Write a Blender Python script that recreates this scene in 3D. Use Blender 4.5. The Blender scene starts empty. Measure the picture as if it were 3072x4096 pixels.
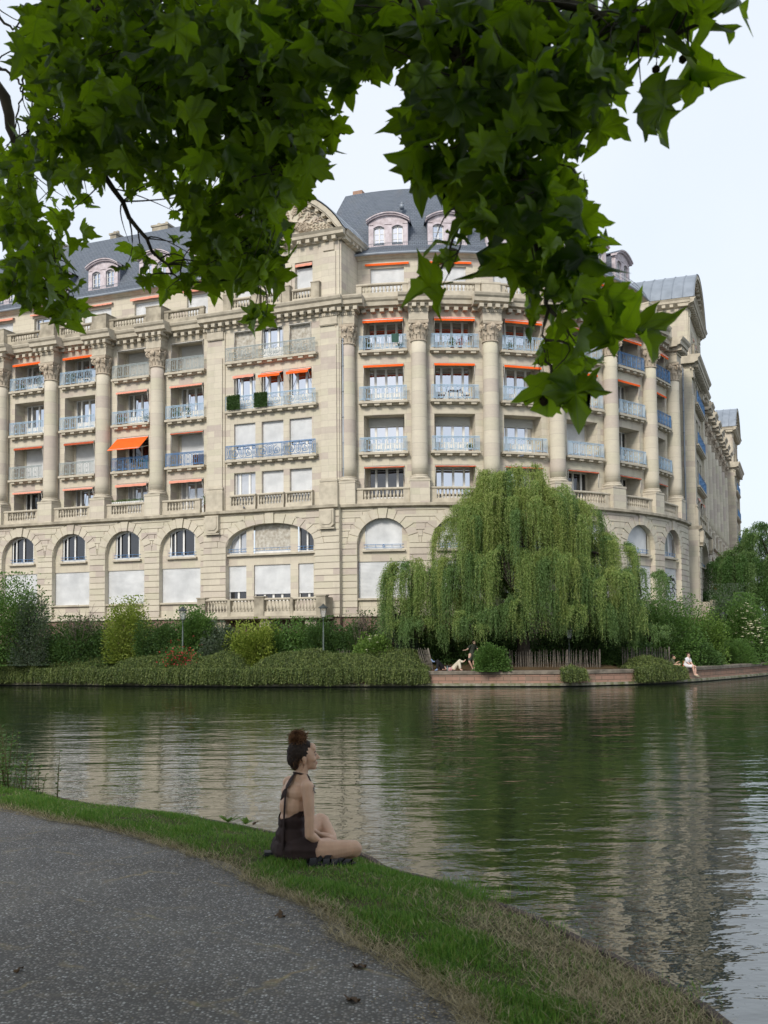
import bpy, math, random
import numpy as np
from mathutils import Matrix, Vector, Euler
SC = bpy.context.scene
COL = SC.collection
PI = math.pi
R_ = math.radians

# ------------------------------------------------------------------ camera
cam = bpy.data.cameras.new("camera")
CAMO = bpy.data.objects.new("camera", cam)
COL.objects.link(CAMO)
cam.sensor_fit = 'VERTICAL'
cam.sensor_height = 36.0
cam.sensor_width = 27.0
cam.lens = 36.0 * 4136.18 / 4096.0
cam.shift_y = 284.77 / 4096.0
cam.clip_start = 0.05
cam.clip_end = 2000.0
PITCH, ROLL = R_(3.0928), R_(0.45606)
CAMO.matrix_world = Matrix.Translation((0, 0, 1.70)) @ Matrix.Rotation(PI / 2 + PITCH, 4, 'X') @ Matrix.Rotation(-ROLL, 4, 'Z')
cam.dof.use_dof = True
cam.dof.focus_distance = 40.0
cam.dof.aperture_fstop = 7.0
SC.camera = CAMO

# ------------------------------------------------------------------ sky, sun, exposure
SUN_EL, SUN_AZ = 34.0, 207.0          # azimuth of the sun measured clockwise from +Y (behind the camera, to its left)
wd = bpy.data.worlds.new("World")
SC.world = wd
wd.use_nodes = True
nt = wd.node_tree
nt.nodes.clear()
wo = nt.nodes.new('ShaderNodeOutputWorld')
bg = nt.nodes.new('ShaderNodeBackground')
sky = nt.nodes.new('ShaderNodeTexSky')
sky.sky_type = 'NISHITA'
sky.sun_disc = False
sky.sun_elevation = R_(SUN_EL)
sky.sun_rotation = R_(SUN_AZ)
sky.air_density = 1.2
sky.dust_density = 3.0
geo = nt.nodes.new('ShaderNodeTexCoord')
nz = nt.nodes.new('ShaderNodeTexNoise')
nz.inputs['Scale'].default_value = 1.6
nz.inputs['Detail'].default_value = 5.0
nt.links.new(geo.outputs['Generated'], nz.inputs['Vector'])
cr = nt.nodes.new('ShaderNodeValToRGB')
cr.color_ramp.elements[0].position = 0.3
cr.color_ramp.elements[0].color = (6.5, 7.4, 8.5, 1)
cr.color_ramp.elements[1].position = 0.72
cr.color_ramp.elements[1].color = (8.0, 8.4, 8.9, 1)
nt.links.new(nz.outputs['Fac'], cr.inputs['Fac'])
mx = nt.nodes.new('ShaderNodeMix')
mx.data_type = 'RGBA'
mx.inputs['Factor'].default_value = 0.80     # thin high cloud over most of the sky
nt.links.new(sky.outputs['Color'], mx.inputs['A'])
nt.links.new(cr.outputs['Color'], mx.inputs['B'])
nt.links.new(mx.outputs['Result'], bg.inputs['Color'])
bg.inputs['Strength'].default_value = 0.10
nt.links.new(bg.outputs['Background'], wo.inputs['Surface'])

sun = bpy.data.lights.new("sun", 'SUN')
sun.energy = 2.2
sun.angle = R_(14)
sun.color = (1.0, 0.93, 0.82)
SUNO = bpy.data.objects.new("sun", sun)
COL.objects.link(SUNO)
_az, _el = R_(SUN_AZ), R_(SUN_EL)
_sd = Vector((math.sin(_az) * math.cos(_el), math.cos(_az) * math.cos(_el), math.sin(_el)))
SUNO.rotation_euler = (-_sd).to_track_quat('-Z', 'Y').to_euler()
SUNO.location = _sd * 60

SC.view_settings.view_transform = 'Standard'
SC.view_settings.look = 'None'
SC.view_settings.exposure = 0.40
SC.view_settings.gamma = 1.0
SC.render.engine = 'CYCLES'
SC.cycles.max_bounces = 6
SC.cycles.diffuse_bounces = 3
SC.cycles.glossy_bounces = 3
SC.cycles.transmission_bounces = 4
SC.cycles.transparent_max_bounces = 6
SC.cycles.use_denoising = True
SC.cycles.caustics_reflective = False
SC.cycles.caustics_refractive = False

# ------------------------------------------------------------------ helpers
rng = np.random.default_rng(11)
random.seed(5)

def link(o, parent=None):
    COL.objects.link(o)
    if parent is not None:
        o.parent = parent
    return o

def tag(o, label=None, cat=None, group=None, kind=None):
    if label: o['label'] = label
    if cat: o['category'] = cat
    if group: o['group'] = group
    if kind: o['kind'] = kind
    return o

def empty(name, loc=(0, 0, 0), rz=0.0):
    o = bpy.data.objects.new(name, None)
    o.location = loc
    o.rotation_euler = (0, 0, rz)
    o.empty_display_size = 0.2
    return link(o)

def copy_tree(o, parent=None):
    c = o.copy()
    COL.objects.link(c)
    c.parent = parent
    for ch in list(o.children):
        copy_tree(ch, c)
    return c

class Frame:
    """maps facade coordinates (s along, v outward, z up) to the world"""
    def __init__(self, kind, o=None, e=None, n=None):
        self.kind, self.o, self.e, self.n = kind, o, e, n
    def map(self, s, v, z):
        if self.kind == 'line':
            return (self.o[0] + s * self.e[0] + v * self.n[0], self.o[1] + s * self.e[1] + v * self.n[1], z)
        th = ARC_MID + s / ARC_R
        r = ARC_R + v
        return (ARC_C[0] + r * math.cos(th), ARC_C[1] + r * math.sin(th), z)
    def ang(self, s):
        if self.kind == 'line':
            return math.atan2(self.e[1], self.e[0])
        return ARC_MID + s / ARC_R + PI / 2

class MB:
    """mesh builder in (s, v, z); without a frame local x = s, y = -v"""
    def __init__(self):
        self.V, self.F, self.UV, self.MI, self.SM = [], [], [], [], []
    def face(self, idx, uv, mi=0, sm=False):
        self.F.append(idx); self.UV.append(uv); self.MI.append(mi); self.SM.append(sm)
    def box(self, s0, s1, v0, v1, z0, z1, mi=0, seg=1, cap=True):
        b = len(self.V)
        n = seg + 1
        for i in range(n):
            s = s0 + (s1 - s0) * i / seg
            self.V += [(s, v0, z0), (s, v1, z0), (s, v1, z1), (s, v0, z1)]
        for i in range(seg):
            a, c = b + 4 * i, b + 4 * i + 4
            sa, sb = self.V[a][0], self.V[c][0]
            self.face((a + 1, c + 1, c + 2, a + 2)[::-1], ((sa, z0), (sb, z0), (sb, z1), (sa, z1))[::-1], mi)      # front +v
            self.face((a, a + 3, c + 3, c)[::-1], ((sa, z0), (sa, z1), (sb, z1), (sb, z0))[::-1], mi)              # back
            self.face((a + 3, a + 2, c + 2, c + 3)[::-1], ((sa, v0), (sa, v1), (sb, v1), (sb, v0))[::-1], mi)      # top
            self.face((a, c, c + 1, a + 1)[::-1], ((sa, v0), (sb, v0), (sb, v1), (sa, v1))[::-1], mi)              # bottom
        if cap:
            a = b
            self.face((a, a + 1, a + 2, a + 3)[::-1], ((v0, z0), (v1, z0), (v1, z1), (v0, z1))[::-1], mi)
            a = b + 4 * seg
            self.face((a, a + 3, a + 2, a + 1)[::-1], ((v0, z0), (v0, z1), (v1, z1), (v1, z0))[::-1], mi)
        return self
    def sweep(self, prof, s0, s1, seg=1, mi=0, caps=True):
        """profile [(v, z)...] closed, swept along s"""
        b = len(self.V); m = len(prof)
        for i in range(seg + 1):
            s = s0 + (s1 - s0) * i / seg
            self.V += [(s, p[0], p[1]) for p in prof]
        for i in range(seg):
            sa = s0 + (s1 - s0) * i / seg; sb = s0 + (s1 - s0) * (i + 1) / seg
            d = 0.0
            for j in range(m):
                k = (j + 1) % m
                L = math.hypot(prof[k][0] - prof[j][0], prof[k][1] - prof[j][1])
                self.face((b + i * m + j, b + i * m + k, b + (i + 1) * m + k, b + (i + 1) * m + j), ((sa, d), (sa, d + L), (sb, d + L), (sb, d)), mi)
                d += L
        if caps:
            self.face(tuple(b + j for j in range(m))[::-1], tuple((p[0], p[1]) for p in prof)[::-1], mi)
            self.face(tuple(b + seg * m + j for j in range(m)), tuple((p[0], p[1]) for p in prof), mi)
        return self
    def prism(self, poly, v0, v1, mi=0):
        """polygon [(s, z)] counter-clockwise as seen with s right, z up; extruded v0..v1"""
        b = len(self.V); m = len(poly)
        self.V += [(p[0], v1, p[1]) for p in poly] + [(p[0], v0, p[1]) for p in poly]
        self.face(tuple(b + j for j in range(m))[::-1], tuple(poly)[::-1], mi)
        self.face(tuple(b + m + j for j in range(m)), tuple(poly), mi)
        for j in range(m):
            k = (j + 1) % m
            self.face((b + j, b + k, b + m + k, b + m + j), ((0, 0), (1, 0), (1, v1 - v0), (0, v1 - v0)), mi)
        return self
    def lathe(self, prof, cs=0.0, cv=0.0, n=16, mi=0, a0=0.0, a1=2 * PI, sm=True):
        full = abs(a1 - a0 - 2 * PI) < 1e-6
        b = len(self.V); m = n if full else n + 1
        for (r, z) in prof:
            for i in range(m):
                a = a0 + (a1 - a0) * i / n
                self.V.append((cs + r * math.cos(a), cv + r * math.sin(a), z))
        for j in range(len(prof) - 1):
            for i in range(n):
                k = (i + 1) % m
                self.face((b + j * m + i, b + (j + 1) * m + i, b + (j + 1) * m + k, b + j * m + k),
                          ((i / n, prof[j][1]), (i / n, prof[j + 1][1]), ((i + 1) / n, prof[j + 1][1]), ((i + 1) / n, prof[j][1])), mi, sm)
        if full:
            for j, fl in ((0, 0), (len(prof) - 1, 1)):
                if prof[j][0] > 1e-5:
                    idx = tuple(b + j * m + i for i in range(m))
                    self.face(idx if not fl else idx[::-1], tuple((0, 0) for _ in idx), mi)
        return self
    def tube(self, pts, r, n=5, mi=0, sm=True):
        pts = [Vector(p) for p in pts]
        b = len(self.V)
        up = Vector((0, 0, 1))
        for i, p in enumerate(pts):
            d = (pts[min(i + 1, len(pts) - 1)] - pts[max(i - 1, 0)])
            if d.length < 1e-9: d = Vector((0, 0, 1))
            d.normalize()
            u = d.cross(up)
            if u.length < 1e-3: u = d.cross(Vector((1, 0, 0)))
            u.normalize(); w = d.cross(u)
            rr = r[i] if isinstance(r, (list, tuple)) else r
            for k in range(n):
                a = 2 * PI * k / n
                q = p + (u * math.cos(a) + w * math.sin(a)) * rr
                self.V.append(tuple(q))
        for i in range(len(pts) - 1):
            for k in range(n):
                l = (k + 1) % n
                self.face((b + i * n + k, b + i * n + l, b + (i + 1) * n + l, b + (i + 1) * n + k), ((0, 0), (1, 0), (1, 1), (0, 1)), mi, sm)
        self.face(tuple(b + k for k in range(n))[::-1], tuple((0, 0) for _ in range(n)), mi)
        e = b + (len(pts) - 1) * n
        self.face(tuple(e + k for k in range(n)), tuple((0, 0) for _ in range(n)), mi)
        return self
    def grid(self, rows, mi=0, sm=True, flip=False):
        """rows: list of equally long lists of points"""
        b = len(self.V); m = len(rows[0])
        for r in rows: self.V += [tuple(p) for p in r]
        for i in range(len(rows) - 1):
            for j in range(m - 1):
                f = (b + i * m + j, b + i * m + j + 1, b + (i + 1) * m + j + 1, b + (i + 1) * m + j)
                u = ((j, i), (j + 1, i), (j + 1, i + 1), (j, i + 1))
                self.face(f[::-1] if flip else f, u[::-1] if flip else u, mi, sm)
        return self
    def mesh(self, name, mats, frame=None, world=False):
        me = bpy.data.meshes.new(name)
        if world:
            V = self.V
        elif frame is None:
            V = [(p[0], -p[1], p[2]) for p in self.V]
        else:
            V = [frame.map(*p) for p in self.V]
        me.from_pydata(V, [], self.F)
        uv = me.uv_layers.new(name="UVMap")
        flat = [c for u in self.UV for p in u for c in p]
        uv.data.foreach_set('uv', flat)
        if not isinstance(mats, (list, tuple)): mats = [mats]
        for m in mats: me.materials.append(m)
        me.polygons.foreach_set('material_index', self.MI)
        me.polygons.foreach_set('use_smooth', self.SM)
        me.update()
        return me
    def build(self, name, mats, parent=None, frame=None, world=False):
        return link(bpy.data.objects.new(name, self.mesh(name, mats, frame, world)), parent)

def np_obj(name, V, F, mats, parent=None, mi=None, smooth=False, uv=None):
    """V (n,3), F (m,k) with one k"""
    me = bpy.data.meshes.new(name)
    V = np.ascontiguousarray(V, dtype=np.float32); F = np.ascontiguousarray(F, dtype=np.int32)
    m, k = F.shape
    me.vertices.add(len(V)); me.vertices.foreach_set('co', V.ravel())
    me.loops.add(m * k); me.loops.foreach_set('vertex_index', F.ravel())
    me.polygons.add(m)
    me.polygons.foreach_set('loop_start', np.arange(0, m * k, k, dtype=np.int32))
    if not isinstance(mats, (list, tuple)): mats = [mats]
    for x in mats: me.materials.append(x)
    if mi is not None: me.polygons.foreach_set('material_index', np.asarray(mi, dtype=np.int32))
    if uv is not None:
        l = me.uv_layers.new(name="UVMap"); l.data.foreach_set('uv', np.ascontiguousarray(uv, dtype=np.float32).ravel())
    me.update(calc_edges=True)
    me.validate()
    if smooth:
        me.polygons.foreach_set('use_smooth', np.ones(m, dtype=bool))
    return link(bpy.data.objects.new(name, me), parent)

def unit(a):
    return a / np.maximum(np.linalg.norm(a, axis=-1, keepdims=True), 1e-9)

def leaf_quads(P, D, W, L, B, bend=0.0):
    """diamond leaves: base P, direction D, side W, length L, half width B -> verts, quads"""
    P, D, W = np.asarray(P), unit(np.asarray(D)), np.asarray(W)
    W = unit(W - (W * D).sum(-1, keepdims=True) * D)
    N = np.cross(D, W)
    L = np.broadcast_to(np.asarray(L), (len(P),))[:, None]; B = np.broadcast_to(np.asarray(B), (len(P),))[:, None]
    a = P; b = P + D * L * .45 + W * B + N * B * bend; c = P + D * L; d = P + D * L * .45 - W * B + N * B * bend
    V = np.stack([a, b, c, d], 1).reshape(-1, 3)
    F = np.arange(len(V)).reshape(-1, 4)
    return V, F

# ------------------------------------------------------------------ materials
def newmat(name):
    m = bpy.data.materials.new(name); m.use_nodes = True
    n = m.node_tree; n.nodes.clear()
    out = n.nodes.new('ShaderNodeOutputMaterial')
    return m, n, out

def nd(n, t, **kw):
    x = n.nodes.new(t)
    for k, v in kw.items():
        if hasattr(x, k) and k not in ('inputs',): setattr(x, k, v)
    return x

def setin(x, **kw):
    for k, v in kw.items():
        x.inputs[k.replace('_', ' ')].default_value = v
    return x

def rgba(c): return (c[0], c[1], c[2], 1.0)

def mix(n, fac, a, b, bt='MIX'):
    x = n.nodes.new('ShaderNodeMix'); x.data_type = 'RGBA'; x.blend_type = bt
    for sock, val in (('Factor', fac), ('A', a), ('B', b)):
        if hasattr(val, 'is_output'): n.links.new(val, x.inputs[sock])
        else: x.inputs[sock].default_value = val if sock == 'Factor' else rgba(val)
    return x.outputs['Result']

def noise(n, vec, scale, detail=4.0, rough=.55):
    x = n.nodes.new('ShaderNodeTexNoise')
    setin(x, Scale=scale, Detail=detail, Roughness=rough)
    if vec is not None: n.links.new(vec, x.inputs['Vector'])
    return x.outputs['Fac']

def ramp(n, fac, stops):
    x = n.nodes.new('ShaderNodeValToRGB')
    e = x.color_ramp.elements
    while len(e) > 1: e.remove(e[-1])
    e[0].position = stops[0][0]; e[0].color = rgba(stops[0][1])
    for p, c in stops[1:]:
        k = e.new(p); k.color = rgba(c)
    n.links.new(fac, x.inputs['Fac'])
    return x.outputs['Color']

def mapping(n, vec, scale=(1, 1, 1), rot=(0, 0, 0)):
    x = n.nodes.new('ShaderNodeMapping')
    x.inputs['Scale'].default_value = scale; x.inputs['Rotation'].default_value = rot
    n.links.new(vec, x.inputs['Vector'])
    return x.outputs['Vector']

def bsdf(n, out, col, rough=.8, bump=None, bstr=.3, bdist=.02, spec=.3, metal=0.0, coat=0.0):
    b = n.nodes.new('ShaderNodeBsdfPrincipled')
    if hasattr(col, 'is_output'): n.links.new(col, b.inputs['Base Color'])
    else: b.inputs['Base Color'].default_value = rgba(col)
    if hasattr(rough, 'is_output'): n.links.new(rough, b.inputs['Roughness'])
    else: b.inputs['Roughness'].default_value = rough
    b.inputs['Specular IOR Level'].default_value = spec
    b.inputs['Metallic'].default_value = metal
    b.inputs['Coat Weight'].default_value = coat
    if bump is not None:
        bp = n.nodes.new('ShaderNodeBump'); setin(bp, Strength=bstr, Distance=bdist)
        n.links.new(bump, bp.inputs['Height']); n.links.new(bp.outputs['Normal'], b.inputs['Normal'])
    if out is not None: n.links.new(b.outputs['BSDF'], out.inputs['Surface'])
    return b

def M(name, c, c2=None, scale=3.0, rough=.8, bump=.0, spec=.3, metal=0.0, coat=0.0, detail=5.0, bdist=.01):
    m, n, out = newmat(name)
    tc = n.nodes.new('ShaderNodeTexCoord')
    c2 = c2 or tuple(x * .78 for x in c)
    f = noise(n, tc.outputs['Object'], scale, detail)
    col = ramp(n, f, [(.32, c2), (.66, c)])
    bsdf(n, out, col, rough, f if bump else None, bump, bdist, spec, metal, coat)
    return m

def M_stone(name, bw, rh, c1, c2, mort, msize=.006, stain=.5, off=.5):
    m, n, out = newmat(name)
    tc = n.nodes.new('ShaderNodeTexCoord')
    br = n.nodes.new('ShaderNodeTexBrick')
    br.offset = off
    setin(br, Scale=1.0, Mortar_Size=msize, Mortar_Smooth=.3, Bias=-.25, Brick_Width=bw, Row_Height=rh)
    br.inputs['Color1'].default_value = rgba(c1); br.inputs['Color2'].default_value = rgba(c2); br.inputs['Mortar'].default_value = rgba(mort)
    n.links.new(tc.outputs['UV'], br.inputs['Vector'])
    # each block takes its own tone: beige, pale, greenish grey, pinkish
    sx = n.nodes.new('ShaderNodeSeparateXYZ'); n.links.new(tc.outputs['UV'], sx.inputs['Vector'])
    def ma(op, a, b=0.0):
        q = n.nodes.new('ShaderNodeMath'); q.operation = op
        for i, v in enumerate((a, b)):
            if hasattr(v, 'is_output'): n.links.new(v, q.inputs[i])
            else: q.inputs[i].default_value = v
        return q.outputs[0]
    row = ma('FLOOR', ma('DIVIDE', sx.outputs['Y'], rh))
    colm = ma('FLOOR', ma('ADD', ma('DIVIDE', sx.outputs['X'], bw), ma('MULTIPLY', ma('MODULO', row, 2.0), off)))
    cx = n.nodes.new('ShaderNodeCombineXYZ'); n.links.new(colm, cx.inputs['X']); n.links.new(row, cx.inputs['Y'])
    oi = n.nodes.new('ShaderNodeObjectInfo'); n.links.new(ma('MULTIPLY', oi.outputs['Random'], 97.0), cx.inputs['Z'])
    wn = n.nodes.new('ShaderNodeTexWhiteNoise'); wn.noise_dimensions = '3D'; n.links.new(cx.outputs[0], wn.inputs['Vector'])
    lite = tuple(min(1, x * 1.07) for x in c1); mid = tuple((x + y) / 2 for x, y in zip(c1, c2)); grn = (c1[0] * .90, c1[1] * .93, c1[2] * .88)
    tone = ramp(n, wn.outputs['Value'], [(0, c1), (.3, lite), (.5, grn), (.68, c1), (.82, mid), (1.0, c2)])
    tone = mix(n, br.outputs['Fac'], tone, mort)
    f = noise(n, tc.outputs['Object'], 6.0, 6)
    g = noise(n, mapping(n, tc.outputs['Object'], (1.2, 1.2, .18)), 1.0, 5)     # run-off streaks
    h = noise(n, mapping(n, tc.outputs['Object'], (.5, .5, 3.2)), 2.0, 3)       # bedding of the sandstone
    col = mix(n, .16, tone, ramp(n, f, [(.3, tuple(x * .72 for x in c1)), (.7, tuple(min(1, x * 1.22) for x in c1))]))
    col = mix(n, .18, col, ramp(n, h, [(.35, c2), (.65, c1)]))
    st = ramp(n, g, [(.54, (0, 0, 0)), (.74, (1, 1, 1))])
    s2 = n.nodes.new('ShaderNodeMath'); s2.operation = 'MULTIPLY'; s2.inputs[1].default_value = stain
    n.links.new(st, s2.inputs[0])
    col = mix(n, s2.outputs[0], col, (.20, .175, .14))
    bsdf(n, out, col, .88, br.outputs['Fac'], -.35, .01, .2)
    return m

def M_leaf(name, cols, trans=.35, rough=.5, spec=.3, tcol=None):
    m, n, out = newmat(name)
    g = n.nodes.new('ShaderNodeNewGeometry')
    k = len(cols)
    col = ramp(n, g.outputs['Random Per Island'], [(i / max(1, k - 1), c) for i, c in enumerate(cols)])
    b = bsdf(n, None, col, rough, spec=spec)
    t = n.nodes.new('ShaderNodeBsdfTranslucent')
    if tcol: t.inputs['Color'].default_value = rgba(tcol)
    else: n.links.new(mix(n, .5, col, (.16, .26, .03)), t.inputs['Color'])
    x = n.nodes.new('ShaderNodeMixShader'); x.inputs[0].default_value = trans
    n.links.new(b.outputs[0], x.inputs[1]); n.links.new(t.outputs[0], x.inputs[2])
    n.links.new(x.outputs[0], out.inputs['Surface'])
    return m

S1, S2, SM_ = (.565, .52, .425), (.43, .365, .335), (.36, .325, .27)
MAT = {}
MAT['stone'] = M_stone('ashlar', 1.15, .422, S1, S2, SM_, .010, .24)
MAT['rustic'] = M_stone('rusticated ashlar', 1.3, .422, S1, S2, SM_, .004, .24)
MAT['drum'] = M_stone('column drums', 60.0, .845, S1, S2, SM_, .012, .16, 0.0)
MAT['trim'] = M('moulded sandstone', (.54, .49, .40), (.40, .36, .29), 2.2, .88, .15)
MAT['parapet'] = M('weathered parapet stone', (.45, .405, .32), (.22, .195, .155), 1.4, .9, .2)
MAT['carved'] = M('carved sandstone', (.54, .465, .37), (.42, .355, .28), 3.0, .88, .2)
MAT['basement'] = M_stone('red sandstone', .9, .4, (.22, .145, .12), (.15, .10, .085), (.09, .065, .055), .012, .5)
MAT['white'] = M('white window paint', (.78, .78, .77), (.68, .68, .67), 2.0, .45, 0)
MAT['shutter'] = M('white shutter slats', (.72, .735, .755), (.54, .555, .575), .9, .5, 0)
MAT['old_shutter'] = M('weathered shutter slats', (.62, .60, .55), (.36, .32, .26), 5.0, .7, 0)
MAT['grey_shutter'] = M('grey shutter slats', (.52, .52, .50), (.45, .45, .43), .8, .5, 0)
MAT['slate'] = M_stone('slate roof', .32, .2, (.135, .155, .19), (.10, .118, .148), (.05, .058, .072), .022, .15)
MAT['zinc'] = M('zinc sheet', (.30, .335, .385), (.22, .25, .29), 1.2, .5, 0, .5, .3)
MAT['lilac'] = M('peeling lilac paint', (.60, .54, .58), (.42, .36, .38), 3.5, .7, .1)
MAT['lightblue'] = M('light blue ironwork', (.42, .56, .70), (.34, .47, .60), 4.0, .5)
MAT['blue'] = M('blue ironwork', (.13, .27, .50), (.10, .21, .40), 4.0, .5)
MAT['greyblue'] = M('faded ironwork', (.42, .48, .50), (.34, .38, .38), 6.0, .6)
MAT['orange'] = M('bright orange awning cloth', (.86, .13, .012), (.76, .10, .01), 2.0, .8)
MAT['salmon'] = M('faded salmon awning cloth', (.76, .34, .25), (.66, .27, .19), 2.5, .85)
MAT['darkred'] = M('rolled red awning cloth', (.50, .10, .04), (.36, .07, .03), 3.0, .85)
MAT['alu'] = M('awning arm', (.66, .64, .60), None, 3.0, .4)
MAT['dark'] = M('dark room', (.012, .012, .013), None, 1.0, .9)
MAT['darkmetal'] = M('dark painted metal', (.045, .055, .055), (.03, .035, .035), 5.0, .5, 0, .4)
MAT['pole'] = M('green grey cast iron', (.12, .15, .14), (.08, .10, .095), 5.0, .5, 0, .4)

def M_glass(name, base, gl=.34, tint=(.86, .9, 1.0)):
    m, n, out = newmat(name)
    tc = n.nodes.new('ShaderNodeTexCoord')
    f = noise(n, tc.outputs['Object'], .7, 2)
    col = ramp(n, f, [(.4, tuple(x * .6 for x in base)), (.65, base)])
    b = bsdf(n, None, col, .6, spec=.1)
    g = n.nodes.new('ShaderNodeBsdfGlossy'); g.inputs['Color'].default_value = rgba(tint); g.inputs['Roughness'].default_value = .015
    bp = n.nodes.new('ShaderNodeBump'); setin(bp, Strength=.06, Distance=.02)
    n.links.new(noise(n, tc.outputs['Object'], 1.1, 1), bp.inputs['Height']); n.links.new(bp.outputs['Normal'], g.inputs['Normal'])
    x = n.nodes.new('ShaderNodeMixShader'); x.inputs[0].default_value = gl
    n.links.new(b.outputs[0], x.inputs[1]); n.links.new(g.outputs[0], x.inputs[2]); n.links.new(x.outputs[0], out.inputs['Surface'])
    return m
MAT['glass'] = M_glass('window glass', (.06, .065, .07), .68)
MAT['glass_dark'] = M_glass('dark window glass', (.02, .02, .022), .10)
MAT['glass_curtain'] = M_glass('glass before white curtains', (.55, .56, .58), .30)
# ------------------------------------------------------------------ the apartment building
_a = R_(-22.05)
EL = (math.cos(_a), math.sin(_a)); NL = (EL[1], -EL[0])
ER = (-NL[0], -NL[1]); NR = EL
ARC_C, ARC_R, ARC_MID = (3.2557, 88.1727), 21.51, R_(-67.05)
FL = Frame('line', (-24.688, 76.2015), EL, NL)      # long front on the water; s = 0 at a column axis
FR = Frame('line', (29.2157, 95.116), ER, NR)       # long front on the right
FC = Frame('arc')                                   # rounded corner
BLD = empty('apartment_building', (3.0, 70.0, 1.0))
tag(BLD, 'pale sandstone apartment block with giant columns, blue balconies and a rounded corner', 'building')

def bput(o, fr=None, s=0.0, v=0.0, z=0.0, parent=None):
    """place a locally built part on the facade and hang it under the building (or under a part)"""
    if fr is not None:
        p = fr.map(s, v, z)
        W = Matrix.Translation(p) @ Matrix.Rotation(fr.ang(s), 4, 'Z')
    else:
        W = Matrix.Identity(4)
    if parent is None:
        o.parent = BLD
        o.matrix_local = Matrix.Translation((-3.0, -70.0, -1.0)) @ W
    else:
        o.parent = parent
        o.matrix_local = Matrix.Identity(4)
    return o

_mesh = {}
def inst(name, key, make, mats, fr, s, v, z, parent=None):
    """a new part that shares its mesh data with the others of the same key"""
    k = (name, key)
    if k not in _mesh: _mesh[k] = make().mesh(name, mats)
    o = bpy.data.objects.new(name, _mesh[k])
    COL.objects.link(o)
    return bput(o, fr, s, v, z, parent)

def bbuild(mb, name, mats, fr):
    o = mb.build(name, mats, None, fr)
    return bput(o)

PI_ = 3.38                                           # storey pitch
FLOOR = {1: 10.75, 2: 13.90, 3: 17.28, 4: 20.66}
HEAD = {1: 13.05, 2: 16.42, 3: 19.80, 4: 22.86}
ZB, ZL0, ZL1, ZTOP = 3.30, 10.17, 10.45, 24.10
GV = .55                                             # front plane of the ground storeys
SPR, RO = 7.85, 1.675
LW = -1.52                                           # window plane of the loggias

# ---- repeated local meshes
def mk_window(w, h, panes, low=.75, fr=.07, arch=None):
    """white casement set with low solid panels; panes = relative widths"""
    def f():
        m = MB()
        m.box(-w/2, w/2, -.06, .06, h - fr, h); m.box(-w/2, -w/2 + fr, -.06, .06, 0, h - fr); m.box(w/2 - fr, w/2, -.06, .06, 0, h - fr)
        tot = sum(panes); x = -w/2 + fr; W = w - 2 * fr
        for i, p in enumerate(panes):
            x1 = x + W * p / tot
            if i < len(panes) - 1: m.box(x1 - .075, x1 + .075, -.05, .05, 0, h - fr)
            if low > .05: m.box(x, x1, -.045, .03, 0.0, low)
            x = x1
        m.box(-w/2 + fr, w/2 - fr, -.05, .035, low, low + .07)
        return m
    return f
def mk_pane(w, h, low=.75):
    def f():
        m = MB(); m.box(-w/2 + .05, w/2 - .05, -.03, -.005, low, h - .03); return m
    return f
def window(fr, s, v, z, w, h, panes, glass='glass', low=.75, frame='white'):
    o = inst('window', (w, h, tuple(panes), low, frame), mk_window(w, h, panes, low), MAT[frame], fr, s, v, z)
    inst('pane', (w, h, low, glass), mk_pane(w, h, low), MAT[glass], None, 0, 0, 0, o)
    return o
def mk_shutter(w, h):
    def f():
        m = MB()
        n = max(3, int(h / .075)); p = []
        for i in range(n):
            z0 = h * i / n; z1 = h * (i + 1) / n
            p += [(.012, z0), (.03, z0 + (z1 - z0) * .25), (.03, z0 + (z1 - z0) * .8), (.012, z1 - .004)]
        p += [(-.02, h), (-.02, 0)]
        m.sweep(p, -w/2, w/2)
        m.box(-w/2, w/2, -.01, .045, -.05, 0)
        return m
    return f
def shutter(fr, s, v, z, w, h, mat='shutter'):
    return inst('roller_shutter', (round(w, 2), round(h, 2), mat), mk_shutter(w, h), MAT[mat], fr, s, v, z)

RAILW, RAILH = 3.1, .96
def seglist_rail():
    """plain geometric railing: list of polylines in (s, z)"""
    L = []; h = RAILH; w = RAILW / 2
    L += [[(-w, h), (w, h)], [(-w, .10), (w, .10)], [(-w + .3, h - .07), (w - .3, h - .07)]]
    for sg in (-1, 1):
        for k in (0, .09, .17, .25, .33): L.append([(sg * (w - k), 0.0 if k in (0, .33) else .10), (sg * (w - k), h)])
        L.append([(sg * (w - .05), .17), (sg * (w - .28), .17)]); L.append([(sg * (w - .05), h - .08), (sg * (w - .28), h - .08)])
    n = 4; u0 = -w + .33; du = (2 * w - .66) / n
    for i in range(n):
        a = u0 + i * du; c = a + du / 2
        L.append([(a + du, .0), (a + du, h)])
        for sg in (-1, 1):
            x = c + sg * .24
            L.append([(x + sg * .06, .17), (x, .22), (x, .42), (x - sg * .03, .52), (x, .62), (x, h - .2), (x + sg * .06, h - .14)])
            L.append([(c + sg * .09, .25), (c + sg * .09, h - .25)])
        for zz, d in ((.25, -1), (h - .25, 1)):
            L.append([(c - .09, zz), (c - .06, zz + d * .07), (c, zz + d * .1), (c + .06, zz + d * .07), (c + .09, zz)])
        L.append([(c - .05, .48), (c, .53), (c + .05, .48), (c, .43), (c - .05, .48)])
        L.append([(c - .24, .17), (c - .1, .17), (c - .06, .13), (c + .06, .13), (c + .1, .17), (c + .24, .17)])
        L.append([(c - .24, h - .11), (c - .1, h - .11), (c - .06, h - .07)]); L.append([(c + .06, h - .07), (c + .1, h - .11), (c + .24, h - .11)])
    return L
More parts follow.
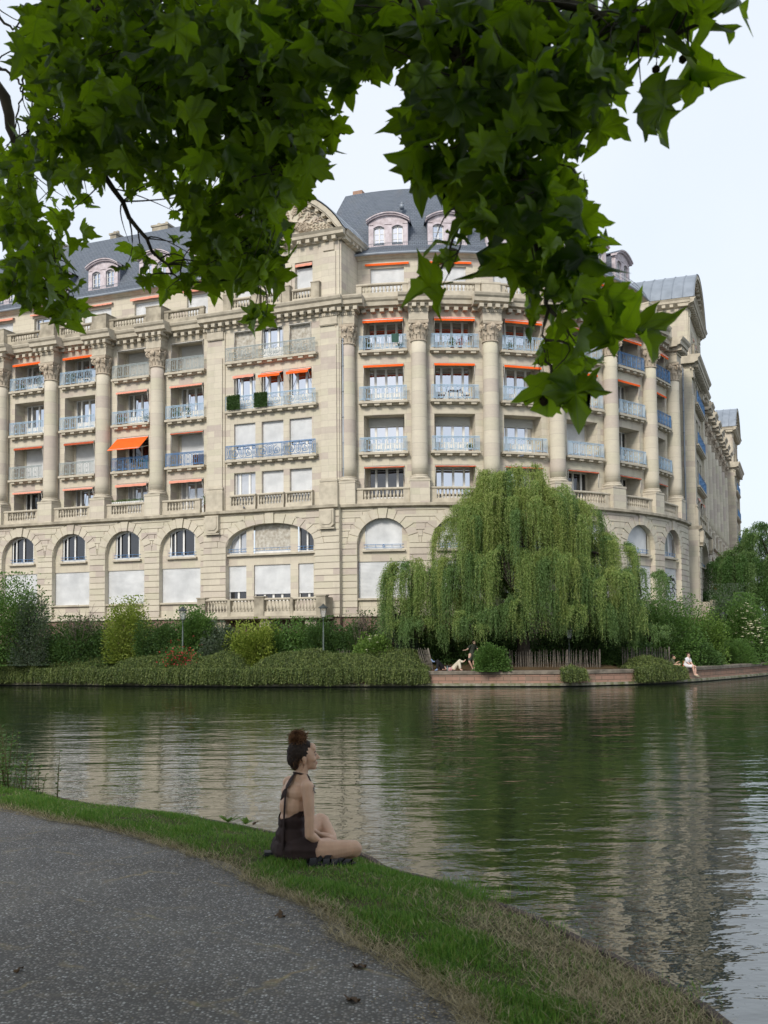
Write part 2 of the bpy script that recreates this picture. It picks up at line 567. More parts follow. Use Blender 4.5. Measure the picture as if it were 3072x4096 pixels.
def seglist_ornate():
    L = []; h = RAILH; w = 3.38
    L += [[(-w, h), (w, h)], [(-w, .1), (w, .1)], [(-w, h - .06), (w, h - .06)]]
    def narrow(c):
        for x in (-.21, .21): L.append([(c + x, 0), (c + x, h)])
        for x in (-.13, .13): L.append([(c + x, .16), (c + x, .5), (c + x * .7, .55), (c + x, .6), (c + x, h - .12)])
        L.append([(c - .13, .16), (c + .13, .16)]); L.append([(c - .13, h - .12), (c + .13, h - .12)])
        L.append([(c + .07 * math.cos(t), .51 + .3 * math.sin(t)) for t in np.linspace(0, 2 * PI, 13)])
    def spiral(c, z, r, sg, turns=1.6):
        return [(c + sg * r * (1 - t / (turns * 1.25)) * math.cos(PI * .5 + t * 2 * PI), z + r * (1 - t / (turns * 1.25)) * math.sin(PI * .5 + t * 2 * PI)) for t in np.linspace(0, turns, 26)]
    for c in (-3.17, -1.1, 1.1, 3.17): narrow(c)
    for c in (-2.13, 0, 2.13):
        for sg in (-1, 1):
            L.append(spiral(c + sg * .55, .48, .32, sg)); L.append(spiral(c + sg * .42, .36, .2, -sg, 1.0))
            L.append([(c + sg * .26, .1), (c + sg * .34, .3), (c + sg * .24, .6), (c + sg * .3, .78), (c + sg * .1, .9)])
        for q in (1.0, .62):
            o = [(.07, .34), (.17, .24), (.17, -.24), (.07, -.34), (-.07, -.34), (-.17, -.24), (-.17, .24), (-.07, .34), (.07, .34)]
            L.append([(c + x * q, .5 + z * q) for x, z in o])
        L.append([(c, .3), (c, .7)])
        for dz in (.42, .52, .62): L.append([(c - .05, dz), (c, dz - .04), (c + .05, dz)])
    return L
def mk_rail(seg, r=.019):
    def f():
        m = MB()
        for pl in seg():
            rr = .028 if abs(pl[0][1] - RAILH) < 1e-6 and abs(pl[-1][1] - RAILH) < 1e-6 else r
            m.tube([(p[0], 0.0, p[1]) for p in pl], rr, 4, sm=False)
        return m
    return f
def mk_slab(w):
    def f():
        m = MB()
        m.sweep([(0, -.15), (.42, -.15), (.42, -.02), (.40, 0), (0, 0)], -w/2, w/2)
        m.sweep([(0, -.27), (.12, -.27), (.22, -.20), (.34, -.153), (0, -.153)], -w/2 + .08, w/2 - .08)
        n = 4 if w < 5 else 9
        for i in range(n):
            c = -w/2 + w * (i + .5) / n
            m.box(c - .17, c + .17, 0, .36, -.295, -.154)
        return m
    return f
def balcony(fr, s, v, z, col, wide=False):
    if wide:
        o = inst('balcony', 'wide', mk_slab(6.95), MAT['trim'], fr, s, v, z)
        inst('railing', ('wide', col), mk_rail(seglist_ornate), MAT[col], None, 0, 0, 0, o).matrix_local = Matrix.Translation((0, -.34, 0))
    else:
        o = inst('balcony', 'bay', mk_slab(3.26), MAT['trim'], fr, s, v, z)
        inst('railing', ('bay', col), mk_rail(seglist_rail), MAT[col], None, 0, 0, 0, o).matrix_local = Matrix.Translation((0, -.34, 0))
    return o

def mk_awning(w, proj, drop, val, scal=True, stripe=False):
    """cloth from the head of an opening down and out, ending in a scalloped valance"""
    def f():
        m = MB()
        m.box(-w/2, w/2, -.10, .02, -.12, -.02, 1)
        if proj > .08:
            n = 6
            rows = []
            for j in range(2):
                v = .0 + proj * j; z = -.05 - drop * j
                rows.append([(-w/2 + w * i / n, v, z) for i in range(n + 1)])
            m.grid(rows, 0, True); m.grid([[(p[0], p[1] - .004, p[2] - .012) for p in r] for r in rows], 0, True, True)
        z0 = -.05 - drop
        m.box(-w/2, w/2, proj - .03, proj + .03, z0 - .03, z0 + .03, 1)
        n = 32 if scal else 8; top = []; bot = []
        for i in range(n + 1):
            s = -w/2 + w * i / n
            b = val + (.035 * abs(math.sin(PI * i * (w * 4.2) / n)) - .02 if scal else .012 * math.sin(i * 2.1))
            top.append((s, proj + .035, z0 + .01)); bot.append((s, proj + .045 + .01 * math.sin(i * 1.7), z0 - b))
        m.grid([top, bot], 0, True); m.grid([[(p[0], p[1] - .012, p[2]) for p in r] for r in (top, bot)], 0, True, True)
        if stripe: m.box(-w/2, w/2, proj + .048, proj + .056, z0 - .09, z0 - .05, 2)
        return m
    return f
def mk_arm(w, proj, drop, low):
    def f():
        m = MB(); m.tube([(0, -.02, -.05 - drop - low), (0, proj, -.05 - drop)], .018, 5); return m
    return f
def awning(fr, s, v, z, w, kind, arms=True):
    P = {'orange_box': (.30, .06, .24, True, True, 'orange'), 'orange': (.10, .02, .14, True, False, 'orange'), 'orange_scallop': (.34, .10, .16, True, False, 'orange'),
         'red': (.06, .02, .07, False, False, 'darkred'), 'salmon': (.22, .05, .17, False, False, 'salmon'), 'salmon_scallop': (.20, .05, .12, True, False, 'salmon'),
         'dull': (.12, .02, .14, True, False, 'darkred'), 'out': (1.15, 1.02, .05, False, False, 'orange'), 'half': (.52, .26, .17, False, False, 'orange'), 'bar': (.08, .02, .015, False, False, 'alu')}[kind]
    pr, dr, va, sc, st, mt = P
    o = inst('awning', (w, kind), mk_awning(w, pr, dr, va, sc, st), [MAT[mt], MAT['alu'], MAT['white']], fr, s, v, z)
    if arms:
        for sg in (-1, 1):
            inst('arm', (kind, 1), mk_arm(w, pr, dr, {'out': -.35, 'half': .75}.get(kind, 1.0)), MAT['alu'], None, 0, 0, 0, o).matrix_local = Matrix.Translation((sg * (w/2 - .02), 0, 0))
    return o

BALP = [(.075, 0), (.075, .05), (.05, .06), (.045, .09), (.075, .16), (.088, .22), (.078, .29), (.048, .38), (.036, .47), (.05, .50), (.05, .52), (.036, .54), (.05, .56), (.07, .58), (.07, .62)]
def balustrade(fr, s0, s1, z, v, h=.75, name='balustrade', mat='trim', blocks=(.42, .42), seg=1, n=None, sub=None):
    """plinth with slots, turned balusters, handrail"""
    m = MB()
    L = s1 - s0
    k = (h - .14) / .62
    m.box(s0, s1, v - .16, v + .16, z - .30, z - .10, 0, seg); m.box(s0, s1, v - .13, v + .13, z - .098, z, 0, seg)
    for a, b in ((s0, s0 + blocks[0]), (s1 - blocks[1], s1)):
        if b - a > .05: m.box(a, b, v - .12, v + .12, z, z + h - .14)
    a, b = s0 + blocks[0], s1 - blocks[1]
    n = n or max(2, int((b - a) / .232))
    for i in range(n):
        m.lathe([(r, z + zz * k) for r, zz in BALP], a + (b - a) * (i + .5) / n, v, 8)
    m.sweep([(v - .15, z + h - .14), (v + .15, z + h - .14), (v + .18, z + h - .09), (v + .18, z + h - .03), (v + .15, z + h), (v - .15, z + h), (v - .18, z + h - .03), (v - .18, z + h - .09)], s0, s1, seg)
    return bbuild(m, name, [MAT[mat]], fr)

def mk_capital():
    m = MB()
    m.lathe([(.49, 0), (.55, .02), (.55, .09), (.50, .11)], 0, 0, 20)
    m.lathe([(.46, .1), (.46, .5), (.49, .8), (.58, 1.0), (.62, 1.08)], 0, 0, 20)
    for row, (z0, hh, r, n, off) in enumerate(((.12, .40, .47, 12, 0), (.40, .45, .50, 8, .2))):
        for i in range(n):
            a = 2 * PI * i / n + off
            ca, sa = math.cos(a), math.sin(a)
            wv = 2 * PI * r / n * .46
            rows = []
            for t, wd_, dr in ((0, .8, .01), (.35, 1.0, .03), (.7, .95, .06), (.92, .7, .14), (1.0, .4, .17), (.9, .25, .2)):
                z = z0 + hh * t; rr = r + dr + row * .03
                rows.append([(ca * rr - sa * wv * wd_ * q, sa * rr + ca * wv * wd_ * q, z) for q in (-1, 1)] )
                rows[-1] = [rows[-1][0], (ca * (rr + .025), sa * (rr + .025), z), rows[-1][1]]
            m.grid(rows, 0, True); 
    for i in range(4):
        a = PI / 4 + i * PI / 2
        ca, sa = math.cos(a), math.sin(a)
        pts = []
        for t in np.linspace(0, 1, 22):                       # volute
            th = PI * .5 - t * 2 * PI * 1.6; rr = .21 * (1 - t * .8)
            u = .64 + rr * math.cos(th) ; z = .90 + rr * math.sin(th)
            pts.append((ca * u, sa * u, z))
        m.tube(pts, [.07 * (1 - .45 * t) for t in np.linspace(0, 1, 22)], 5)
        m.tube([(ca * .5, sa * .5, .55), (ca * .56, sa * .56, .85), (ca * .64, sa * .64, 1.11)], [.05, .06, .06], 5)
        b = i * PI / 2; cb, sb = math.cos(b), math.sin(b)   # palmette in the middle of each side
        for q in (-2, -1, 0, 1, 2):
            x = q * .07; zt = 1.22 - abs(q) * .06
            m.tube([(cb * .56 - sb * x * .3, sb * .56 + cb * x * .3, .80), (cb * .64 - sb * x, sb * .64 + cb * x, zt)], [.03, .05], 5)
    o = []
    for i in range(4):                                        # abacus with hollow sides
        a = i * PI / 2
        for q, r in ((-.66, .66), (-.35, .585), (0, .56), (.35, .585), (.62, .66)):
            x, y = r, q
            o.append((x * math.cos(a) - y * math.sin(a), x * math.sin(a) + y * math.cos(a)))
    b = len(m.V)
    for z, k in ((1.12, .95), (1.2, 1.0), (1.30, 1.02)):
        m.V += [(p[0] * k, p[1] * k, z) for p in o]
    nn = len(o)
    for j in range(2):
        for i in range(nn):
            l = (i + 1) % nn
            m.face((b + j*nn + i, b + (j+1)*nn + i, b + (j+1)*nn + l, b + j*nn + l), ((0, 0),) * 4)
    m.face(tuple(b + 2*nn + i for i in range(nn))[::-1], ((0, 0),) * nn); m.face(tuple(b + i for i in range(nn)), ((0, 0),) * nn)
    return m
def mk_shaft():
    m = MB()
    prof = [(.535 - .055 * (t ** 1.7), 12.28 + (21.06 - 12.28) * t) for t in np.linspace(0, 1, 12)]
    return m.lathe(prof, 0, 0, 28)
def mk_base():
    m = MB()
    m.box(-.66, .66, -.66, .66, 11.93, 12.0)
    return m.lathe([(.66, 12.0), (.69, 12.04), (.69, 12.10), (.62, 12.15), (.59, 12.19), (.62, 12.22), (.62, 12.26), (.55, 12.29)], 0, 0, 28)
def column(fr, s, v=0.0):
    o = inst('column', 0, mk_shaft, MAT['drum'], fr, s, v, 0)
    inst('base', 0, mk_base, MAT['trim'], None, 0, 0, 0, o)
    c = inst('capital', 0, mk_capital, MAT['carved'], None, 0, 0, 0, o); c.matrix_local = Matrix.Translation((0, 0, 21.05))
    return o
def mk_pedestal():
    m = MB(); m.box(-.64, .64, -.75, .64, 10.45, 11.93); m.box(-.67, .67, -.75, .67, 11.86, 11.925); return m

def wseg(fr, L): return max(1, int(abs(L) / .6)) if fr.kind == 'arc' else 1

CORN = [(0, 23.42), (.14, 23.42), (.20, 23.50), (.42, 23.56), (.45, 23.80), (.56, 23.90), (.62, 24.04), (.62, 24.10), (0, 24.14)]
def entablature(fr, s0, s1, cols, vw=-.35, modil=True):
    m = MB()
    sg = wseg(fr, s1 - s0)
    m.box(s0, s1, -1.6, vw + .02, 22.86, 23.42, 0, sg)
    m.sweep([(-2.4 if i in (0, len(CORN) - 1) else p[0] + vw + .14, p[1]) for i, p in enumerate(CORN)], s0, s1, sg)
    n = int((s1 - s0) / .60)
    for i in range(n):
        c = s0 + (i + .5) * (s1 - s0) / n
        if any(abs(c - k) < 1.0 for k in cols): continue
        m.box(c - .14, c + .14, vw, vw + .46, 23.18, 23.40)
    for c in cols:                                           # the entablature breaks forward over each column
        m.box(c - .62, c + .62, -.6, .53, 22.352, 22.95, 0, 2)
        m.box(c - .64, c + .64, -.6, .56, 22.40, 22.44, 0, 2)
        for i in range(9):
            d = c - .62 + 1.24 * (i + .5) / 9
            m.box(d - .045, d + .045, .5, .60, 22.95, 23.05)
        m.box(c - .66, c + .66, -.6, .57, 23.05, 23.16, 0, 2)
        m.box(c - .66, c + .66, -.6, .53, 22.95, 23.05, 0, 2)
        m.box(c - .78, c + .78, -.6, .62, 23.16, 23.42, 0, 2)
        for i in range(4):
            d = c + (-.78 + .52 * i)
            m.box(d - .13, d + .13, .55, 1.0, 23.17, 23.40)
        for sd in (-1, 1):
            for q in (.05, .42): m.box(c + sd * .75 - .15, c + sd * .75 + .15 + 0, q - .12, q + .12, 23.185, 23.395)
        P = [(-.5 if i in (0, len(CORN) - 1) else p[0] + .58, p[1] + (.003 if i else 0)) for i, p in enumerate(CORN)]
        m.sweep(P, c - 1.25, c + 1.25, 4)
    return bbuild(m, 'entablature', [MAT['trim']], fr)

def arch_z(s, c, ro, spr, rise):
    t = min(1.0, abs(s - c) / ro)
    return spr + rise * math.sqrt(max(0.0, 1 - t * t))
def arch_fill(m, c, ro, spr, rise, ztop, v0, v1, n=20, sa=None, sb=None, zlow=None, below=False, mi=0):
    """wall above an arch (or, with below, the infill under it between zlow and the arch)"""
    sa = c - ro if sa is None else sa; sb = c + ro if sb is None else sb
    for i in range(n):
        a = sa + (sb - sa) * i / n; b = sa + (sb - sa) * (i + 1) / n
        za, zb = arch_z(a, c, ro, spr, rise), arch_z(b, c, ro, spr, rise)
        if below: q = [(a, zlow), (b, zlow), (b, zb), (a, za)]
        else: q = [(a, za), (b, zb), (b, ztop), (a, ztop)]
        k = len(m.V)
        m.V += [(p[0], v1, p[1]) for p in q] + [(p[0], v0, p[1]) for p in q]
        m.face((k, k+1, k+2, k+3)[::-1], tuple(q)[::-1], mi)
        m.face((k, k+1, k+5, k+4), ((a, v1), (b, v1), (b, v0), (a, v0)), mi)
        m.face((k+2, k+3, k+7, k+6), ((a, v1), (b, v1), (b, v0), (a, v0)), mi)

def ground_storeys(fr, s0, s1, bays, ro=RO, rise=RO, spr=SPR, gv=GV, nv=11):
    """rusticated ground storeys with arched recesses"""
    m = MB()
    edges = [s0] + [x for c in bays for x in (c - ro, c + ro)] + [s1]
    back = gv - .055
    for i in range(0, len(edges), 2):                       # piers
        a, b = edges[i], edges[i + 1]
        if b - a < .02: continue
        sg = wseg(fr, b - a)
        m.box(a, b, -.7, back, ZB, ZL0, 1, sg)
        z = ZB
        k = 0
        while z < spr - .05:
            z1 = min(z + .422, spr)
            m.box(a - (.0 if i == 0 else .004), b + .004, back - .05, gv, z + .045, z1, 1, sg)
            z = z1; k += 1
    for c in bays:
        arch_fill(m, c, ro, spr, rise, ZL0, -.7, back, 24, mi=1)
        gap = .03                                           # voussoirs
        for i in range(nv):
            a0 = PI * i / nv + gap / ro; a1 = PI * (i + 1) / nv - gap / ro
            def pt(a, r, rz): return (c + r * math.cos(a), spr + rz * math.sin(a))
            r2, rz2 = ro + .62, rise + .62
            if i == nv // 2:
                q = [pt(a1, ro - .02, rise - .02), pt(a0, ro - .02, rise - .02), (c + .20 + .12, ZL0 - .005), (c - .20 - .12, ZL0 - .005)]
                m.prism(q, back - .05, gv + .06, 1)
            else:
                o0, o1 = pt(a0, r2, rz2), pt(a1, r2, rz2)
                cl = lambda p: (p[0], min(p[1], ZL0 - .01))
                mid = (a0 + a1) / 2
                q = [pt(a1, ro, rise), pt(mid, ro, rise), pt(a0, ro, rise), cl(o0), cl(o1)]
                m.prism(q, back - .05, gv, 1)
    prev = s0
    cs = list(bays)
    z = spr
    while z < ZL0 - .05:                                     # courses between the arches
        z1 = min(z + .422, ZL0)
        zm = (z + z1) / 2
        t = (zm - spr) / (rise + .62)
        x = (ro + .64) * math.sqrt(max(0, 1 - t * t)) if t < 1 else 0
        lim = [s0] + [y for c in cs for y in (c - x, c + x)] + [s1]
        for i in range(0, len(lim), 2):
            a, b = lim[i], lim[i + 1]
            if i + 1 < len(lim) and b - a > .06:
                m.box(a + .02, b - .02, back - .05, gv, z + .045, z1, 1, wseg(fr, b - a))
        z = z1
    sg = wseg(fr, s1 - s0)
    m.sweep([(-.7, ZB - .14), (gv + .10, ZB - .14), (gv + .10, ZB - .04), (gv + .04, ZB), (-.7, ZB)], s0, s1, sg, 0)
    o = bbuild(m, 'wall', [MAT['trim'], MAT['rustic']], fr)
    b = MB(); b.box(s0, s1, -.7, gv - .05, .4, ZB - .14, 0, sg); bbuild(b, 'basement', [MAT['basement']], fr)
    l = MB()                                                 # ledge that carries the columns
    l.sweep([(-.75, ZL0 - .01), (gv + .02, ZL0 - .01), (gv + .10, ZL0 + .04), (gv + .24, ZL0 + .09), (gv + .24, ZL1 - .02), (gv + .20, ZL1), (-1.6, ZL1)], s0, s1, sg)
    bbuild(l, 'ledge', [MAT['parapet']], fr)
    return o

def arch_recess(fr, c, ww, gv=GV, ro=RO, rise=RO, spr=SPR, kind='window', gf='shutter', rail=True):
    """the filling of one arched recess: arched window above, shuttered opening below"""
    v = gv - .36
    m = MB()
    for a, b in ((c - ro, c - ww), (c + ww, c + ro)):
        arch_fill(m, c, ro, spr, rise, 0, v - .2, v, 8, a, b, 7.5, True)
    sg = wseg(fr, 2 * ro)
    m.box(c - ro, c + ro, v - .2, v, 6.72, 7.50, 0, sg)
    bbuild(m, 'wall', [MAT['stone']], fr)
    m = MB(); m.box(c - ro, c + ro, v - .2, v + .12, ZB, 4.28, 0, sg); bbuild(m, 'wall', [MAT['stone']], fr)
    s = MB(); s.box(c - ww - .2, c + ww + .2, v - .1, v + .22, 7.36, 7.48, 0, sg); bbuild(s, 'sill', [MAT['trim']], fr)
    s = MB(); s.box(c - ro + .003, c + ro - .003, v - .1, v + .30, 4.22, 4.34, 0, sg); bbuild(s, 'sill', [MAT['trim']], fr)
    if kind == 'shutter':
        m = MB(); n = 14
        arch_fill(m, c, ro, spr, rise, 0, v - .14, v - .10, n, c - ww, c + ww, 7.5, True)
        z = 7.55
        while z < arch_z(c, c, ro, spr, rise):
            x = ww if z <= spr else min(ww, ro * math.sqrt(max(0, 1 - ((z + .07 - spr) / rise) ** 2)))
            if x > .1: m.box(c - x, c + x, v - .12, v - .085, z, z + .062, 0, 2)
            z += .075
        bbuild(m, 'roller_shutter', [MAT['shutter']], fr)
    else:
        m = MB()
        for a, b in ((c - ww, c - ww + .11), (c + ww - .11, c + ww), (c - .02, c + .12), (c - ww * .62 - .05, c - ww * .62 + .05)) if ww < 1.1 else ((c - ww, c - ww + .07), (c + ww - .07, c + ww), (c - .06, c + .06)):
            arch_fill(m, c, ro, spr, rise, 0, v - .22, v - .08, 2, a, b, 7.5, True)
        n = 16
        for i in range(n):                                    # head of the frame follows the arch
            a = c - ww + 2 * ww * i / n; b = c - ww + 2 * ww * (i + 1) / n
            za, zb = arch_z(a, c, ro, spr, rise), arch_z(b, c, ro, spr, rise)
            m.prism([(a, za - .14), (b, zb - .14), (b, zb), (a, za)], v - .22, v - .07)
        m.box(c - ww, c + ww, v - .22, v - .07, 7.5, 7.62)
        o = bbuild(m, 'window', [MAT['white']], fr)
        p = MB(); arch_fill(p, c, ro, spr, rise - .02, 0, v - .2, v - .16, 14, c - ww, c + ww, 7.5, True)
        q = p.build('pane', [MAT[kind if kind in MAT else 'glass_dark']], None, fr)
        q.parent = o; q.matrix_parent_inverse = Matrix.Identity(4)
    if rail:
        m = MB(); zr = 7.82
        for z in (zr, zr - .2): m.tube([(c - ww - .12 + (2 * ww + .24) * i / 6, v + .03, z) for i in range(7)], .016, 4, sm=False)
        for i in range(5):
            x = c - ww * .9 + 1.8 * ww * i / 4; m.tube([(x, v + .03, zr), (x, v + .03, zr - .2)], .012, 4, sm=False)
        m.tube([(c + .08 * math.cos(t), v + .03, zr - .1 + .08 * math.sin(t)) for t in np.linspace(0, 2 * PI, 9)], .012, 4, sm=False)
        bbuild(m, 'guard_rail', [MAT['blue']], fr)
    if gf == 'shutter':
        m = MB(); w = ro - .02
        z = 4.36
        while z < 6.70:
            m.box(c - w, c + w, v - .16, v - .065, z, min(z + .068, 6.72), 0, 3 if fr.kind == 'arc' else 1)
            m.box(c - w, c + w, v - .16, v - .085, min(z + .068, 6.72), min(z + .085, 6.72), 0, 3 if fr.kind == 'arc' else 1)
            z += .085
        bbuild(m, 'roller_shutter', [MAT['shutter']], fr)

def upper_wall(fr, s0, s1, bays, vw=-.35, w=1.375, ww=1.19):
    m = MB()
    edges = [s0] + [x for c in bays for x in (c - w, c + w)] + [s1]
    for i in range(0, len(edges), 2):
        a, b = edges[i], edges[i + 1]
        if b - a > .02: m.box(a, b, LW - .15, vw, ZL1, 22.86, 0, wseg(fr, b - a))
    for c in bays:
        for k in (1, 2, 3):
            m.box(c - w, c + w, LW - .15, vw, HEAD[k], FLOOR[k + 1], 0, 5 if fr.kind == 'arc' else 1)
        m.box(c - w, c - ww, LW - .15, LW + .1, ZL1, 22.86); m.box(c + ww, c + w, LW - .15, LW + .1, ZL1, 22.86)
    return bbuild(m, 'wall', [MAT['stone']], fr)

def bay(fr, c, spec, vw=-.35, ww=1.19, low=True):
    """contents of one bay: spec[k] = (window | shutter | part, rail colour, awning, glass)"""
    for k in (1, 2, 3, 4):
        kind, rail, aw, gl = spec[k]
        z0 = FLOOR[k] if k > 1 else ZL1 + .05
        h = HEAD[k] - z0
        if kind in ('window', 'part'):
            window(fr, c, LW, z0, 2 * ww, h, (.55, 1, 1, .55), gl, .78 if k > 1 else .55)
        if kind == 'part': shutter(fr, c, LW + .09, HEAD[k] - .55, 2 * ww - .05, .55, 'grey_shutter')
        if kind in ('shutter', 'old_shutter', 'grey_shutter'): shutter(fr, c, LW + .02, z0, 2 * ww, h, kind)
        if rail: balcony(fr, c, vw, FLOOR[k], rail)
        if aw: awning(fr, c, vw - .02, HEAD[k] - .01, 2.68, aw)

def pilaster_capital(fr, s, v, z, w=1.0):
    o = inst('capital', 0, mk_capital, MAT['carved'], fr, s, v, z)
    o.matrix_local = o.matrix_local @ Matrix.Diagonal((w, .34, 1.0, 1.0))
    return o

def pavilion(fr, c, spec, gfull=True, detail=True):
    """projecting end block: pilasters, three windows per floor, arched pediment"""
    vw, vp = .35, .55
    H, wd3, w = 5.1, (-2.1, .03, 2.14), .83
    m = MB()
    edges = [c - H] + [x for d in wd3 for x in (c + d - w, c + d + w)] + [c + H]
    for i in range(0, len(edges), 2): m.box(edges[i], edges[i + 1], -3.2, vw, ZL1, 24.0)
    for d in wd3:
        for k in (1, 2, 3): m.box(c + d - w, c + d + w, -.5, vw, HEAD[k], FLOOR[k + 1])
        m.box(c + d - w, c + d + w, -.5, vw, 22.86, 24.0)
        m.box(c + d - w, c + d + w, -.5, vw, ZL1, FLOOR[1] - .003)
    for sg in (-1, 1):                                       # pilasters
        x = c + sg * 4.3
        m.box(x - .55, x + .55, vw - .02, vp, 11.95, 21.05); m.box(x - .70, x + .70, vw - .02, vp - .1, ZL1, 22.9)
    bbuild(m, 'wall', [MAT['stone']], fr)
    for sg in (-1, 1):
        x = c + sg * 4.3; m = MB()
        m.box(x - .66, x + .66, vw, vp + .16, ZL1, 11.72)
        for z0, z1, q in ((11.72, 11.86, .14), (11.86, 12.0, .09), (12.0, 12.12, .13), (12.12, 12.2, .05)): m.box(x - .55 - q + .04, x + .55 + q - .04, vw, vp + q - .02, z0, z1)
        bbuild(m, 'pilaster_base', [MAT['trim']], fr)
    m = MB(); n = 18
    for sg in (-1, 1):
        x = c + sg * 4.3
        m.box(x - .62, x + .62, vw, vp + .02, 22.352, 22.93); m.box(x - .65, x + .65, vw, vp + .05, 22.40, 22.44)
        for i in range(8):
            d = x - .58 + 1.16 * (i + .5) / 8; m.box(d - .045, d + .045, vw, vp + .09, 22.95, 23.05)
        m.box(x - .66, x + .66, vw, vp + .05, 22.94, 23.16)
    for i in range(n):
        d = c - H + (i + .5) * 2 * H / n; m.box(d - .14, d + .14, vw, vw + .62, 23.18, 23.40)
    m.box(c - H, c + H, -3.0, vw + .12, 23.05, 23.18); m.box(c - H, c + H, -3.0, vw + .04, 23.18, 23.42)
    m.sweep([(-3.2 if i in (0, len(CORN) - 1) else p[0] + vw + .22, p[1] + .002 * (i == len(CORN) - 1)) for i, p in enumerate(CORN)], c - H - .35, c + H + .35)
    bbuild(m, 'entablature', [MAT['trim']], fr)
    for sg in (-1, 1): pilaster_capital(fr, c + sg * 4.3, vp - .02, 21.05, .92)
    # windows, balconies
    for k in (1, 2, 3, 4):
        row, rail, aw = spec[k]
        z0 = FLOOR[k]; h = HEAD[k] - z0
        for d, kind in zip(wd3, row):
            if kind.startswith('glass') or kind == 'part':
                window(fr, c + d, vw - .28, z0, 2 * w, h, (.6, 1, .6) if k > 1 else (.4, 1, .7), kind if kind in MAT else 'glass', .72 if k > 1 else .02)
                if kind == 'part': shutter(fr, c + d, vw - .2, z0 + h * .42, 2 * w, h * .58)
            else: shutter(fr, c + d, vw - .26, z0, 2 * w, h, kind)
        for i, a in enumerate(aw):
            if a: awning(fr, c + wd3[i], vw - .02, HEAD[k] - .01, 1.62, a)
        if rail: balcony(fr, c, vw, FLOOR[k], rail, True)
    for d in wd3: balustrade(fr, c + d - .98, c + d + .98, FLOOR[1] + .03, vw + .17, .74, blocks=(.1, .1), n=8)
    # ground storeys
    gv = GV + .2
    ground_storeys(fr, c - H, c + H, [c], 3.36, 1.53, 7.95, gv, 15)
    for sg in (-1, 1):                                       # consoles under the pilasters
        x = c + sg * 4.3; m = MB()
        m.prism([(x - .52, 9.15), (x - .30, 8.95), (x + .30, 8.95), (x + .52, 9.15), (x + .52, 10.15), (x - .52, 10.15)], gv - .02, gv + .28)
        m.prism([(x - .40, 9.3), (x - .24, 9.15), (x + .24, 9.15), (x + .40, 9.3), (x + .40, 10.05), (x - .40, 10.05)], gv + .27, gv + .33)
        m.box(x - .56, x + .56, gv - .02, gv + .25, 8.86, 8.95)
        bbuild(m, 'console', [MAT['trim']], fr)
    v = gv - .45
    m = MB()
    for a, b in ((-1.95, -1.38), (1.38, 1.95)):
        arch_fill(m, c, 3.36, 7.95, 1.53, 0, v - .2, v + .1, 4, c + a, c + b, 7.5, True)
        m.box(c + a, c + b, v - .2, v + .1, ZB, 6.72)
    m.box(c - 3.36, c + 3.36, v - .2, v + .06, 6.72, 7.5); m.box(c - 3.36, c + 3.36, v - .2, v + .02, ZB, 4.3)
    bbuild(m, 'wall', [MAT['stone']], fr)
    m = MB(); m.box(c - 3.34, c + 3.34, v, v + .3, 7.36, 7.49); bbuild(m, 'sill', [MAT['trim']], fr)
    for i, (a, b) in enumerate(((-3.36, -1.95), (-1.38, 1.38), (1.95, 3.36))):
        m = MB()
        if i == 1 and gfull:
            arch_fill(m, c, 3.36, 7.95, 1.53, 0, v - .14, v - .1, 8, c + a, c + b, 7.72, True); z = 7.74
            while z < 9.36: m.box(c + a, c + b, v - .12, v - .085, z, z + .062); z += .075
            bbuild(m, 'roller_shutter', [MAT['old_shutter']], fr)
            m = MB(); m.box(c + a, c + b, v - .2, v - .1, 7.5, 7.72); bbuild(m, 'window', [MAT['white']], fr)
        else:
            mid = c + (a + b) / 2 + (.1 if i == 0 else -.1)
            for x0, x1 in ((c + a, c + a + .07), (c + b - .07, c + b), (mid - .06, mid + .06)):
                arch_fill(m, c, 3.36, 7.95, 1.53, 0, v - .22, v - .08, 2, x0, x1, 7.5, True)
            for j in range(10):
                x0 = c + a + (b - a) * j / 10; x1 = c + a + (b - a) * (j + 1) / 10
                za, zb = arch_z(x0, c, 3.36, 7.95, 1.53), arch_z(x1, c, 3.36, 7.95, 1.53)
                m.prism([(x0, za - .09), (x1, zb - .09), (x1, zb), (x0, za)], v - .22, v - .07)
            m.box(c + a, c + b, v - .22, v - .07, 7.5, 7.6)
            o = bbuild(m, 'window', [MAT['white']], fr)
            p = MB(); arch_fill(p, c, 3.36, 7.95, 1.51, 0, v - .2, v - .16, 8, c + a, c + b, 7.5, True)
            q = p.build('pane', [MAT['glass_curtain' if i == 0 else 'glass_dark']], None, fr); q.parent = o
        m = MB(); ra, rb = c + a - .05, c + b + .05
        for z in (7.85, 7.66): m.tube([(ra, v + .1, z), (rb, v + .1, z)], .016, 4, sm=False)
        for j in range(5): x = ra + (rb - ra) * (j + .5) / 5; m.tube([(x, v + .1, 7.66), (x, v + .1, 7.85)], .013, 4, sm=False)
        bbuild(m, 'guard_rail', [MAT['blue']], fr)
        window(fr, c + (a + b) / 2, v - .16, 4.3, b - a, 2.42, (1, 1) if i != 1 else (1, 1, 1, 1), 'glass_dark', .1)
        shutter(fr, c + (a + b) / 2, v - .06, 5.02 if i == 0 else 4.82, b - a - .02, 6.72 - (5.02 if i == 0 else 4.82))
    # balcony of the raised ground floor
    m = MB(); m.sweep([(gv - .1, 3.02), (gv + 1.0, 3.02), (gv + 1.15, 3.10), (gv + 1.15, 3.26), (gv - .1, 3.28)], c - 4.9, c + 4.65)
    for d in (-3.3, 0.1, 3.4): m.box(c + d - .4, c + d + .4, gv - .1, gv + .8, 2.5, 3.02)
    o = bbuild(m, 'terrace', [MAT['parapet']], fr)
    zt = 3.56; vb = gv + .85
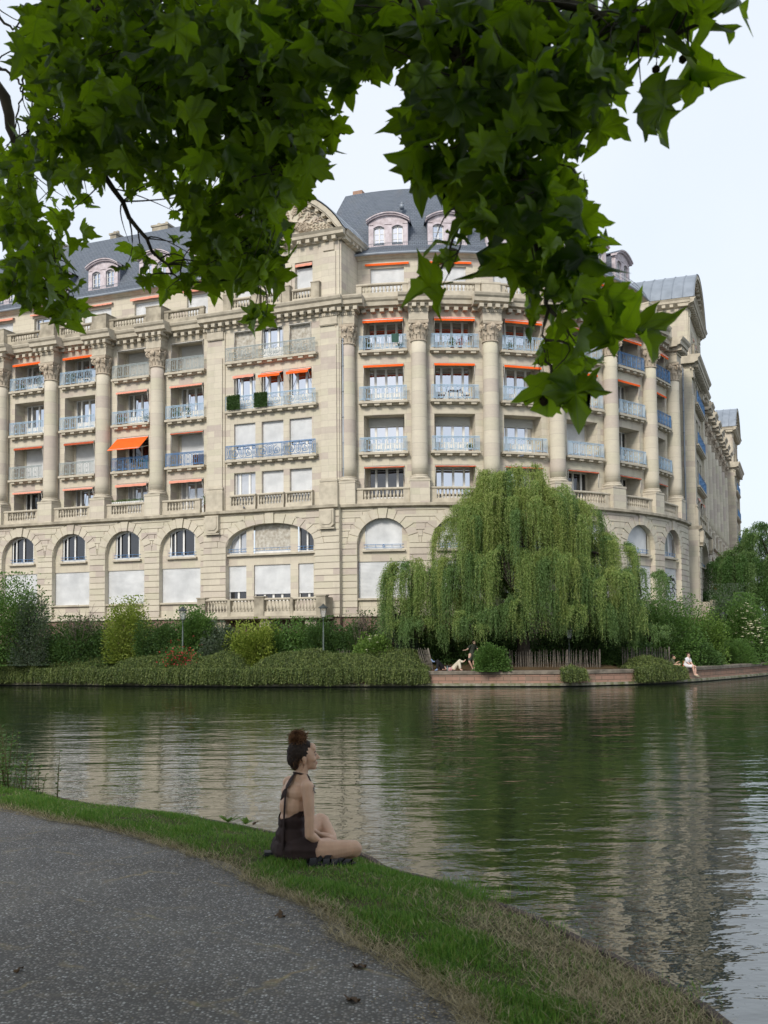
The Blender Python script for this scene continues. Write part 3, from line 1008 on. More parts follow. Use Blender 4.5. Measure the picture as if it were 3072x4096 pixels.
    for a, b in ((-4.3, -2.6), (-2.4, -.55), (.15, 2.05), (2.25, 3.95)):
        balustrade(fr, c + a, c + b, zt, vb, .88, blocks=(.03, .03))
    for a, b in ((-4.9, -4.3), (-2.6, -2.4), (-.55, .15), (2.05, 2.25), (3.95, 4.6)):
        big = b - a > .4; m = MB()
        m.box(c + a + .002, c + b - .002, vb - .2, vb + .2 + .05 * big, 3.26, 4.38 + .1 * big); 
        if big: m.box(c + a - .05, c + b + .05, vb - .24, vb + .3, 4.482, 4.56)
        bbuild(m, 'pier', [MAT['parapet']], fr)
    for x in (c - 4.75, c + 4.45): m = MB(); m.box(x - .15, x + .15, gv, vb - .2, 3.28, 4.42); bbuild(m, 'pier', [MAT['parapet']], fr)
    # attic
    va = .2
    m = MB()
    wa = .66
    ed = [c - H] + [x for d in wd3 for x in (c + d * 1.09 - wa, c + d * 1.09 + wa)] + [c + H]
    for i in range(0, len(ed), 2): m.box(ed[i], ed[i + 1], -8.5, va, 24.12, 28.1)
    for d in wd3:
        x = c + d * 1.09
        m.box(x - wa, x + wa, -.5, va, 27.0, 28.1); m.box(x - wa, x + wa, -.5, va + .02, 24.12, 24.45)
    for sg in (-1, 1):
        x = c + sg * 4.25
        m.box(x - .75, x + .75, va - .02, va + .10, 24.13, 28.1); m.box(x - .5, x + .5, va, va + .18, 24.13, 27.35); m.box(x - .4, x + .4, va + .1, va + .2, 27.45, 27.95)
    for x in (c - 1.15, c + 1.17): m.box(x - .27, x + .27, va - .02, va + .07, 24.13, 26.95)
    bbuild(m, 'wall', [MAT['stone']], fr)
    for i, d in enumerate(wd3):
        x = c + d * 1.09
        shutter(fr, x, va - .34, 24.4, 1.3, 2.28); balustrade(fr, x - .72, x + .72, 24.45, va + .16, .66, blocks=(.06, .06), n=6)
        if i: awning(fr, x, va - .25, 26.98, 1.26, 'salmon', False)
    for x in (c - 3.35, c - 1.15, c + 1.17, c + 3.35): m = MB(); m.box(x - .3, x + .3, va + .02, va + .40, 24.14, 25.35); m.box(x - .33, x + .33, va + .01, va + .43, 25.352, 25.42); bbuild(m, 'pier', [MAT['parapet']], fr)
    # pediment
    m = MB()
    n = 16
    PC = [(0, 28.05), (.10, 28.05), (.16, 28.2), (.55, 28.34), (.58, 28.52), (.72, 28.68), (0, 28.70)]
    m.sweep([(-.3 if i in (0, 6) else p[0] + va + .05, p[1]) for i, p in enumerate(PC)], c - H - .42, c + H + .42)
    for i in range(n):
        d = c - H + (i + .5) * 2 * H / n; m.box(d - .14, d + .14, va, va + .52, 28.06, 28.30)
    for sg in (-1, 1):                                       # cornice along the flanks
        for i in range(13):
            q = -.3 - i * .62; x = c + sg * (H + .01)
            m.box(min(x, x + sg * .42), max(x, x + sg * .42), q - .14, q + .14, 28.06, 28.30)
        k = len(m.V); pr = [(0, 28.05), (.10, 28.05), (.50, 28.33), (.52, 28.50), (.62, 28.66), (0, 28.69)]
        for q in (va + .3, -8.5): m.V += [(c + sg * (H + p[0] - .1 * (p[0] == 0)), q, p[1]) for p in pr]
        for j in range(6):
            l = (j + 1) % 6; f = (k + j, k + l, k + 6 + l, k + 6 + j); m.face(f if sg < 0 else f[::-1], ((0, 0), (1, 0), (1, 1), (0, 1)))
    RA = (5.5 ** 2 + 3.2 ** 2) / (2 * 3.2); za = 28.72 + 3.2 - RA
    th0 = math.asin(5.5 / RA)
    ts = np.linspace(-th0, th0, 29)
    def arcband(m, r0, r1, v0, v1, mi=0):
        for a, b in zip(ts[:-1], ts[1:]):
            q = [(c + r0 * math.sin(a), za + r0 * math.cos(a)), (c + r0 * math.sin(b), za + r0 * math.cos(b)), (c + r1 * math.sin(b), za + r1 * math.cos(b)), (c + r1 * math.sin(a), za + r1 * math.cos(a))]
            q = [(x, max(z, 28.70)) for x, z in q]
            m.prism(q, v0, v1, mi)
    arcband(m, RA - .34, RA - .02, -.3, va + .62); arcband(m, RA - .44, RA - .34, -.3, va + .50); arcband(m, RA - .74, RA - .62, -.3, va + .12)
    for i, a in enumerate(np.linspace(-th0 * .93, th0 * .93, 19)):
        u, z = c + (RA - .53) * math.sin(a), za + (RA - .53) * math.cos(a)
        if z > 28.95: m.box(u - .13, u + .13, va - .05, va + .46, z - .1, z + .1)
    bbuild(m, 'pediment', [MAT['trim']], fr)
    m = MB()
    arch = [(c + (RA - .6) * math.sin(t), max(28.70, za + (RA - .6) * math.cos(t))) for t in ts]
    m.prism([(x, z) for x, z in arch[::-1]], -.3, va - .02)
    bbuild(m, 'tympanum', [MAT['stone']], fr)
    if detail:                                                # carved cartouche, bell, garlands, branches
        m = MB(); vt = va - .02
        def dome(x, z, rx, rz, h, n=8):
            m.grid([[(x + rx * k * math.cos(t), vt + h * math.sqrt(max(0, 1 - k * k)) + .01, z + rz * k * math.sin(t)) for t in np.linspace(0, 2 * PI, n + 1)] for k in (1, .85, .55, .05)], 0, True)
        cz = 30.0
        m.tube([(c + .92 * math.cos(t), vt + .06, cz + 1.08 * math.sin(t)) for t in np.linspace(0, 2 * PI, 29)], .10, 6)
        m.tube([(c + .80 * math.cos(t), vt + .05, cz + .95 * math.sin(t)) for t in np.linspace(0, 2 * PI, 29)], .05, 6)
        dome(c, cz, .76, .90, .10, 20)
        for t in np.linspace(-.25, PI + .25, 26):
            q = 1.14 + .02 * math.sin(t * 9); dome(c + q * math.cos(t), cz + .14 + q * 1.1 * math.sin(t), .13, .12, .16, 6)
        dome(c, 31.32, .36, .30, .34, 12); m.tube([(c - .42, vt + .3, 31.13), (c, vt + .38, 31.1), (c + .42, vt + .3, 31.13)], .07, 6)
        for sg in (-1, 1):
            for i in range(4): m.tube([(c + sg * .3, vt + .2, 31.28 + i * .06), (c + sg * (.62 + .08 * i), vt + .24, 31.36 + i * .05), (c + sg * (.98 - .05 * i), vt + .2, 31.22 + i * .03)], [.05, .07, .02], 5)
            rr = random.Random(3)
            for i in range(46):                               # flower garland
                t = rr.random(); x = 1.0 + t * 1.75; z = 29.9 - .75 * t ** .6 + rr.uniform(-.22, .28) * (.6 + t * .6)
                r = rr.uniform(.11, .22); dome(c + sg * x, max(z, 28.95), r, r, r * 1.1 + .08, 7); 
                m.tube([(c + sg * x + r * .6 * math.cos(a), vt + r + .1, max(z, 28.95) + r * .6 * math.sin(a)) for a in np.linspace(0, 5.5, 7)], .025, 4)
            for bx, bz, an, ln in ((1.5, 30.1, 1.25, 1.0), (1.9, 29.9, .95, 1.25), (2.3, 29.7, .7, 1.3), (2.6, 29.4, .35, 1.6), (2.7, 29.2, .05, 1.4)):
                P = [(c + sg * (bx + ln * t * math.cos(an)), vt + .06, bz + ln * t * math.sin(an) - .1 * t * t) for t in np.linspace(0, 1, 6)]
                m.tube(P, [.035, .033, .03, .026, .02, .012], 5)
                for j, p in enumerate(P[1:]):
                    for sd in (-1, 1):
                        a2 = an + sd * .75; ll = .34 - .02 * j
                        m.tube([p, (p[0] + sg * ll * .5 * math.cos(a2), vt + .11, p[2] + ll * .5 * math.sin(a2)), (p[0] + sg * ll * math.cos(a2), vt + .05, p[2] + ll * math.sin(a2))], [.015, .055, .01], 5)
        bbuild(m, 'relief', [MAT['carved']], fr)
    # barrel roof in zinc with standing seams
    m = MB()
    rows = [[(c + (RA + .04) * math.sin(t), q, max(28.72, za + (RA + .04) * math.cos(t))) for t in ts] for q in (va + .66, -9.0)]
    m.grid(rows, 0, True)
    rows = [[(c + (RA - .02) * math.sin(t), q, max(28.70, za + (RA - .02) * math.cos(t))) for t in ts] for q in (va + .66, -9.0)]
    m.grid(rows, 0, True, True)
    m.prism([(x, z) for x, z in [(c + (RA + .03) * math.sin(t), max(28.70, za + (RA + .03) * math.cos(t))) for t in ts][::-1]], -9.05, -9.0)
    q = va + .6
    while q > -9:
        m.tube([(c + (RA + .06) * math.sin(t), q, max(28.74, za + (RA + .06) * math.cos(t))) for t in ts], .035, 4, sm=False); q -= .85
    bbuild(m, 'roof', [MAT['zinc']], fr)

def attic_and_roof(fr, s0, s1, bays, spec, cols, blocks=True, hi=.0):
    """terrace parapet, set-back attic wall with shutters, slate mansard with dormers"""
    sg = wseg(fr, s1 - s0)
    va = -2.3
    m = MB()
    ed = [s0] + [x for c in bays for x in (c - 1.3, c + 1.3)] + [s1]
    for i in range(0, len(ed), 2):
        a, b = ed[i], ed[i + 1]
        if b - a > .02: m.box(a, b, va - .5, va, 24.0, 27.6, 0, wseg(fr, b - a))
    for c in bays: m.box(c - 1.3, c + 1.3, va - .5, va, 26.95, 27.6, 0, 4 if fr.kind == 'arc' else 1)
    bbuild(m, 'wall', [MAT['stone']], fr)
    for c, sp in zip(bays, spec):
        if sp[0] == 'window': window(fr, c, va - .3, 24.15, 2.56, 2.8, (.6, 1, 1, .6), 'glass', .3)
        else: shutter(fr, c, va - .22, 24.15, 2.58, 2.8)
        if sp[1]: awning(fr, c, va + .02, 27.3, 3.0, sp[1], False)
    # parapet
    xs = sorted(cols)
    if blocks:
        for x in xs: m = MB(); m.box(x - .63, x + .63, -.7, .56, 24.11, 25.35, 0, 2); m.box(x - .67, x + .67, -.74, .6, 25.353, 25.42, 0, 2); bbuild(m, 'pier', [MAT['parapet']], fr)
    else:
        for x in xs:
            m = MB(); t_ = 25.75 if x == xs[-1] else 25.0
            m.box(x - .62, x + .62, -.4, .40, 24.11, t_, 0, 2); m.box(x - .64, x + .64, -.42, .43, t_ - .1, t_ + .02, 0, 2)
            bbuild(m, 'pier', [MAT['trim']], fr)
    for c in bays:
        near = [x for x in xs if abs(x - c) < 3.2]
        a = max([x + .65 for x in near if x < c] + [c - 1.7]); b = min([x - .65 for x in near if x > c] + [c + 1.7])
        balustrade(fr, a, b, 24.42, .08, .62, blocks=(.36, .36), seg=wseg(fr, b - a), mat='parapet' if blocks else 'trim')
    # eaves, gutter, slate skirt and mansard
    m = MB(); m.sweep([(va - .3, 27.55), (va + .10, 27.55), (va + .2, 27.66), (-1.85, 27.74), (-1.85, 27.80), (va - .3, 27.80)], s0, s1, sg); bbuild(m, 'eaves', [MAT['trim']], fr)
    m = MB(); g = [(-1.82 + .09 * math.cos(t), 27.80 + .09 * math.sin(t)) for t in np.linspace(0, 2 * PI, 9)[:-1]]; m.sweep(g, s0, s1, sg); bbuild(m, 'gutter', [MAT['zinc']], fr)
    m = MB(); m.sweep([(-1.75, 27.82), (-2.0, 28.02), (-2.75, 28.55), (-2.95, 28.75), (-4.2, 30.7), (-5.6, 32.75), (-7.0, 34.45), (-7.3, 34.6), (-13, 34.6), (-13, 27.8)], s0, s1, sg)
    bbuild(m, 'roof', [MAT['slate']], fr)
    m = MB()
    for z in (28.42, 28.66): m.tube([(s0 + (s1 - s0) * i / sg, -2.25, z) for i in range(sg + 1)], .018, 4, sm=False)
    n = int((s1 - s0) / .16)
    for i in range(n): x = s0 + (i + .5) * (s1 - s0) / n; m.tube([(x, -2.25, 28.15 if i % 6 == 0 else 28.42), (x, -2.25, 28.66)], .01, 3, sm=False)
    bbuild(m, 'snow_guard', [MAT['zinc']], fr)
    for c in bays: dormer(fr, c)

def mk_dormer():
    m = MB(); w = 1.36
    n = 12; R2 = (1.5 ** 2 + .5 ** 2) / (2 * .5)
    top = [(x, 30.35 + math.sqrt(max(0, R2 * R2 - x * x)) - (R2 - .5)) for x in np.linspace(-1.5, 1.5, n + 1)]
    F0 = -2.95
    def col(a, b): m.box(a, b, F0 - .3, F0, 28.72, 30.2)
    col(-w, -1.02); col(-.26, .26); col(1.02, w)
    m.box(-w, w, F0 - .3, F0 + .02, 28.6, 28.78)
    for cx in (-.64, .64):                                   # segmental window heads
        for i in range(8):
            a = cx - .38 + .76 * i / 8; b = a + .095
            za = 30.02 + .16 * (1 - ((a - cx) / .38) ** 2); zb = 30.02 + .16 * (1 - ((b - cx) / .38) ** 2)
            m.prism([(a, za), (b, zb), (b, 30.25), (a, 30.25)], F0 - .3, F0)
            m.prism([(a, za - .02), (b, zb - .02), (b, zb + .06), (a, za + .06)], F0, F0 + .03)
    m.prism([(-w, 30.25), (w, 30.25)] + [(x * .9, z) for x, z in top[::-1]], F0 - .3, F0 - .003)
    for q, (e0, e1, vv) in enumerate(((.0, .10, .18), (.10, .18, .28))):
        for i in range(n):
            a, b = top[i], top[i + 1]
            m.prism([(a[0], a[1] + e0), (b[0], b[1] + e0), (b[0], b[1] + e1), (a[0], a[1] + e1)], F0 - .3, F0 + vv)
    return m
def mk_dormer_roof():
    m = MB(); n = 12; R2 = (1.5 ** 2 + .5 ** 2) / (2 * .5)
    top = [(x, 30.54 + math.sqrt(max(0, R2 * R2 - x * x)) - (R2 - .5)) for x in np.linspace(-1.52, 1.52, n + 1)]
    m.grid([[(x, -2.66, z) for x, z in top], [(x, -5.2, z) for x, z in top]], 0, True)
    for x in (-1.3, 1.3): m.box(x - .06, x + .06, -5.2, -3.25, 28.7, 30.5)
    return m
def mk_dormer_sash():
    m = MB()
    for cx in (-.64, .64):
        m.box(cx - .38, cx + .38, -3.17, -3.1, 28.78, 28.86)
        for x in (-.38, -.03, .31): m.box(cx + x, cx + x + .07, -3.17, -3.1, 28.86, 30.16)
        m.box(cx - .38, cx + .38, -3.17, -3.1, 30.02, 30.2)
        for z in (29.22, 29.62): m.box(cx - .31, cx + .31, -3.16, -3.12, z, z + .03)
    return m
def mk_dormer_pane():
    m = MB()
    for cx in (-.64, .64): m.box(cx - .38, cx + .38, -3.2, -3.15, 28.8, 30.2)
    return m
def dormer(fr, c):
    o = inst('dormer', 0, mk_dormer, MAT['lilac'], fr, c, 0, 0)
    inst('dormer_roof', 0, mk_dormer_roof, MAT['slate'], None, 0, 0, 0, o)
    inst('sash', 0, mk_dormer_sash, MAT['white'], None, 0, 0, 0, o)
    inst('pane', 'd', mk_dormer_pane, MAT['glass'], None, 0, 0, 0, o)

def downpipe(fr, s, v, z0, z1, r=.06, mat='zinc', bend=None):
    m = MB(); pts = [(s, v, z0), (s, v, z1)]
    if bend: pts.append(bend)
    m.tube(pts, r, 7)
    z = z0 + 1
    while z < z1: m.lathe([(r * 1.35, z), (r * 1.35, z + .06)], s, v, 8); z += 1.7
    bbuild(m, 'downpipe', [MAT[mat]], fr)

# ---- the three fronts
W, G, B_, N_ = 'window', 'glass', 'lightblue', None
# left front: columns at s = -4.69, 0, 4.69, 9.38
LC = [-4.69, 0.0, 4.69, 9.38]
LB = [-7.05, -2.345, 2.345, 7.035, 11.62]
ground_storeys(FL, -8.96, 13.65, LB)
upper_wall(FL, -8.96, 13.65, LB)
entablature(FL, -8.96, 13.65, LC)
LSPEC = [
 {1: (W, N_, 'salmon_scallop', 'glass_dark'), 2: ('shutter', 'greyblue', 'dull', G), 3: (W, B_, N_, G), 4: (W, B_, 'orange_scallop', G)},
 {1: (W, N_, 'salmon_scallop', 'glass_dark'), 2: ('shutter', 'greyblue', 'dull', G), 3: (W, B_, N_, G), 4: (W, B_, 'orange_scallop', G)},
 {1: (W, N_, 'salmon_scallop', G), 2: ('shutter', 'greyblue', 'dull', G), 3: (W, B_, N_, G), 4: (W, B_, 'orange_scallop', G)},
 {1: (W, N_, 'salmon', 'glass_curtain'), 2: (W, 'blue', 'out', 'glass_dark'), 3: (W, B_, 'salmon_scallop', G), 4: ('grey_shutter', 'greyblue', 'bar', G)},
 {1: (W, N_, 'salmon', 'glass_curtain'), 2: ('shutter', 'blue', 'red', G), 3: (W, B_, 'salmon_scallop', G), 4: ('grey_shutter', 'greyblue', 'bar', G)}]
for i, (c, sp) in enumerate(zip(LB, LSPEC)):
    bay(FL, c, sp)
    arch_recess(FL, c, 1.02, kind='glass_dark')
for s in LC:
    column(FL, s); bput(inst('pedestal', 0, mk_pedestal, MAT['stone'], FL, s, 0, 0), FL, s)
for i, c in enumerate(LB):
    a = c - 1.72 if i else c - 1.2; b = c + 1.72 if i < 4 else c + 1.5
    if i == 4: a = 9.38 + .66
    balustrade(FL, a, b, FLOOR[1] + .02, .22, .74)
attic_and_roof(FL, -14.0, 14.0, LB, [('shutter', 'salmon'), (W, 'salmon_scallop'), ('shutter', 'salmon_scallop'), ('shutter', 'salmon'), ('shutter', 'salmon')], LC)

PAV_L = {1: (('glass_curtain', 'shutter', 'shutter'), N_, (N_,) * 3), 2: (('part', 'shutter', 'part'), 'blue', (N_,) * 3),
         3: (('glass', 'glass', 'glass'), B_, ('salmon', 'half', 'half')), 4: (('old_shutter', 'glass', 'old_shutter'), 'greyblue', ('bar', 'bar', 'bar'))}
pavilion(FL, 18.75, PAV_L)
PAV_0 = {1: (('glass', 'shutter', 'shutter'), N_, (N_,) * 3), 2: (('part', 'shutter', 'shutter'), 'blue', (N_,) * 3),
         3: (('glass', 'glass', 'glass'), B_, (N_,) * 3), 4: (('glass', 'glass', 'shutter'), B_, (N_,) * 3)}
pavilion(FL, -14.06, PAV_0, True, False)

# rounded corner: seven columns, six bays
st = R_(12.63) * ARC_R
CC = [st * k for k in range(-3, 4)]
CB = [st * (k + .5) for k in range(-3, 3)]
E0, E1 = -16.45, 16.45
ground_storeys(FC, E0, E1, CB)
upper_wall(FC, E0, E1, CB)
entablature(FC, E0, E1, CC)
for i, c in enumerate(CB):
    f2 = ('part', B_, N_, G) if i < 3 else (('shutter' if i == 3 else W), B_, N_, 'glass_dark')
    sp = {1: (W, N_, 'red', 'glass_dark' if i in (0, 3, 4, 5) else G), 2: f2, 3: (W, B_ if i < 5 else 'blue', 'orange', G), 4: (W, B_ if i < 4 else 'blue', 'orange_box', G)}
    bay(FC, c, sp)
    arch_recess(FC, c, 1.19, kind='shutter' if i < 5 else 'glass_curtain')
    balustrade(FC, c - 1.72, c + 1.72, FLOOR[1] + .02, .22, .74, seg=5)
for s in CC:
    column(FC, s); inst('pedestal', 0, mk_pedestal, MAT['stone'], FC, s, 0, 0)
attic_and_roof(FC, -17.6, 17.6, CB, [('shutter', 'orange')] * 6, CC[1:-1], False)

# right front
RC_ = [4.69 * k for k in range(8)]
RB = [4.69 * (k + .5) for k in range(7)]
RB2 = [-2.3] + RB + [35.2]
ground_storeys(FR, -4.25, 40.4, RB2)
upper_wall(FR, -4.25, 40.4, RB2)
entablature(FR, -4.25, 40.4, RC_)
for i, c in enumerate(RB2):
    bay(FR, c, {1: (W, N_, 'red', G), 2: (W, 'blue', N_, G), 3: (W, 'blue', 'orange', G), 4: (W, 'blue', 'orange', G)})
    arch_recess(FR, c, 1.02, kind='glass_dark', gf='none')
    awning(FR, c, GV - .05, 6.6, 2.9, 'half')
    window(FR, c, GV - .48, 4.3, 3.3, 2.42, (1, 1, 1), 'glass_dark', .1)
    balustrade(FR, c - 1.72, c + 1.72, FLOOR[1] + .02, .22, .74, n=8)
for s in RC_:
    column(FR, s); inst('pedestal', 0, mk_pedestal, MAT['stone'], FR, s, 0, 0)
attic_and_roof(FR, -5.0, 41.0, RB2, [('shutter', N_)] * 9, RC_)
PAV_R = {1: (('glass', 'glass', 'glass'), N_, ('salmon', N_, 'salmon')), 2: (('glass', 'glass', 'glass'), 'blue', (N_,) * 3),
         3: (('glass', 'glass', 'glass'), 'blue', (N_,) * 3), 4: (('glass', 'glass', 'glass'), 'blue', (N_,) * 3)}
FR2 = Frame('line', (29.2157 + .45 * NR[0], 95.116 + .45 * NR[1]), ER, NR)
pavilion(FR2, -9.37, PAV_R, True, True)
pavilion(FR2, 45.5, PAV_R, True, False)

for fr, s, v in ((FL, 23.95, .25), (FR, -14.62, .25)):
    downpipe(fr, s, v, 3.3, 23.0, .06, 'zinc')
for fr, s, v, q in ((FC, -16.0, -1.95, (-16.1, -1.82, 27.75)), (FC, 16.0, -1.95, (16.1, -1.82, 27.75)), (FL, -8.7, -1.95, (-8.6, -1.82, 27.75))):
    downpipe(fr, s, v, 24.1, 27.3, .07, 'zinc', q)
m = MB()
for s in (-7.0, -1.0, 3.6): m.box(s - .75, s + .75, -9.6, -8.6, 34.4, 35.55); m.box(s - .82, s + .82, -9.67, -8.53, 35.553, 35.68)
for k, (s, w) in enumerate(((-6.9, .75), (-.9, .3), (3.7, .75))):
    ch = MB(); ch.box(s - w, s + w, -9.4, -8.5, 34.4, 35.5); ch.box(s - w - .08, s + w + .08, -9.48, -8.42, 35.503, 35.65)
    for q in (-.5, .5): ch.lathe([(.16, 35.65), (.13, 35.95)], s + q * w, -8.95, 8)
    bbuild(ch, 'chimney', [MAT['parapet']], FL)
ch = MB(); ch.box(-17.4, -16.2, -8.8, -8.0, 34.4, 35.2); bbuild(ch, 'chimney', [M('chimney brick', (.36, .23, .17), None, 6, .9)], FC)
for s in (-10.9, -5.4, 0, 5.4):                              # hooded roof vents
    m = MB()
    m.lathe([(.2, 32.0), (.2, 32.35)], s, -4.7, 10); m.lathe([(.22, 32.35), (.02, 32.5)], s, -4.7, 10); bbuild(m, 'roof_vent', [MAT['zinc']], FC)

# painted tags on the last ground floor shutter of the rounded corner
m = MB(); c = CB[5]; vg = GV - .36 - .058
def gpt(x, y):                                               # pixel of the shutter close-up -> s, z
    return (c - 1.62 + (x - 325) / 655.0 * 3.24, 6.72 - (y - 30) / 1990.0 * 2.36)
STR = [[(345, 700), (340, 780), (375, 760), (385, 640), (390, 520), (400, 640), (405, 770)], [(430, 520), (425, 680), (460, 690), (470, 560), (440, 560)], [(470, 700), (480, 830), (455, 850), (440, 780)],
 [(500, 490), (500, 690), (495, 520), (530, 540), (535, 620), (505, 650), (530, 800)], [(575, 530), (555, 620), (565, 740), (600, 780)], [(620, 560), (650, 680), (640, 760)], [(655, 600), (615, 740)],
 [(690, 540), (690, 770), (720, 800), (730, 640), (725, 500)], [(690, 520), (760, 530)], [(705, 580), (755, 560)], [(760, 600), (760, 790), (790, 650), (800, 780), (820, 600)], [(830, 800), (850, 640), (890, 720), (910, 880)], [(820, 720), (900, 700)],
 [(345, 1260), (340, 980), (375, 945), (430, 1020), (425, 1120), (370, 1170), (415, 1210), (350, 1270)], [(350, 1460), (385, 1560), (470, 1880), (380, 2010), (480, 2000), (530, 1920)], [(400, 1500), (405, 1440), (450, 1440), (470, 1560), (520, 1700), (550, 1620), (545, 1100), (460, 980), (440, 1060), (460, 1420)],
 [(470, 1440), (510, 1420), (520, 1300), (480, 1270), (455, 1400)], [(490, 960), (580, 890), (640, 1000), (620, 1270), (700, 1500), (710, 1840), (770, 1990), (800, 1900), (810, 1760), (850, 1780), (835, 1740)], [(640, 960), (660, 880), (710, 930), (740, 890), (820, 1010), (790, 1240), (820, 1400), (890, 1560), (860, 1790)],
 [(600, 1450), (580, 1520), (640, 1510), (690, 1510)], [(720, 1490), (760, 1550), (790, 1460)], [(690, 1190), (680, 1290), (750, 1280), (780, 1210)], [(530, 1930), (560, 1800), (630, 1780), (620, 1950), (600, 2010), (720, 1900)], [(500, 1700), (510, 1820), (470, 1960)], [(860, 1050), (830, 1080), (840, 1180), (900, 1270), (985, 1300)], [(860, 940), (870, 1040), (905, 1100)], [(945, 880), (955, 940)]]
for pl in STR: m.tube([(*gpt(*p)[:1], vg, gpt(*p)[1]) for p in pl], .034, 4, sm=False)
bbuild(m, 'graffiti', [M('black spray paint', (.02, .02, .025), None, 2, .7)], FC)
# ------------------------------------------------------------------ setting: water, banks, path
CAMZ = 1.70
def at(x, y, D):
    """point at depth D (metres along the level view axis) that the photograph shows at pixel (x, y) of 3072 x 4096"""
    a = (x - 1536.0) / 4136.18; b = (2332.77 - y) / 4136.18
    X = a * math.cos(ROLL) + b * math.sin(ROLL); u = -a * math.sin(ROLL) + b * math.cos(ROLL)
    d = (X, math.cos(PITCH) - u * math.sin(PITCH), math.sin(PITCH) + u * math.cos(PITCH))
    t = D / d[1]
    return Vector((d[0] * t, D, d[2] * t + CAMZ))
def gx(px, D): return at(px, 2560, D).x

WATER_Z = -1.05
def M_water():
    m, n, out = newmat('river water')
    tc = n.nodes.new('ShaderNodeTexCoord')
    a = noise(n, mapping(n, tc.outputs['Object'], (.62, 1.25, 1), (0, 0, .12)), 2.6, 3, .5)
    b = noise(n, mapping(n, tc.outputs['Object'], (.5, 1.1, 1), (0, 0, -.2)), .75, 2, .5)
    c = noise(n, mapping(n, tc.outputs['Object'], (.8, 1.0, 1), (0, 0, .5)), 9.0, 2, .5)
    w = noise(n, tc.outputs['Object'], .07, 3)
    def mul(x, k):
        q = n.nodes.new('ShaderNodeMath'); q.operation = 'MULTIPLY'; n.links.new(x, q.inputs[0])
        if hasattr(k, 'is_output'): n.links.new(k, q.inputs[1])
        else: q.inputs[1].default_value = k
        return q.outputs[0]
    def add(x, y):
        q = n.nodes.new('ShaderNodeMath'); q.operation = 'ADD'; n.links.new(x, q.inputs[0]); n.links.new(y, q.inputs[1]); return q.outputs[0]
    calm = ramp(n, w, [(.35, (.45, .45, .45)), (.6, (1, 1, 1))])
    h = add(add(mul(mul(a, .55), calm), mul(b, 1.0)), mul(mul(c, .08), calm))
    p = bsdf(n, out, (.010, .018, .008), .02, h, 1.0, .040, .5)
    p.inputs['IOR'].default_value = 2.35
    return m
MAT['water'] = M_water()
m = MB()
m.V = [(-260, -30, WATER_Z), (260, -30, WATER_Z), (260, 260, WATER_Z), (-260, 260, WATER_Z)]
m.face((0, 1, 2, 3), ((0, 0), (1, 0), (1, 1), (0, 1)))
tag(m.build('river', MAT['water'], world=True), kind='structure')

QUAY = [(-200, 120), (-60, 75.5), (-27.86, 66.51), (-24.43, 65.90), (-17.56, 63.99), (-7.88, 60.68), (2.15, 59.27), (9.28, 58.35), (13.0, 59.25), (17.19, 61.48), (21.72, 66.25), (26.73, 72.37), (32, 79.5), (60, 112), (150, 210)]
def catmull(P, n):
    P = [Vector((*p, 0)) if len(p) == 2 else Vector(p) for p in P]
    out = []
    for i in range(len(P) - 1):
        p0, p1, p2, p3 = P[max(i - 1, 0)], P[i], P[i + 1], P[min(i + 2, len(P) - 1)]
        for k in range(n):
            t = k / n
            out.append(.5 * ((2 * p1) + (-p0 + p2) * t + (2 * p0 - 5 * p1 + 4 * p2 - p3) * t * t + (-p0 + 3 * p1 - 3 * p2 + p3) * t ** 3))
    out.append(P[-1]); return out
QS = catmull(QUAY, 6)
QZ = -.14
def M_ground(name, a, b, c, sc=1.5):
    m, n, out = newmat(name)
    tc = n.nodes.new('ShaderNodeTexCoord')
    f = noise(n, tc.outputs['Object'], sc, 6, .65); g = noise(n, tc.outputs['Object'], sc * 14, 4)
    col = mix(n, .5, ramp(n, f, [(.35, a), (.5, b), (.65, c)]), ramp(n, g, [(.3, a), (.7, c)]))
    bsdf(n, out, col, .95, g, .6, .02, .1)
    return m
MAT['leaflitter'] = M_ground('soil with leaf litter', (.05, .035, .022), (.10, .07, .04), (.16, .11, .06), .8)
m = MB(); rows = []
for d, z in ((0, QZ - .02), (.7, QZ - .01), (3.0, 0.0), (6.5, .55), (9, 1.1), (14, 1.3), (40, 1.3), (600, 1.3)):
    rows.append([(p.x, p.y + d, z if not (p.x > 14 and d < 7) else QZ - .01 + .04 * d * (d > 3)) for p in QS])
m.grid(rows)
tag(m.build('far_bank', MAT['leaflitter'], world=True), kind='structure')

# quay wall of red sandstone along the far bank
MAT['quay'] = M_stone('quay sandstone', .82, .235, (.31, .19, .145), (.20, .15, .115), (.10, .08, .066), .022, .55)
MAT['coping'] = M('quay coping stone', (.22, .19, .155), (.10, .088, .072), 2.4, .9, .3)
MAT['plinth'] = M('mossy quay plinth', (.27, .25, .21), (.085, .10, .035), 3.2, .95, .4)
def strip(m, prof, pts, mi=0):
    """sweep a (d, z) profile along the quay line, d = distance towards the water"""
    b = len(m.V); k = len(prof); L = 0; Ls = []
    for i, p in enumerate(pts):
        t = (pts[min(i + 1, len(pts) - 1)] - pts[max(i - 1, 0)]).normalized()
        nrm = Vector((t.y, -t.x, 0))
        for d, z in prof: m.V.append((p.x + nrm.x * d, p.y + nrm.y * d, z))
        if i: L += (p - pts[i - 1]).length
        Ls.append(L)
    for i in range(len(pts) - 1):
        for j in range(k - 1):
            m.face((b + i*k + j, b + i*k + j + 1, b + (i+1)*k + j + 1, b + (i+1)*k + j), ((Ls[i], prof[j][1]), (Ls[i], prof[j+1][1]), (Ls[i+1], prof[j+1][1]), (Ls[i+1], prof[j][1])), mi)
QV = [p for p in QS if -60 <= p.x <= 60]
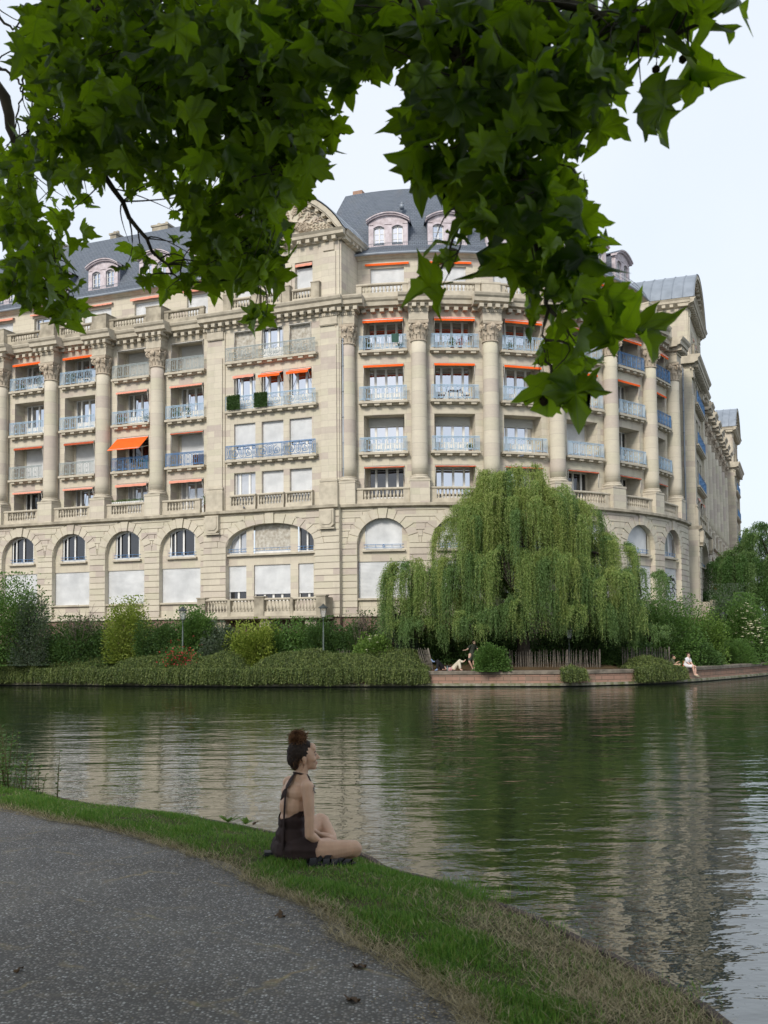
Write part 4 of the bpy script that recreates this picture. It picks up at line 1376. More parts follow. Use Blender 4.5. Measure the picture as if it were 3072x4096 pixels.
t = empty('quay_wall', (9.28, 58.35, WATER_Z))
tag(t, 'low red sandstone quay wall along the far bank, with grey coping and mossy foot', 'wall')
def under(o, root):
    o.parent = root; o.matrix_parent_inverse = root.matrix_basis.inverted(); return o
for nm, pr, mt in (('masonry', [(0.0, -.36), (0.0, -.86)], 'quay'), ('coping', [(-.7, QZ), (.05, QZ), (.07, QZ - .03), (.07, QZ - .2), (.0, QZ - .22)], 'coping'), ('plinth', [(0, -.84), (.14, -.86), (.16, -.99), (.0, -1.0)], 'plinth')):
    m = MB(); strip(m, pr, QV); under(m.build(nm, MAT[mt], world=True), t)
m = MB(); strip(m, [(-.25, -.95), (-.25, -1.4)], QV); under(m.build('footing', MAT['darkmetal'], world=True), t)

# near bank
EDGE = [(-40, 44), (-20, 27), (-9.5, 17.2), (-6.2, 13.9), (-4.55, 12.30), (-3.69, 11.36), (-3.01, 10.71), (-2.18, 10.19), (-1.65, 9.72), (-1.04, 9.12), (-.25, 8.2), (-.02, 7.65), (.30, 7.29), (.56, 6.83), (.87, 6.27), (1.11, 5.67), (1.29, 5.18), (1.38, 4.89), (1.43, 4.64), (1.5, 4.0), (1.55, 2.5), (1.5, -6)]
PATH = [(-40, 40), (-20, 24), (-9.2, 15.2), (-5.4, 12.0), (-3.95, 10.69), (-3.26, 10.04), (-2.75, 9.65), (-2.25, 9.18), (-1.85, 8.72), (-1.45, 8.22), (-1.02, 7.62), (-.74, 7.18), (-.52, 6.85), (-.33, 6.42), (-.15, 5.92), (.06, 5.5), (.22, 5.15), (.32, 4.9), (.40, 4.66), (.5, 4.2), (.6, 3.0), (.6, -6)]
ES, PS = catmull(EDGE, 8), catmull(PATH, 8)
def M_path():
    m, n, out = newmat('exposed aggregate paving')
    tc = n.nodes.new('ShaderNodeTexCoord')
    vo = n.nodes.new('ShaderNodeTexVoronoi'); vo.inputs['Scale'].default_value = 64.0
    n.links.new(tc.outputs['Object'], vo.inputs['Vector'])
    sp = n.nodes.new('ShaderNodeSeparateColor'); n.links.new(vo.outputs['Color'], sp.inputs['Color'])
    peb = ramp(n, sp.outputs['Red'], [(0, (.065, .062, .062)), (.4, (.15, .142, .137)), (.68, (.26, .225, .20)), (.88, (.42, .395, .37)), (1, (.66, .65, .63))])
    edge = ramp(n, vo.outputs['Distance'], [(.25, (0, 0, 0)), (.62, (1, 1, 1))])
    col = mix(n, edge, peb, (.07, .064, .058))
    big = noise(n, tc.outputs['Object'], .9, 4)
    col = mix(n, .30, col, ramp(n, big, [(.33, (.10, .090, .078)), (.5, (.16, .15, .14)), (.68, (.27, .25, .22))]))
    dust = ramp(n, noise(n, tc.outputs['Object'], 3.4, 6, .7), [(.56, (0, 0, 0)), (.78, (.55, .55, .55))])
    col = mix(n, dust, col, (.27, .215, .14))
    br = n.nodes.new('ShaderNodeTexBrick'); br.offset = .37
    setin(br, Scale=1.0, Mortar_Size=.03, Mortar_Smooth=1.0, Brick_Width=1.5, Row_Height=.86)
    br.inputs['Color1'].default_value = (0, 0, 0, 1); br.inputs['Color2'].default_value = (0, 0, 0, 1); br.inputs['Mortar'].default_value = (1, 1, 1, 1)
    wob = n.nodes.new('ShaderNodeVectorMath'); wob.operation = 'ADD'
    ns = n.nodes.new('ShaderNodeTexNoise'); ns.inputs['Scale'].default_value = 5; n.links.new(tc.outputs['Object'], ns.inputs['Vector'])
    sc = n.nodes.new('ShaderNodeVectorMath'); sc.operation = 'SCALE'; sc.inputs['Scale'].default_value = .22; n.links.new(ns.outputs['Color'], sc.inputs[0])
    n.links.new(mapping(n, tc.outputs['Object'], (1, 1, 1), (0, 0, R_(38))), wob.inputs[0]); n.links.new(sc.outputs[0], wob.inputs[1])
    n.links.new(wob.outputs[0], br.inputs['Vector'])
    brk = ramp(n, noise(n, tc.outputs['Object'], 2.3, 5, .7), [(.46, (0, 0, 0)), (.66, (.9, .9, .9))])
    mk = n.nodes.new('ShaderNodeMath'); mk.operation = 'MULTIPLY'; n.links.new(br.outputs['Color'], mk.inputs[0]); n.links.new(brk, mk.inputs[1])
    straw = ramp(n, noise(n, tc.outputs['Object'], 22, 4), [(.35, (.16, .115, .065)), (.55, (.32, .25, .14)), (.7, (.12, .15, .04))])
    col = mix(n, mk.outputs[0], col, straw)
    bsdf(n, out, col, .85, vo.outputs['Distance'], -.6, .006, .25)
    return m
m = MB()
z0 = 0.0
m.grid([[(p.x, p.y, 0.0) for p in ES], [(p.x - 3.0, p.y - 1.5, 0.0) for p in ES], [(-45, min(p.y, 30) - 8, 0.0) for p in ES]])
tag(m.build('near_bank', M_ground('bare soil with dry grass', (.11, .078, .05), (.20, .15, .095), (.31, .245, .155), 3.0), world=True), kind='structure')
m = MB()
m.grid([[(p.x + .22, p.y + .12, .006) for p in PS], [(p.x - 4.0, p.y - 2.0, .006) for p in PS], [(-45, min(p.y, 30) - 9, .006) for p in PS]])
tag(m.build('footpath', M_path(), world=True), kind='structure')
def resample(P, n):
    d = [0]
    for a, b in zip(P[:-1], P[1:]): d.append(d[-1] + (b - a).length)
    return d
def wob(x, y, s=1.0):
    return (np.sin(x * 2.1 * s + 1.3 * np.sin(y * 1.7 * s)) + np.sin(y * 2.7 * s + 1.1 * np.sin(x * 2.3 * s + 2)) + .6 * np.sin((x + y) * 5.3 * s)) / 2.6
# verge: a slightly raised turf strip between path and edge
def verge_pt(u, t):
    """u = index along the curves (float array), t = 0 path side .. 1 water side"""
    A = np.array([(p.x, p.y) for p in PS]); B = np.array([(p.x, p.y) for p in ES])
    i = np.clip(np.floor(u).astype(int), 0, len(A) - 2); f = (u - i)[:, None]
    a = A[i] * (1 - f) + A[i + 1] * f; b = B[i] * (1 - f) + B[i + 1] * f
    p = a + (b - a) * t[:, None]
    rag = (1 - np.clip(t, 0, 1)) ** 2 * (.07 * wob(p[:, 0], p[:, 1], 1.6) + .035 * wob(p[:, 0], p[:, 1], 5.0))
    p = p + unit(b - a) * rag[:, None]
    k = np.sin(np.clip(t, 0, 1) * PI)
    z = .004 + .012 * np.clip(t / .08, 0, 1) + .045 * k ** .9 + .016 * wob(p[:, 0], p[:, 1], 2.2) * k
    return np.column_stack([p, z])
US = np.arange(16, len(PS) - 6, .5)
rows = [[tuple(q) for q in verge_pt(US, np.full(len(US), t))] for t in np.linspace(0, .985, 14)]
m = MB(); m.grid(rows)
MAT['turf'] = M_ground('turf soil', (.035, .045, .016), (.06, .065, .025), (.13, .10, .055), 4.0)
tag(m.build('verge', MAT['turf'], world=True), kind='structure')
# edging that holds the bank above the water
m = MB()
strip(m, [(-.05, .03), (.0, .035), (.03, .0), (.035, -1.6)], ES)
tag(m.build('bank_edging', M('rusty bank edging', (.085, .055, .042), (.045, .032, .028), 6, .8, .3), world=True), 'dark rusty edging that holds the near bank above the water', 'edging')

# ------------------------------------------------------------------ grass of the verge
MAT['grass'] = M_leaf('grass blades', [(.05, .14, .018), (.085, .22, .026), (.125, .28, .036), (.18, .33, .05), (.28, .32, .09)], .3, .5)
MAT['straw'] = M_leaf('dry grass', [(.28, .22, .12), (.42, .34, .20), (.52, .43, .27), (.22, .17, .10)], .2, .7)
def dryness(u, t):
    k = np.clip((u - 98) / 16.0, 0, 1)                     # towards the camera the water side dries out
    lim = .46 - .12 * np.clip((u - 130) / 20, 0, 1)
    return k * np.clip((t - lim + .1) / .25, 0, 1)
def blades(n, dry):
    u = rng.uniform(14, len(PS) - 10, n); t = np.where(rng.random(n) < .35, rng.uniform(-.10, .12, n), rng.uniform(0, 1, n)) if dry else rng.uniform(0, 1, n) 
    w = np.clip(np.interp(u, np.arange(len(PS)), [max(.3, (PS[i] - ES[i]).length) for i in range(len(PS))]), .2, 3)
    P = verge_pt(u, t)
    near = 1.0 / np.maximum(np.hypot(P[:, 0], P[:, 1]), 3.0)
    d = dryness(u, t)
    cl = wob(P[:, 0], P[:, 1], 3.1) * .5 + .5
    fr = np.clip(t / .11, 0, 1) * np.where(t > .93, .75, 1)
    if dry: keep = rng.random(n) < np.clip(d * .9 + (1 - fr) * .6 + .06, 0, 1)
    else: keep = rng.random(n) < np.clip((1 - d * .93) * fr * np.clip(.12 + 1.25 * cl, 0, 1) + .01, 0, 1)
    P, u, t, cl, d = P[keep], u[keep], t[keep], cl[keep], d[keep]
    k = len(P)
    az = rng.uniform(0, 2 * PI, k)
    tilt = rng.uniform(.1, .9, k) if not dry else rng.uniform(.9, 1.5, k)
    D = np.column_stack([np.cos(az) * np.sin(tilt), np.sin(az) * np.sin(tilt), np.cos(tilt)])
    Wd = np.column_stack([-np.sin(az), np.cos(az), np.zeros(k)])
    L = (rng.uniform(.022, .055, k) * (.5 + .9 * cl)) if not dry else rng.uniform(.04, .11, k)
    P[:, 2] -= .006
    if dry: P[:, 2] += rng.uniform(.0, .02, k)
    return leaf_quads(P, D, Wd, L, rng.uniform(.0016, .0032, k) if not dry else rng.uniform(.001, .002, k), .3)
V, F = blades(150000, False)
tag(np_obj('grass', V, F, MAT['grass']), 'short green grass on the strip between path and river', 'grass', kind='stuff')
V, F = blades(70000, True)
tag(np_obj('dry_grass', V, F, MAT['straw']), 'dry straw and cut grass scattered over the bare bank', 'grass', kind='stuff')
# ------------------------------------------------------------------ vegetation of the far bank
def thing(name, label, cat, loc, group=None, rz=0.0):
    return tag(empty(name, loc, rz), label, cat, group)

def stems(root, name, pts_list, mat, r=.03):
    m = MB()
    for pts in pts_list:
        k = len(pts); m.tube(pts, [r * (1 - .75 * i / (k - 1)) for i in range(k)], 5)
    return m.build(name, mat, root, world=True)
MAT['bark'] = M('bark', (.10, .08, .06), (.05, .042, .034), 8, .95, .4)
MAT['willowbark'] = M('willow bark', (.075, .062, .05), (.035, .03, .025), 6, .95, .5)

def bush(name, label, cat, px0, px1, ytop, ybot, D, mat, n=5000, leaf=.09, depth=None, clumps=44, lean=0, group=None, square=.75, aspect=.36, cr=.19):
    a, b = at(px0, ybot, D), at(px1, ybot, D); top = at((px0 + px1) / 2, ytop, D).z
    z0 = max(a.z - .2, -.1)
    cx, rx, h = (a.x + b.x) / 2, (b.x - a.x) / 2, top - z0
    ry = depth or min(rx, 2.0)
    n = int(n * 3.3); leaf *= 1.12
    root = thing(name, label, cat, (cx, D, z0), group)
    c = rng.normal(size=(clumps, 3)); c = unit(c); c[:, 2] = np.abs(c[:, 2]) * 1.0 - .12
    rad = rng.uniform(.45, .98, clumps) ** .6
    C = c * rad[:, None]
    C = np.sign(C) * np.abs(C) ** square
    k = rng.integers(0, clumps, n)
    csz = rng.uniform(.6, 1.3, clumps) * cr
    g = rng.normal(size=(n, 3)) * csz[k][:, None]
    g = g / np.maximum(1, np.linalg.norm(g, axis=1, keepdims=True) / (2.0 * csz[k][:, None]))
    U = C[k] + g
    fill = rng.random(n) < .34
    w = unit(rng.normal(size=(n, 3))) * (rng.random((n, 1)) ** .4) * .92; w[:, 2] = np.abs(w[:, 2]) * .95
    U = np.where(fill[:, None], w, U)
    U[:, 2] = np.clip(U[:, 2], -.02 - .0 * U[:, 2], 1.12)
    P = np.column_stack([U[:, 0] * rx, U[:, 1] * ry, U[:, 2] * h])
    D_ = unit(g + C[k] * .35 + rng.normal(size=(n, 3)) * .10 + np.array([0, 0, -.08]))
    Wd = rng.normal(size=(n, 3))
    L = rng.uniform(.7, 1.3, n) * leaf
    V, F = leaf_quads(P, D_, Wd, L, L * aspect, .25)
    np_obj('foliage', V, F, mat, root)
    st = []
    for i in range(0, clumps, 2):
        q = C[i] * (rx, ry, h)
        st.append([(q[0] * .1, q[1] * .1, -.25), (q[0] * .45, q[1] * .45, q[2] * .45), tuple(q * .95)])
    stems(root, 'stem', st, MAT['bark'], .028)
    return root

def LM(name, *cols, tr=.3): return M_leaf(name, list(cols), tr)
MAT['dkgreen'] = LM('dark green shrub leaves', (.036, .078, .024), (.058, .118, .034), (.085, .155, .046))
MAT['mdgreen'] = LM('mid green shrub leaves', (.055, .12, .028), (.085, .175, .04), (.125, .22, .055))
MAT['ltgreen'] = LM('light green shrub leaves', (.08, .15, .03), (.12, .21, .04), (.17, .26, .06))
MAT['yegreen'] = LM('yellow green shrub leaves', (.14, .20, .03), (.21, .275, .045), (.28, .33, .06))
MAT['grgreen'] = LM('grey green shrub leaves', (.05, .075, .05), (.08, .11, .075), (.12, .15, .105))
MAT['olive'] = LM('olive creeping leaves', (.075, .11, .03), (.125, .165, .05), (.18, .215, .075), (.10, .175, .045))
MAT['olive_dark'] = LM('dark olive leaves', (.04, .062, .02), (.07, .095, .03))  # darker leaf tone, dealt out strand by strand
MAT['olive_light'] = LM('young olive leaves', (.16, .21, .06), (.23, .27, .09))
MAT['cream'] = M('cream flowers', (.72, .70, .50), (.55, .55, .36), 6, .8)
MAT['rose'] = LM('red roses', (.27, .013, .024), (.42, .035, .045), tr=.15)
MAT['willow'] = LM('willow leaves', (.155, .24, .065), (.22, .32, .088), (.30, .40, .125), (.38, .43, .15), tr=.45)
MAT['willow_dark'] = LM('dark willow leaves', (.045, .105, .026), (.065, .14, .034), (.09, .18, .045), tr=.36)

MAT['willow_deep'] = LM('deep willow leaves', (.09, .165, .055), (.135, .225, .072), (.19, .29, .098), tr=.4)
MAT['willow_top'] = LM('pale young willow leaves', (.20, .28, .07), (.28, .36, .10), (.38, .42, .14), tr=.45)  # yellower leaf tone, picked more often higher in the crown
SH = 'shrubs along the foot of the building'
bush('shrub', 'tall leafy green shrub before the first shutter, at the left end of the bank', 'shrub', -160, 165, 2330, 2640, 66.5, MAT['mdgreen'], 7000, .12, group=SH, clumps=46)
bush('shrub', 'grey green feathery shrub in front of the tall leafy one', 'shrub', 55, 215, 2405, 2640, 65.6, MAT['grgreen'], 5200, .10, 1.2, group=SH, aspect=.22, clumps=40)
bush('shrub', 'dark glossy shrub under the bare twiggy bush', 'shrub', 170, 470, 2488, 2640, 66.3, MAT['dkgreen'], 6500, .11, group=SH)
bush('shrub', 'bright yellow green shrub left of the street lamp', 'shrub', 425, 600, 2412, 2630, 65.8, MAT['yegreen'], 5200, .10, 1.4, group=SH)
bush('shrub', 'dark green shrub between the yellow green shrub and the street lamp', 'shrub', 520, 735, 2486, 2640, 65.4, MAT['dkgreen'], 5200, .10, group=SH)
bush('shrub', 'upright fresh green shrub just right of the left street lamp', 'shrub', 700, 865, 2448, 2640, 65.0, MAT['mdgreen'], 5200, .11, 1.3, group=SH)
bush('shrub', 'low grey green shrub below the stone terrace', 'shrub', 800, 965, 2505, 2640, 64.2, MAT['grgreen'], 3600, .13, 1.2, group=SH)
bush('shrub', 'yellow green elder shrub in front of the cellar window', 'shrub', 925, 1120, 2495, 2680, 63.2, MAT['yegreen'], 5600, .11, 1.4, group=SH)
bush('shrub', 'mid green rounded shrub beneath the middle of the terrace', 'shrub', 1050, 1250, 2490, 2640, 64.2, MAT['mdgreen'], 4800, .11, group=SH)
bush('shrub', 'dark green shrub directly behind the right street lamp', 'shrub', 1215, 1380, 2488, 2640, 63.8, MAT['dkgreen'], 4600, .11, group=SH)
bush('shrub', 'dull green shrub with reddish twigs right of the street lamp', 'shrub', 1350, 1530, 2468, 2640, 64.0, MAT['dkgreen'], 3600, .10, group=SH)
bush('shrub', 'grey olive tree-like shrub at the left edge of the willow', 'shrub', 1500, 1665, 2418, 2640, 63.4, MAT['grgreen'], 4800, .12, 1.4, group=SH, aspect=.2)
e = bush('elder_bush', 'small light green elder with flat cream flower heads left of the willow', 'shrub', 1420, 1560, 2548, 2690, 61.6, MAT['ltgreen'], 3800, .12, 1.0)
bush('shrub', 'large green shrub behind the willow, filling the dark gap over the fence', 'shrub', 1620, 2160, 2500, 2650, 64.0, MAT['dkgreen'], 7000, .13, 1.6, group=SH)
bush('shrub', 'dark shrub behind the fence, right of the willow trunk', 'shrub', 2130, 2560, 2470, 2650, 64.0, MAT['dkgreen'], 6000, .13, 1.6, group=SH)
bush('shrub', 'big mid green shrub behind the seated couple', 'shrub', 2500, 2800, 2388, 2650, 67.0, MAT['mdgreen'], 9500, .11, 2.2, group=SH, clumps=60)
bush('shrub', 'yellow tinged shrub right of the seated couple', 'shrub', 2745, 2900, 2455, 2670, 69.0, MAT['ltgreen'], 5200, .11, 1.6, group=SH)
bush('shrub', 'low dense dark hedge plant directly behind the man in white', 'shrub', 2690, 2870, 2575, 2680, 66.5, MAT['dkgreen'], 4600, .09, 1.0, group=SH)
bush('shrub', 'grey olive shrub behind the far lamp', 'shrub', 2830, 3000, 2372, 2640, 77.0, MAT['grgreen'], 4600, .13, 1.8, group=SH, aspect=.22)
bush('shrub', 'deep green shrub around the far lamp', 'shrub', 2840, 2980, 2420, 2660, 74.5, MAT['dkgreen'], 4800, .12, 1.6, group=SH)
e2 = bush('elder_bush', 'tall elder covered in flat cream flower heads near the right-hand willow', 'shrub', 2895, 3060, 2405, 2650, 73.0, MAT['mdgreen'], 6000, .12, 1.6)
bush('shrub', 'grassy low mound beside the quay path at the right', 'shrub', 2850, 3010, 2570, 2672, 71.0, MAT['mdgreen'], 5200, .12, 1.2, group=SH, aspect=.12)
bush('shrub', 'dark shaded hedge under the right-hand willow', 'shrub', 2985, 3160, 2480, 2680, 78.0, MAT['dkgreen'], 6000, .14, 2.0, group=SH)
def umbels(root, n, rx, ry, h, lo):
    m = MB()
    for i in range(n):
        a = rng.uniform(-PI, 0); t = rng.uniform(0, 1)
        z = h * rng.uniform(lo, 1.0); k = math.sqrt(max(.05, 1 - (z / h) ** 2)) * rng.uniform(.7, 1.05)
        x, y = rx * k * math.cos(a) + .1, ry * k * math.sin(a)
        r = rng.uniform(.09, .17)
        m.lathe([(.01, z), (r, z + .035), (r * .8, z + .06), (.01, z + .07)], x, y, 7)
        m.tube([(x * .9, y * .9, z - .25), (x, y, z + .02)], .008, 3)
    return m.build('flower_heads', MAT['cream'], root, world=True)
umbels(e, 26, 1.0, 1.0, 2.0, .2)
umbels(e2, 120, 1.4, 1.5, 4.2, .3)
# bare twiggy shrubs
def twigs(name, label, px, ytop, D, n, spread, h):
    p = at(px, ytop, D); root = thing(name, label, 'shrub', (p.x, D, .6))
    L = []
    for i in range(n):
        az, sp = rng.uniform(0, 2 * PI), rng.uniform(.2, 1) * spread
        b = [(0, 0, 0)]; q = np.array([math.cos(az) * sp, math.sin(az) * sp * .6, h * rng.uniform(.6, 1)])
        mid = q * (.5, .5, .62) + rng.normal(size=3) * .1
        L.append([(0, 0, 0), tuple(mid), tuple(q)])
        for j in range(3):
            e_ = mid + (q - mid) * rng.uniform(.1, .7); L.append([tuple(e_), tuple(e_ + rng.normal(size=3) * .3 + (0, 0, .25))])
    stems(root, 'branches', L, M('grey twigs', (.16, .13, .11), None, 8, .9), .02)
    return root
twigs('bare_shrub', 'almost leafless grey twiggy bush before the second white shutter', 320, 2400, 65.3, 26, 1.7, 3.6)
twigs('bare_shrub', 'thin bare reddish twigs right of the right street lamp', 1430, 2430, 63.0, 18, 1.0, 3.0)
# red rose bush
r = bush('rose_bush', 'red flowering rose bush among the creeping shrubs on the quay', 'rose bush', 650, 800, 2598, 2700, 62.6, MAT['mdgreen'], 2600, .07, .7)
n = 300; c = rng.normal(size=(n, 3)) * (.52, .3, .42); c[:, 2] = np.abs(c[:, 2]) * 1.25 + .35
c = c * (1.0, 1.0, 1.0) + (0, -.35, 0)
V, F = leaf_quads(c, rng.normal(size=(n, 3)), rng.normal(size=(n, 3)), .11, .05); np_obj('blossoms', V, F, MAT['rose'], r)

# strands ---------------------------------------------------------------
def strand_leaves(P0, O, L, step, leaf, half, grav=1.0, spread=.55, taper=.3):
    """hanging strands: start P0, outward O (unit-ish), length L -> leaf quads along each"""
    P0, O, L = np.asarray(P0), np.asarray(O), np.asarray(L)
    cnt = np.maximum(2, (L / step).astype(int))
    idx = np.repeat(np.arange(len(L)), cnt)
    off = np.arange(len(idx)) - np.repeat(np.cumsum(cnt) - cnt, cnt)
    t = (off + rng.random(len(idx))) / cnt[idx]
    s = t * L[idx]
    out = .55 * (1 - np.exp(-s / .45))
    sway = np.sin(s * 2.2 + idx * 1.7)[:, None] * rng.normal(size=(len(L), 3))[idx] * .035
    P = P0[idx] + O[idx] * out[:, None] * np.array([1, 1, .55]) + np.column_stack([np.zeros_like(s), np.zeros_like(s), -grav * np.maximum(s - .25, 0) + .1 * np.minimum(s, .4)]) + sway
    rnd = rng.normal(size=(len(idx), 3))
    D = unit(np.array([0, 0, -1.0]) * .8 + rnd * spread + O[idx] * .25)
    k = 1 - taper * t
    l = leaf * rng.uniform(.7, 1.25, len(idx)) * k
    return leaf_quads(P, D, rng.normal(size=(len(idx), 3)), l, half * k * rng.uniform(.8, 1.2, len(idx)), .2)

def willow(name, label, base, blobs, mat, zmin, trunk_h, limbs, dens=1.0, leaf=.15, half=.019, step=.052):
    root = thing(name, label, 'tree', base)
    B = np.array(base)
    Vs, Fs, Ms, k = [], [], [], 0
    tips = []
    for (cx, cy, cz, rx, ry, rz, nc, lmin, lmax) in blobs:
        nc = max(4, int(nc * dens * .74))
        for i in range(nc):
            az = rng.uniform(0, 2 * PI); el = math.asin(rng.uniform(0, 1) ** .8)
            o = np.array([math.cos(az) * math.cos(el), math.sin(az) * math.cos(el), math.sin(el)])
            c = np.array([cx, cy, cz]) + o * (rx, ry, rz) * rng.uniform(.72, 1.0)
            tips.append((c, np.array([cx, cy, cz])))
            ns = int(rng.integers(24, 52)); rr = rng.uniform(.10, .21)
            p = c + rng.normal(size=(ns, 3)) * (rr, rr, rr * .6)
            od = unit(o * (1, 1, .2) + rng.normal(size=(ns, 3)) * .3)
            L = rng.uniform(lmin, lmax) * np.clip(rng.normal(.78, .3, ns), .2, 1.2)
            L = np.minimum(L, np.maximum(.4, p[:, 2] + B[2] - zmin - rng.uniform(0, 1.5) - rng.uniform(0, .8, ns)))
            V, F = strand_leaves(p, od, L, step, leaf, half)
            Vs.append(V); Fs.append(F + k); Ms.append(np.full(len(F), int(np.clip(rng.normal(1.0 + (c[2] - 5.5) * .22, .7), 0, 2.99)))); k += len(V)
    np_obj('crown', np.concatenate(Vs), np.concatenate(Fs), mat, root, mi=np.concatenate(Ms))
    m = MB()
    m.tube([(0, 0, -.4), (.05, 0, .6), (.0, .05, trunk_h * .6), (-.1, 0, trunk_h)], [.62, .46, .40, .34], 12)
    for l in limbs: m.tube([(-.1 + l[0] * .0, 0, trunk_h - .3)] + [tuple(q) for q in l[1:]], [.26] + [.26 * (1 - .75 * (j + 1) / len(l[1:])) for j in range(len(l[1:]))], 8)
    for c, b in tips[::3]:
        m.tube([tuple(b * (1, 1, .8)), tuple((b + c) / 2 + (0, 0, .15)), tuple(c)], [.05, .03, .012], 4)
    m.build('trunk', MAT['willowbark'], root, world=True)
    return root
# blobs: centre relative to the foot of the trunk, radii, number of cascades, strand length
WB = [
 (-.2, .2, 9.6, 3.6, 2.6, 2.75, 84, 1.8, 4.2), (-2.9, -.3, 7.9, 2.2, 2.2, 2.5, 52, 1.8, 4.4), (2.7, -.2, 7.9, 2.4, 2.2, 2.4, 54, 1.8, 4.4), (0, -1.6, 8.6, 3.0, 1.4, 2.0, 40, 1.6, 3.8),
 (4.9, .1, 6.6, 1.7, 1.6, 1.6, 30, 1.8, 4.0), (7.2, .3, 5.3, 1.6, 1.1, .7, 13, 1.2, 3.0), (-6.7, .1, 5.3, 1.4, 1.5, 1.3, 30, 2.2, 4.4), (-5.0, -.4, 3.9, 1.8, 1.7, 1.1, 30, 1.6, 3.2),
 (-.9, -2.1, 5.8, 2.0, 1.2, 1.5, 32, 1.8, 3.8), (1.9, -2.1, 5.7, 2.2, 1.2, 1.5, 36, 1.8, 3.8), (4.4, -1.6, 4.9, 1.9, 1.4, 1.3, 32, 1.8, 3.8), (-3.4, -1.9, 5.5, 1.8, 1.3, 1.5, 32, 1.8, 3.8),
 (-2.4, -2.4, 2.9, 1.9, 1.0, .9, 24, 1.2, 2.2), (6.3, -.6, 3.4, 1.7, 1.3, 1.0, 28, 1.8, 3.2), (0.6, -2.4, 3.5, 2.2, 1.0, 1.0, 30, 1.4, 2.8), (3.4, -2.3, 3.1, 2.0, 1.0, .9, 28, 1.6, 3.0), (7.5, -.4, 1.9, 1.3, 1.2, .7, 16, 1.2, 2.4), (-6.3, -.6, 2.3, 1.6, 1.3, .9, 24, 1.2, 2.0), (-7.5, .3, 3.5, .8, .8, .9, 12, 1.4, 2.6), (-3.2, -2.7, 2.5, .8, .4, .5, 10, .9, 1.5)]
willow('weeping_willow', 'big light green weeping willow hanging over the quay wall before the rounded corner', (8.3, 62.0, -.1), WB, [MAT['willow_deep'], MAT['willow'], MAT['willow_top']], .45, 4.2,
       [(0, (-1.2, -.2, 5.4), (-2.6, -.3, 7.4)), (0, (.6, .2, 6.4), (.4, .2, 10.8)), (0, (1.6, -.2, 5.6), (3.4, -.2, 7.2), (5.2, .1, 6.6)), (0, (-2.6, -.3, 5.0), (-6.2, 0, 5.4)), (0, (2.6, -.8, 4.6), (6.6, .2, 5.2))])
WB2 = [(2.6, -.6, 9.4, 2.6, 2.4, 2.2, 40, 2.2, 4.6), (1.2, -2.2, 7.2, 3.0, 1.6, 1.8, 40, 2.2, 4.4), (0, 0, 9.0, 3.0, 3.0, 2.6, 44, 2.0, 4.2), (-3.2, -.5, 7.0, 2.6, 2.4, 1.9, 40, 2.0, 4.4), (3.5, -.5, 7.4, 2.8, 2.6, 2.0, 34, 2.0, 4.2), (-4.2, -1, 4.6, 2.2, 2.0, 1.4, 34, 1.8, 3.6), (0, -2.4, 5.0, 3.0, 1.6, 1.6, 40, 1.8, 3.6), (4, -1.6, 4.6, 2.6, 2.0, 1.4, 30, 1.8, 3.4), (-1.6, -2.8, 2.8, 2.8, 1.4, 1.0, 26, 1.2, 2.6)]
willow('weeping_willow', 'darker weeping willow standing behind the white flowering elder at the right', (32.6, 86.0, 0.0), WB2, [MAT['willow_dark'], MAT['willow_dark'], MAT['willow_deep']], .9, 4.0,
       [(0, (-1.6, -.3, 5.4), (-3.4, -.5, 7.4)), (0, (.3, .1, 6.8), (.1, 0, 9.6)), (0, (1.8, -.3, 5.6), (3.8, -.5, 7.8))], 1.25, .19, .026, .075)

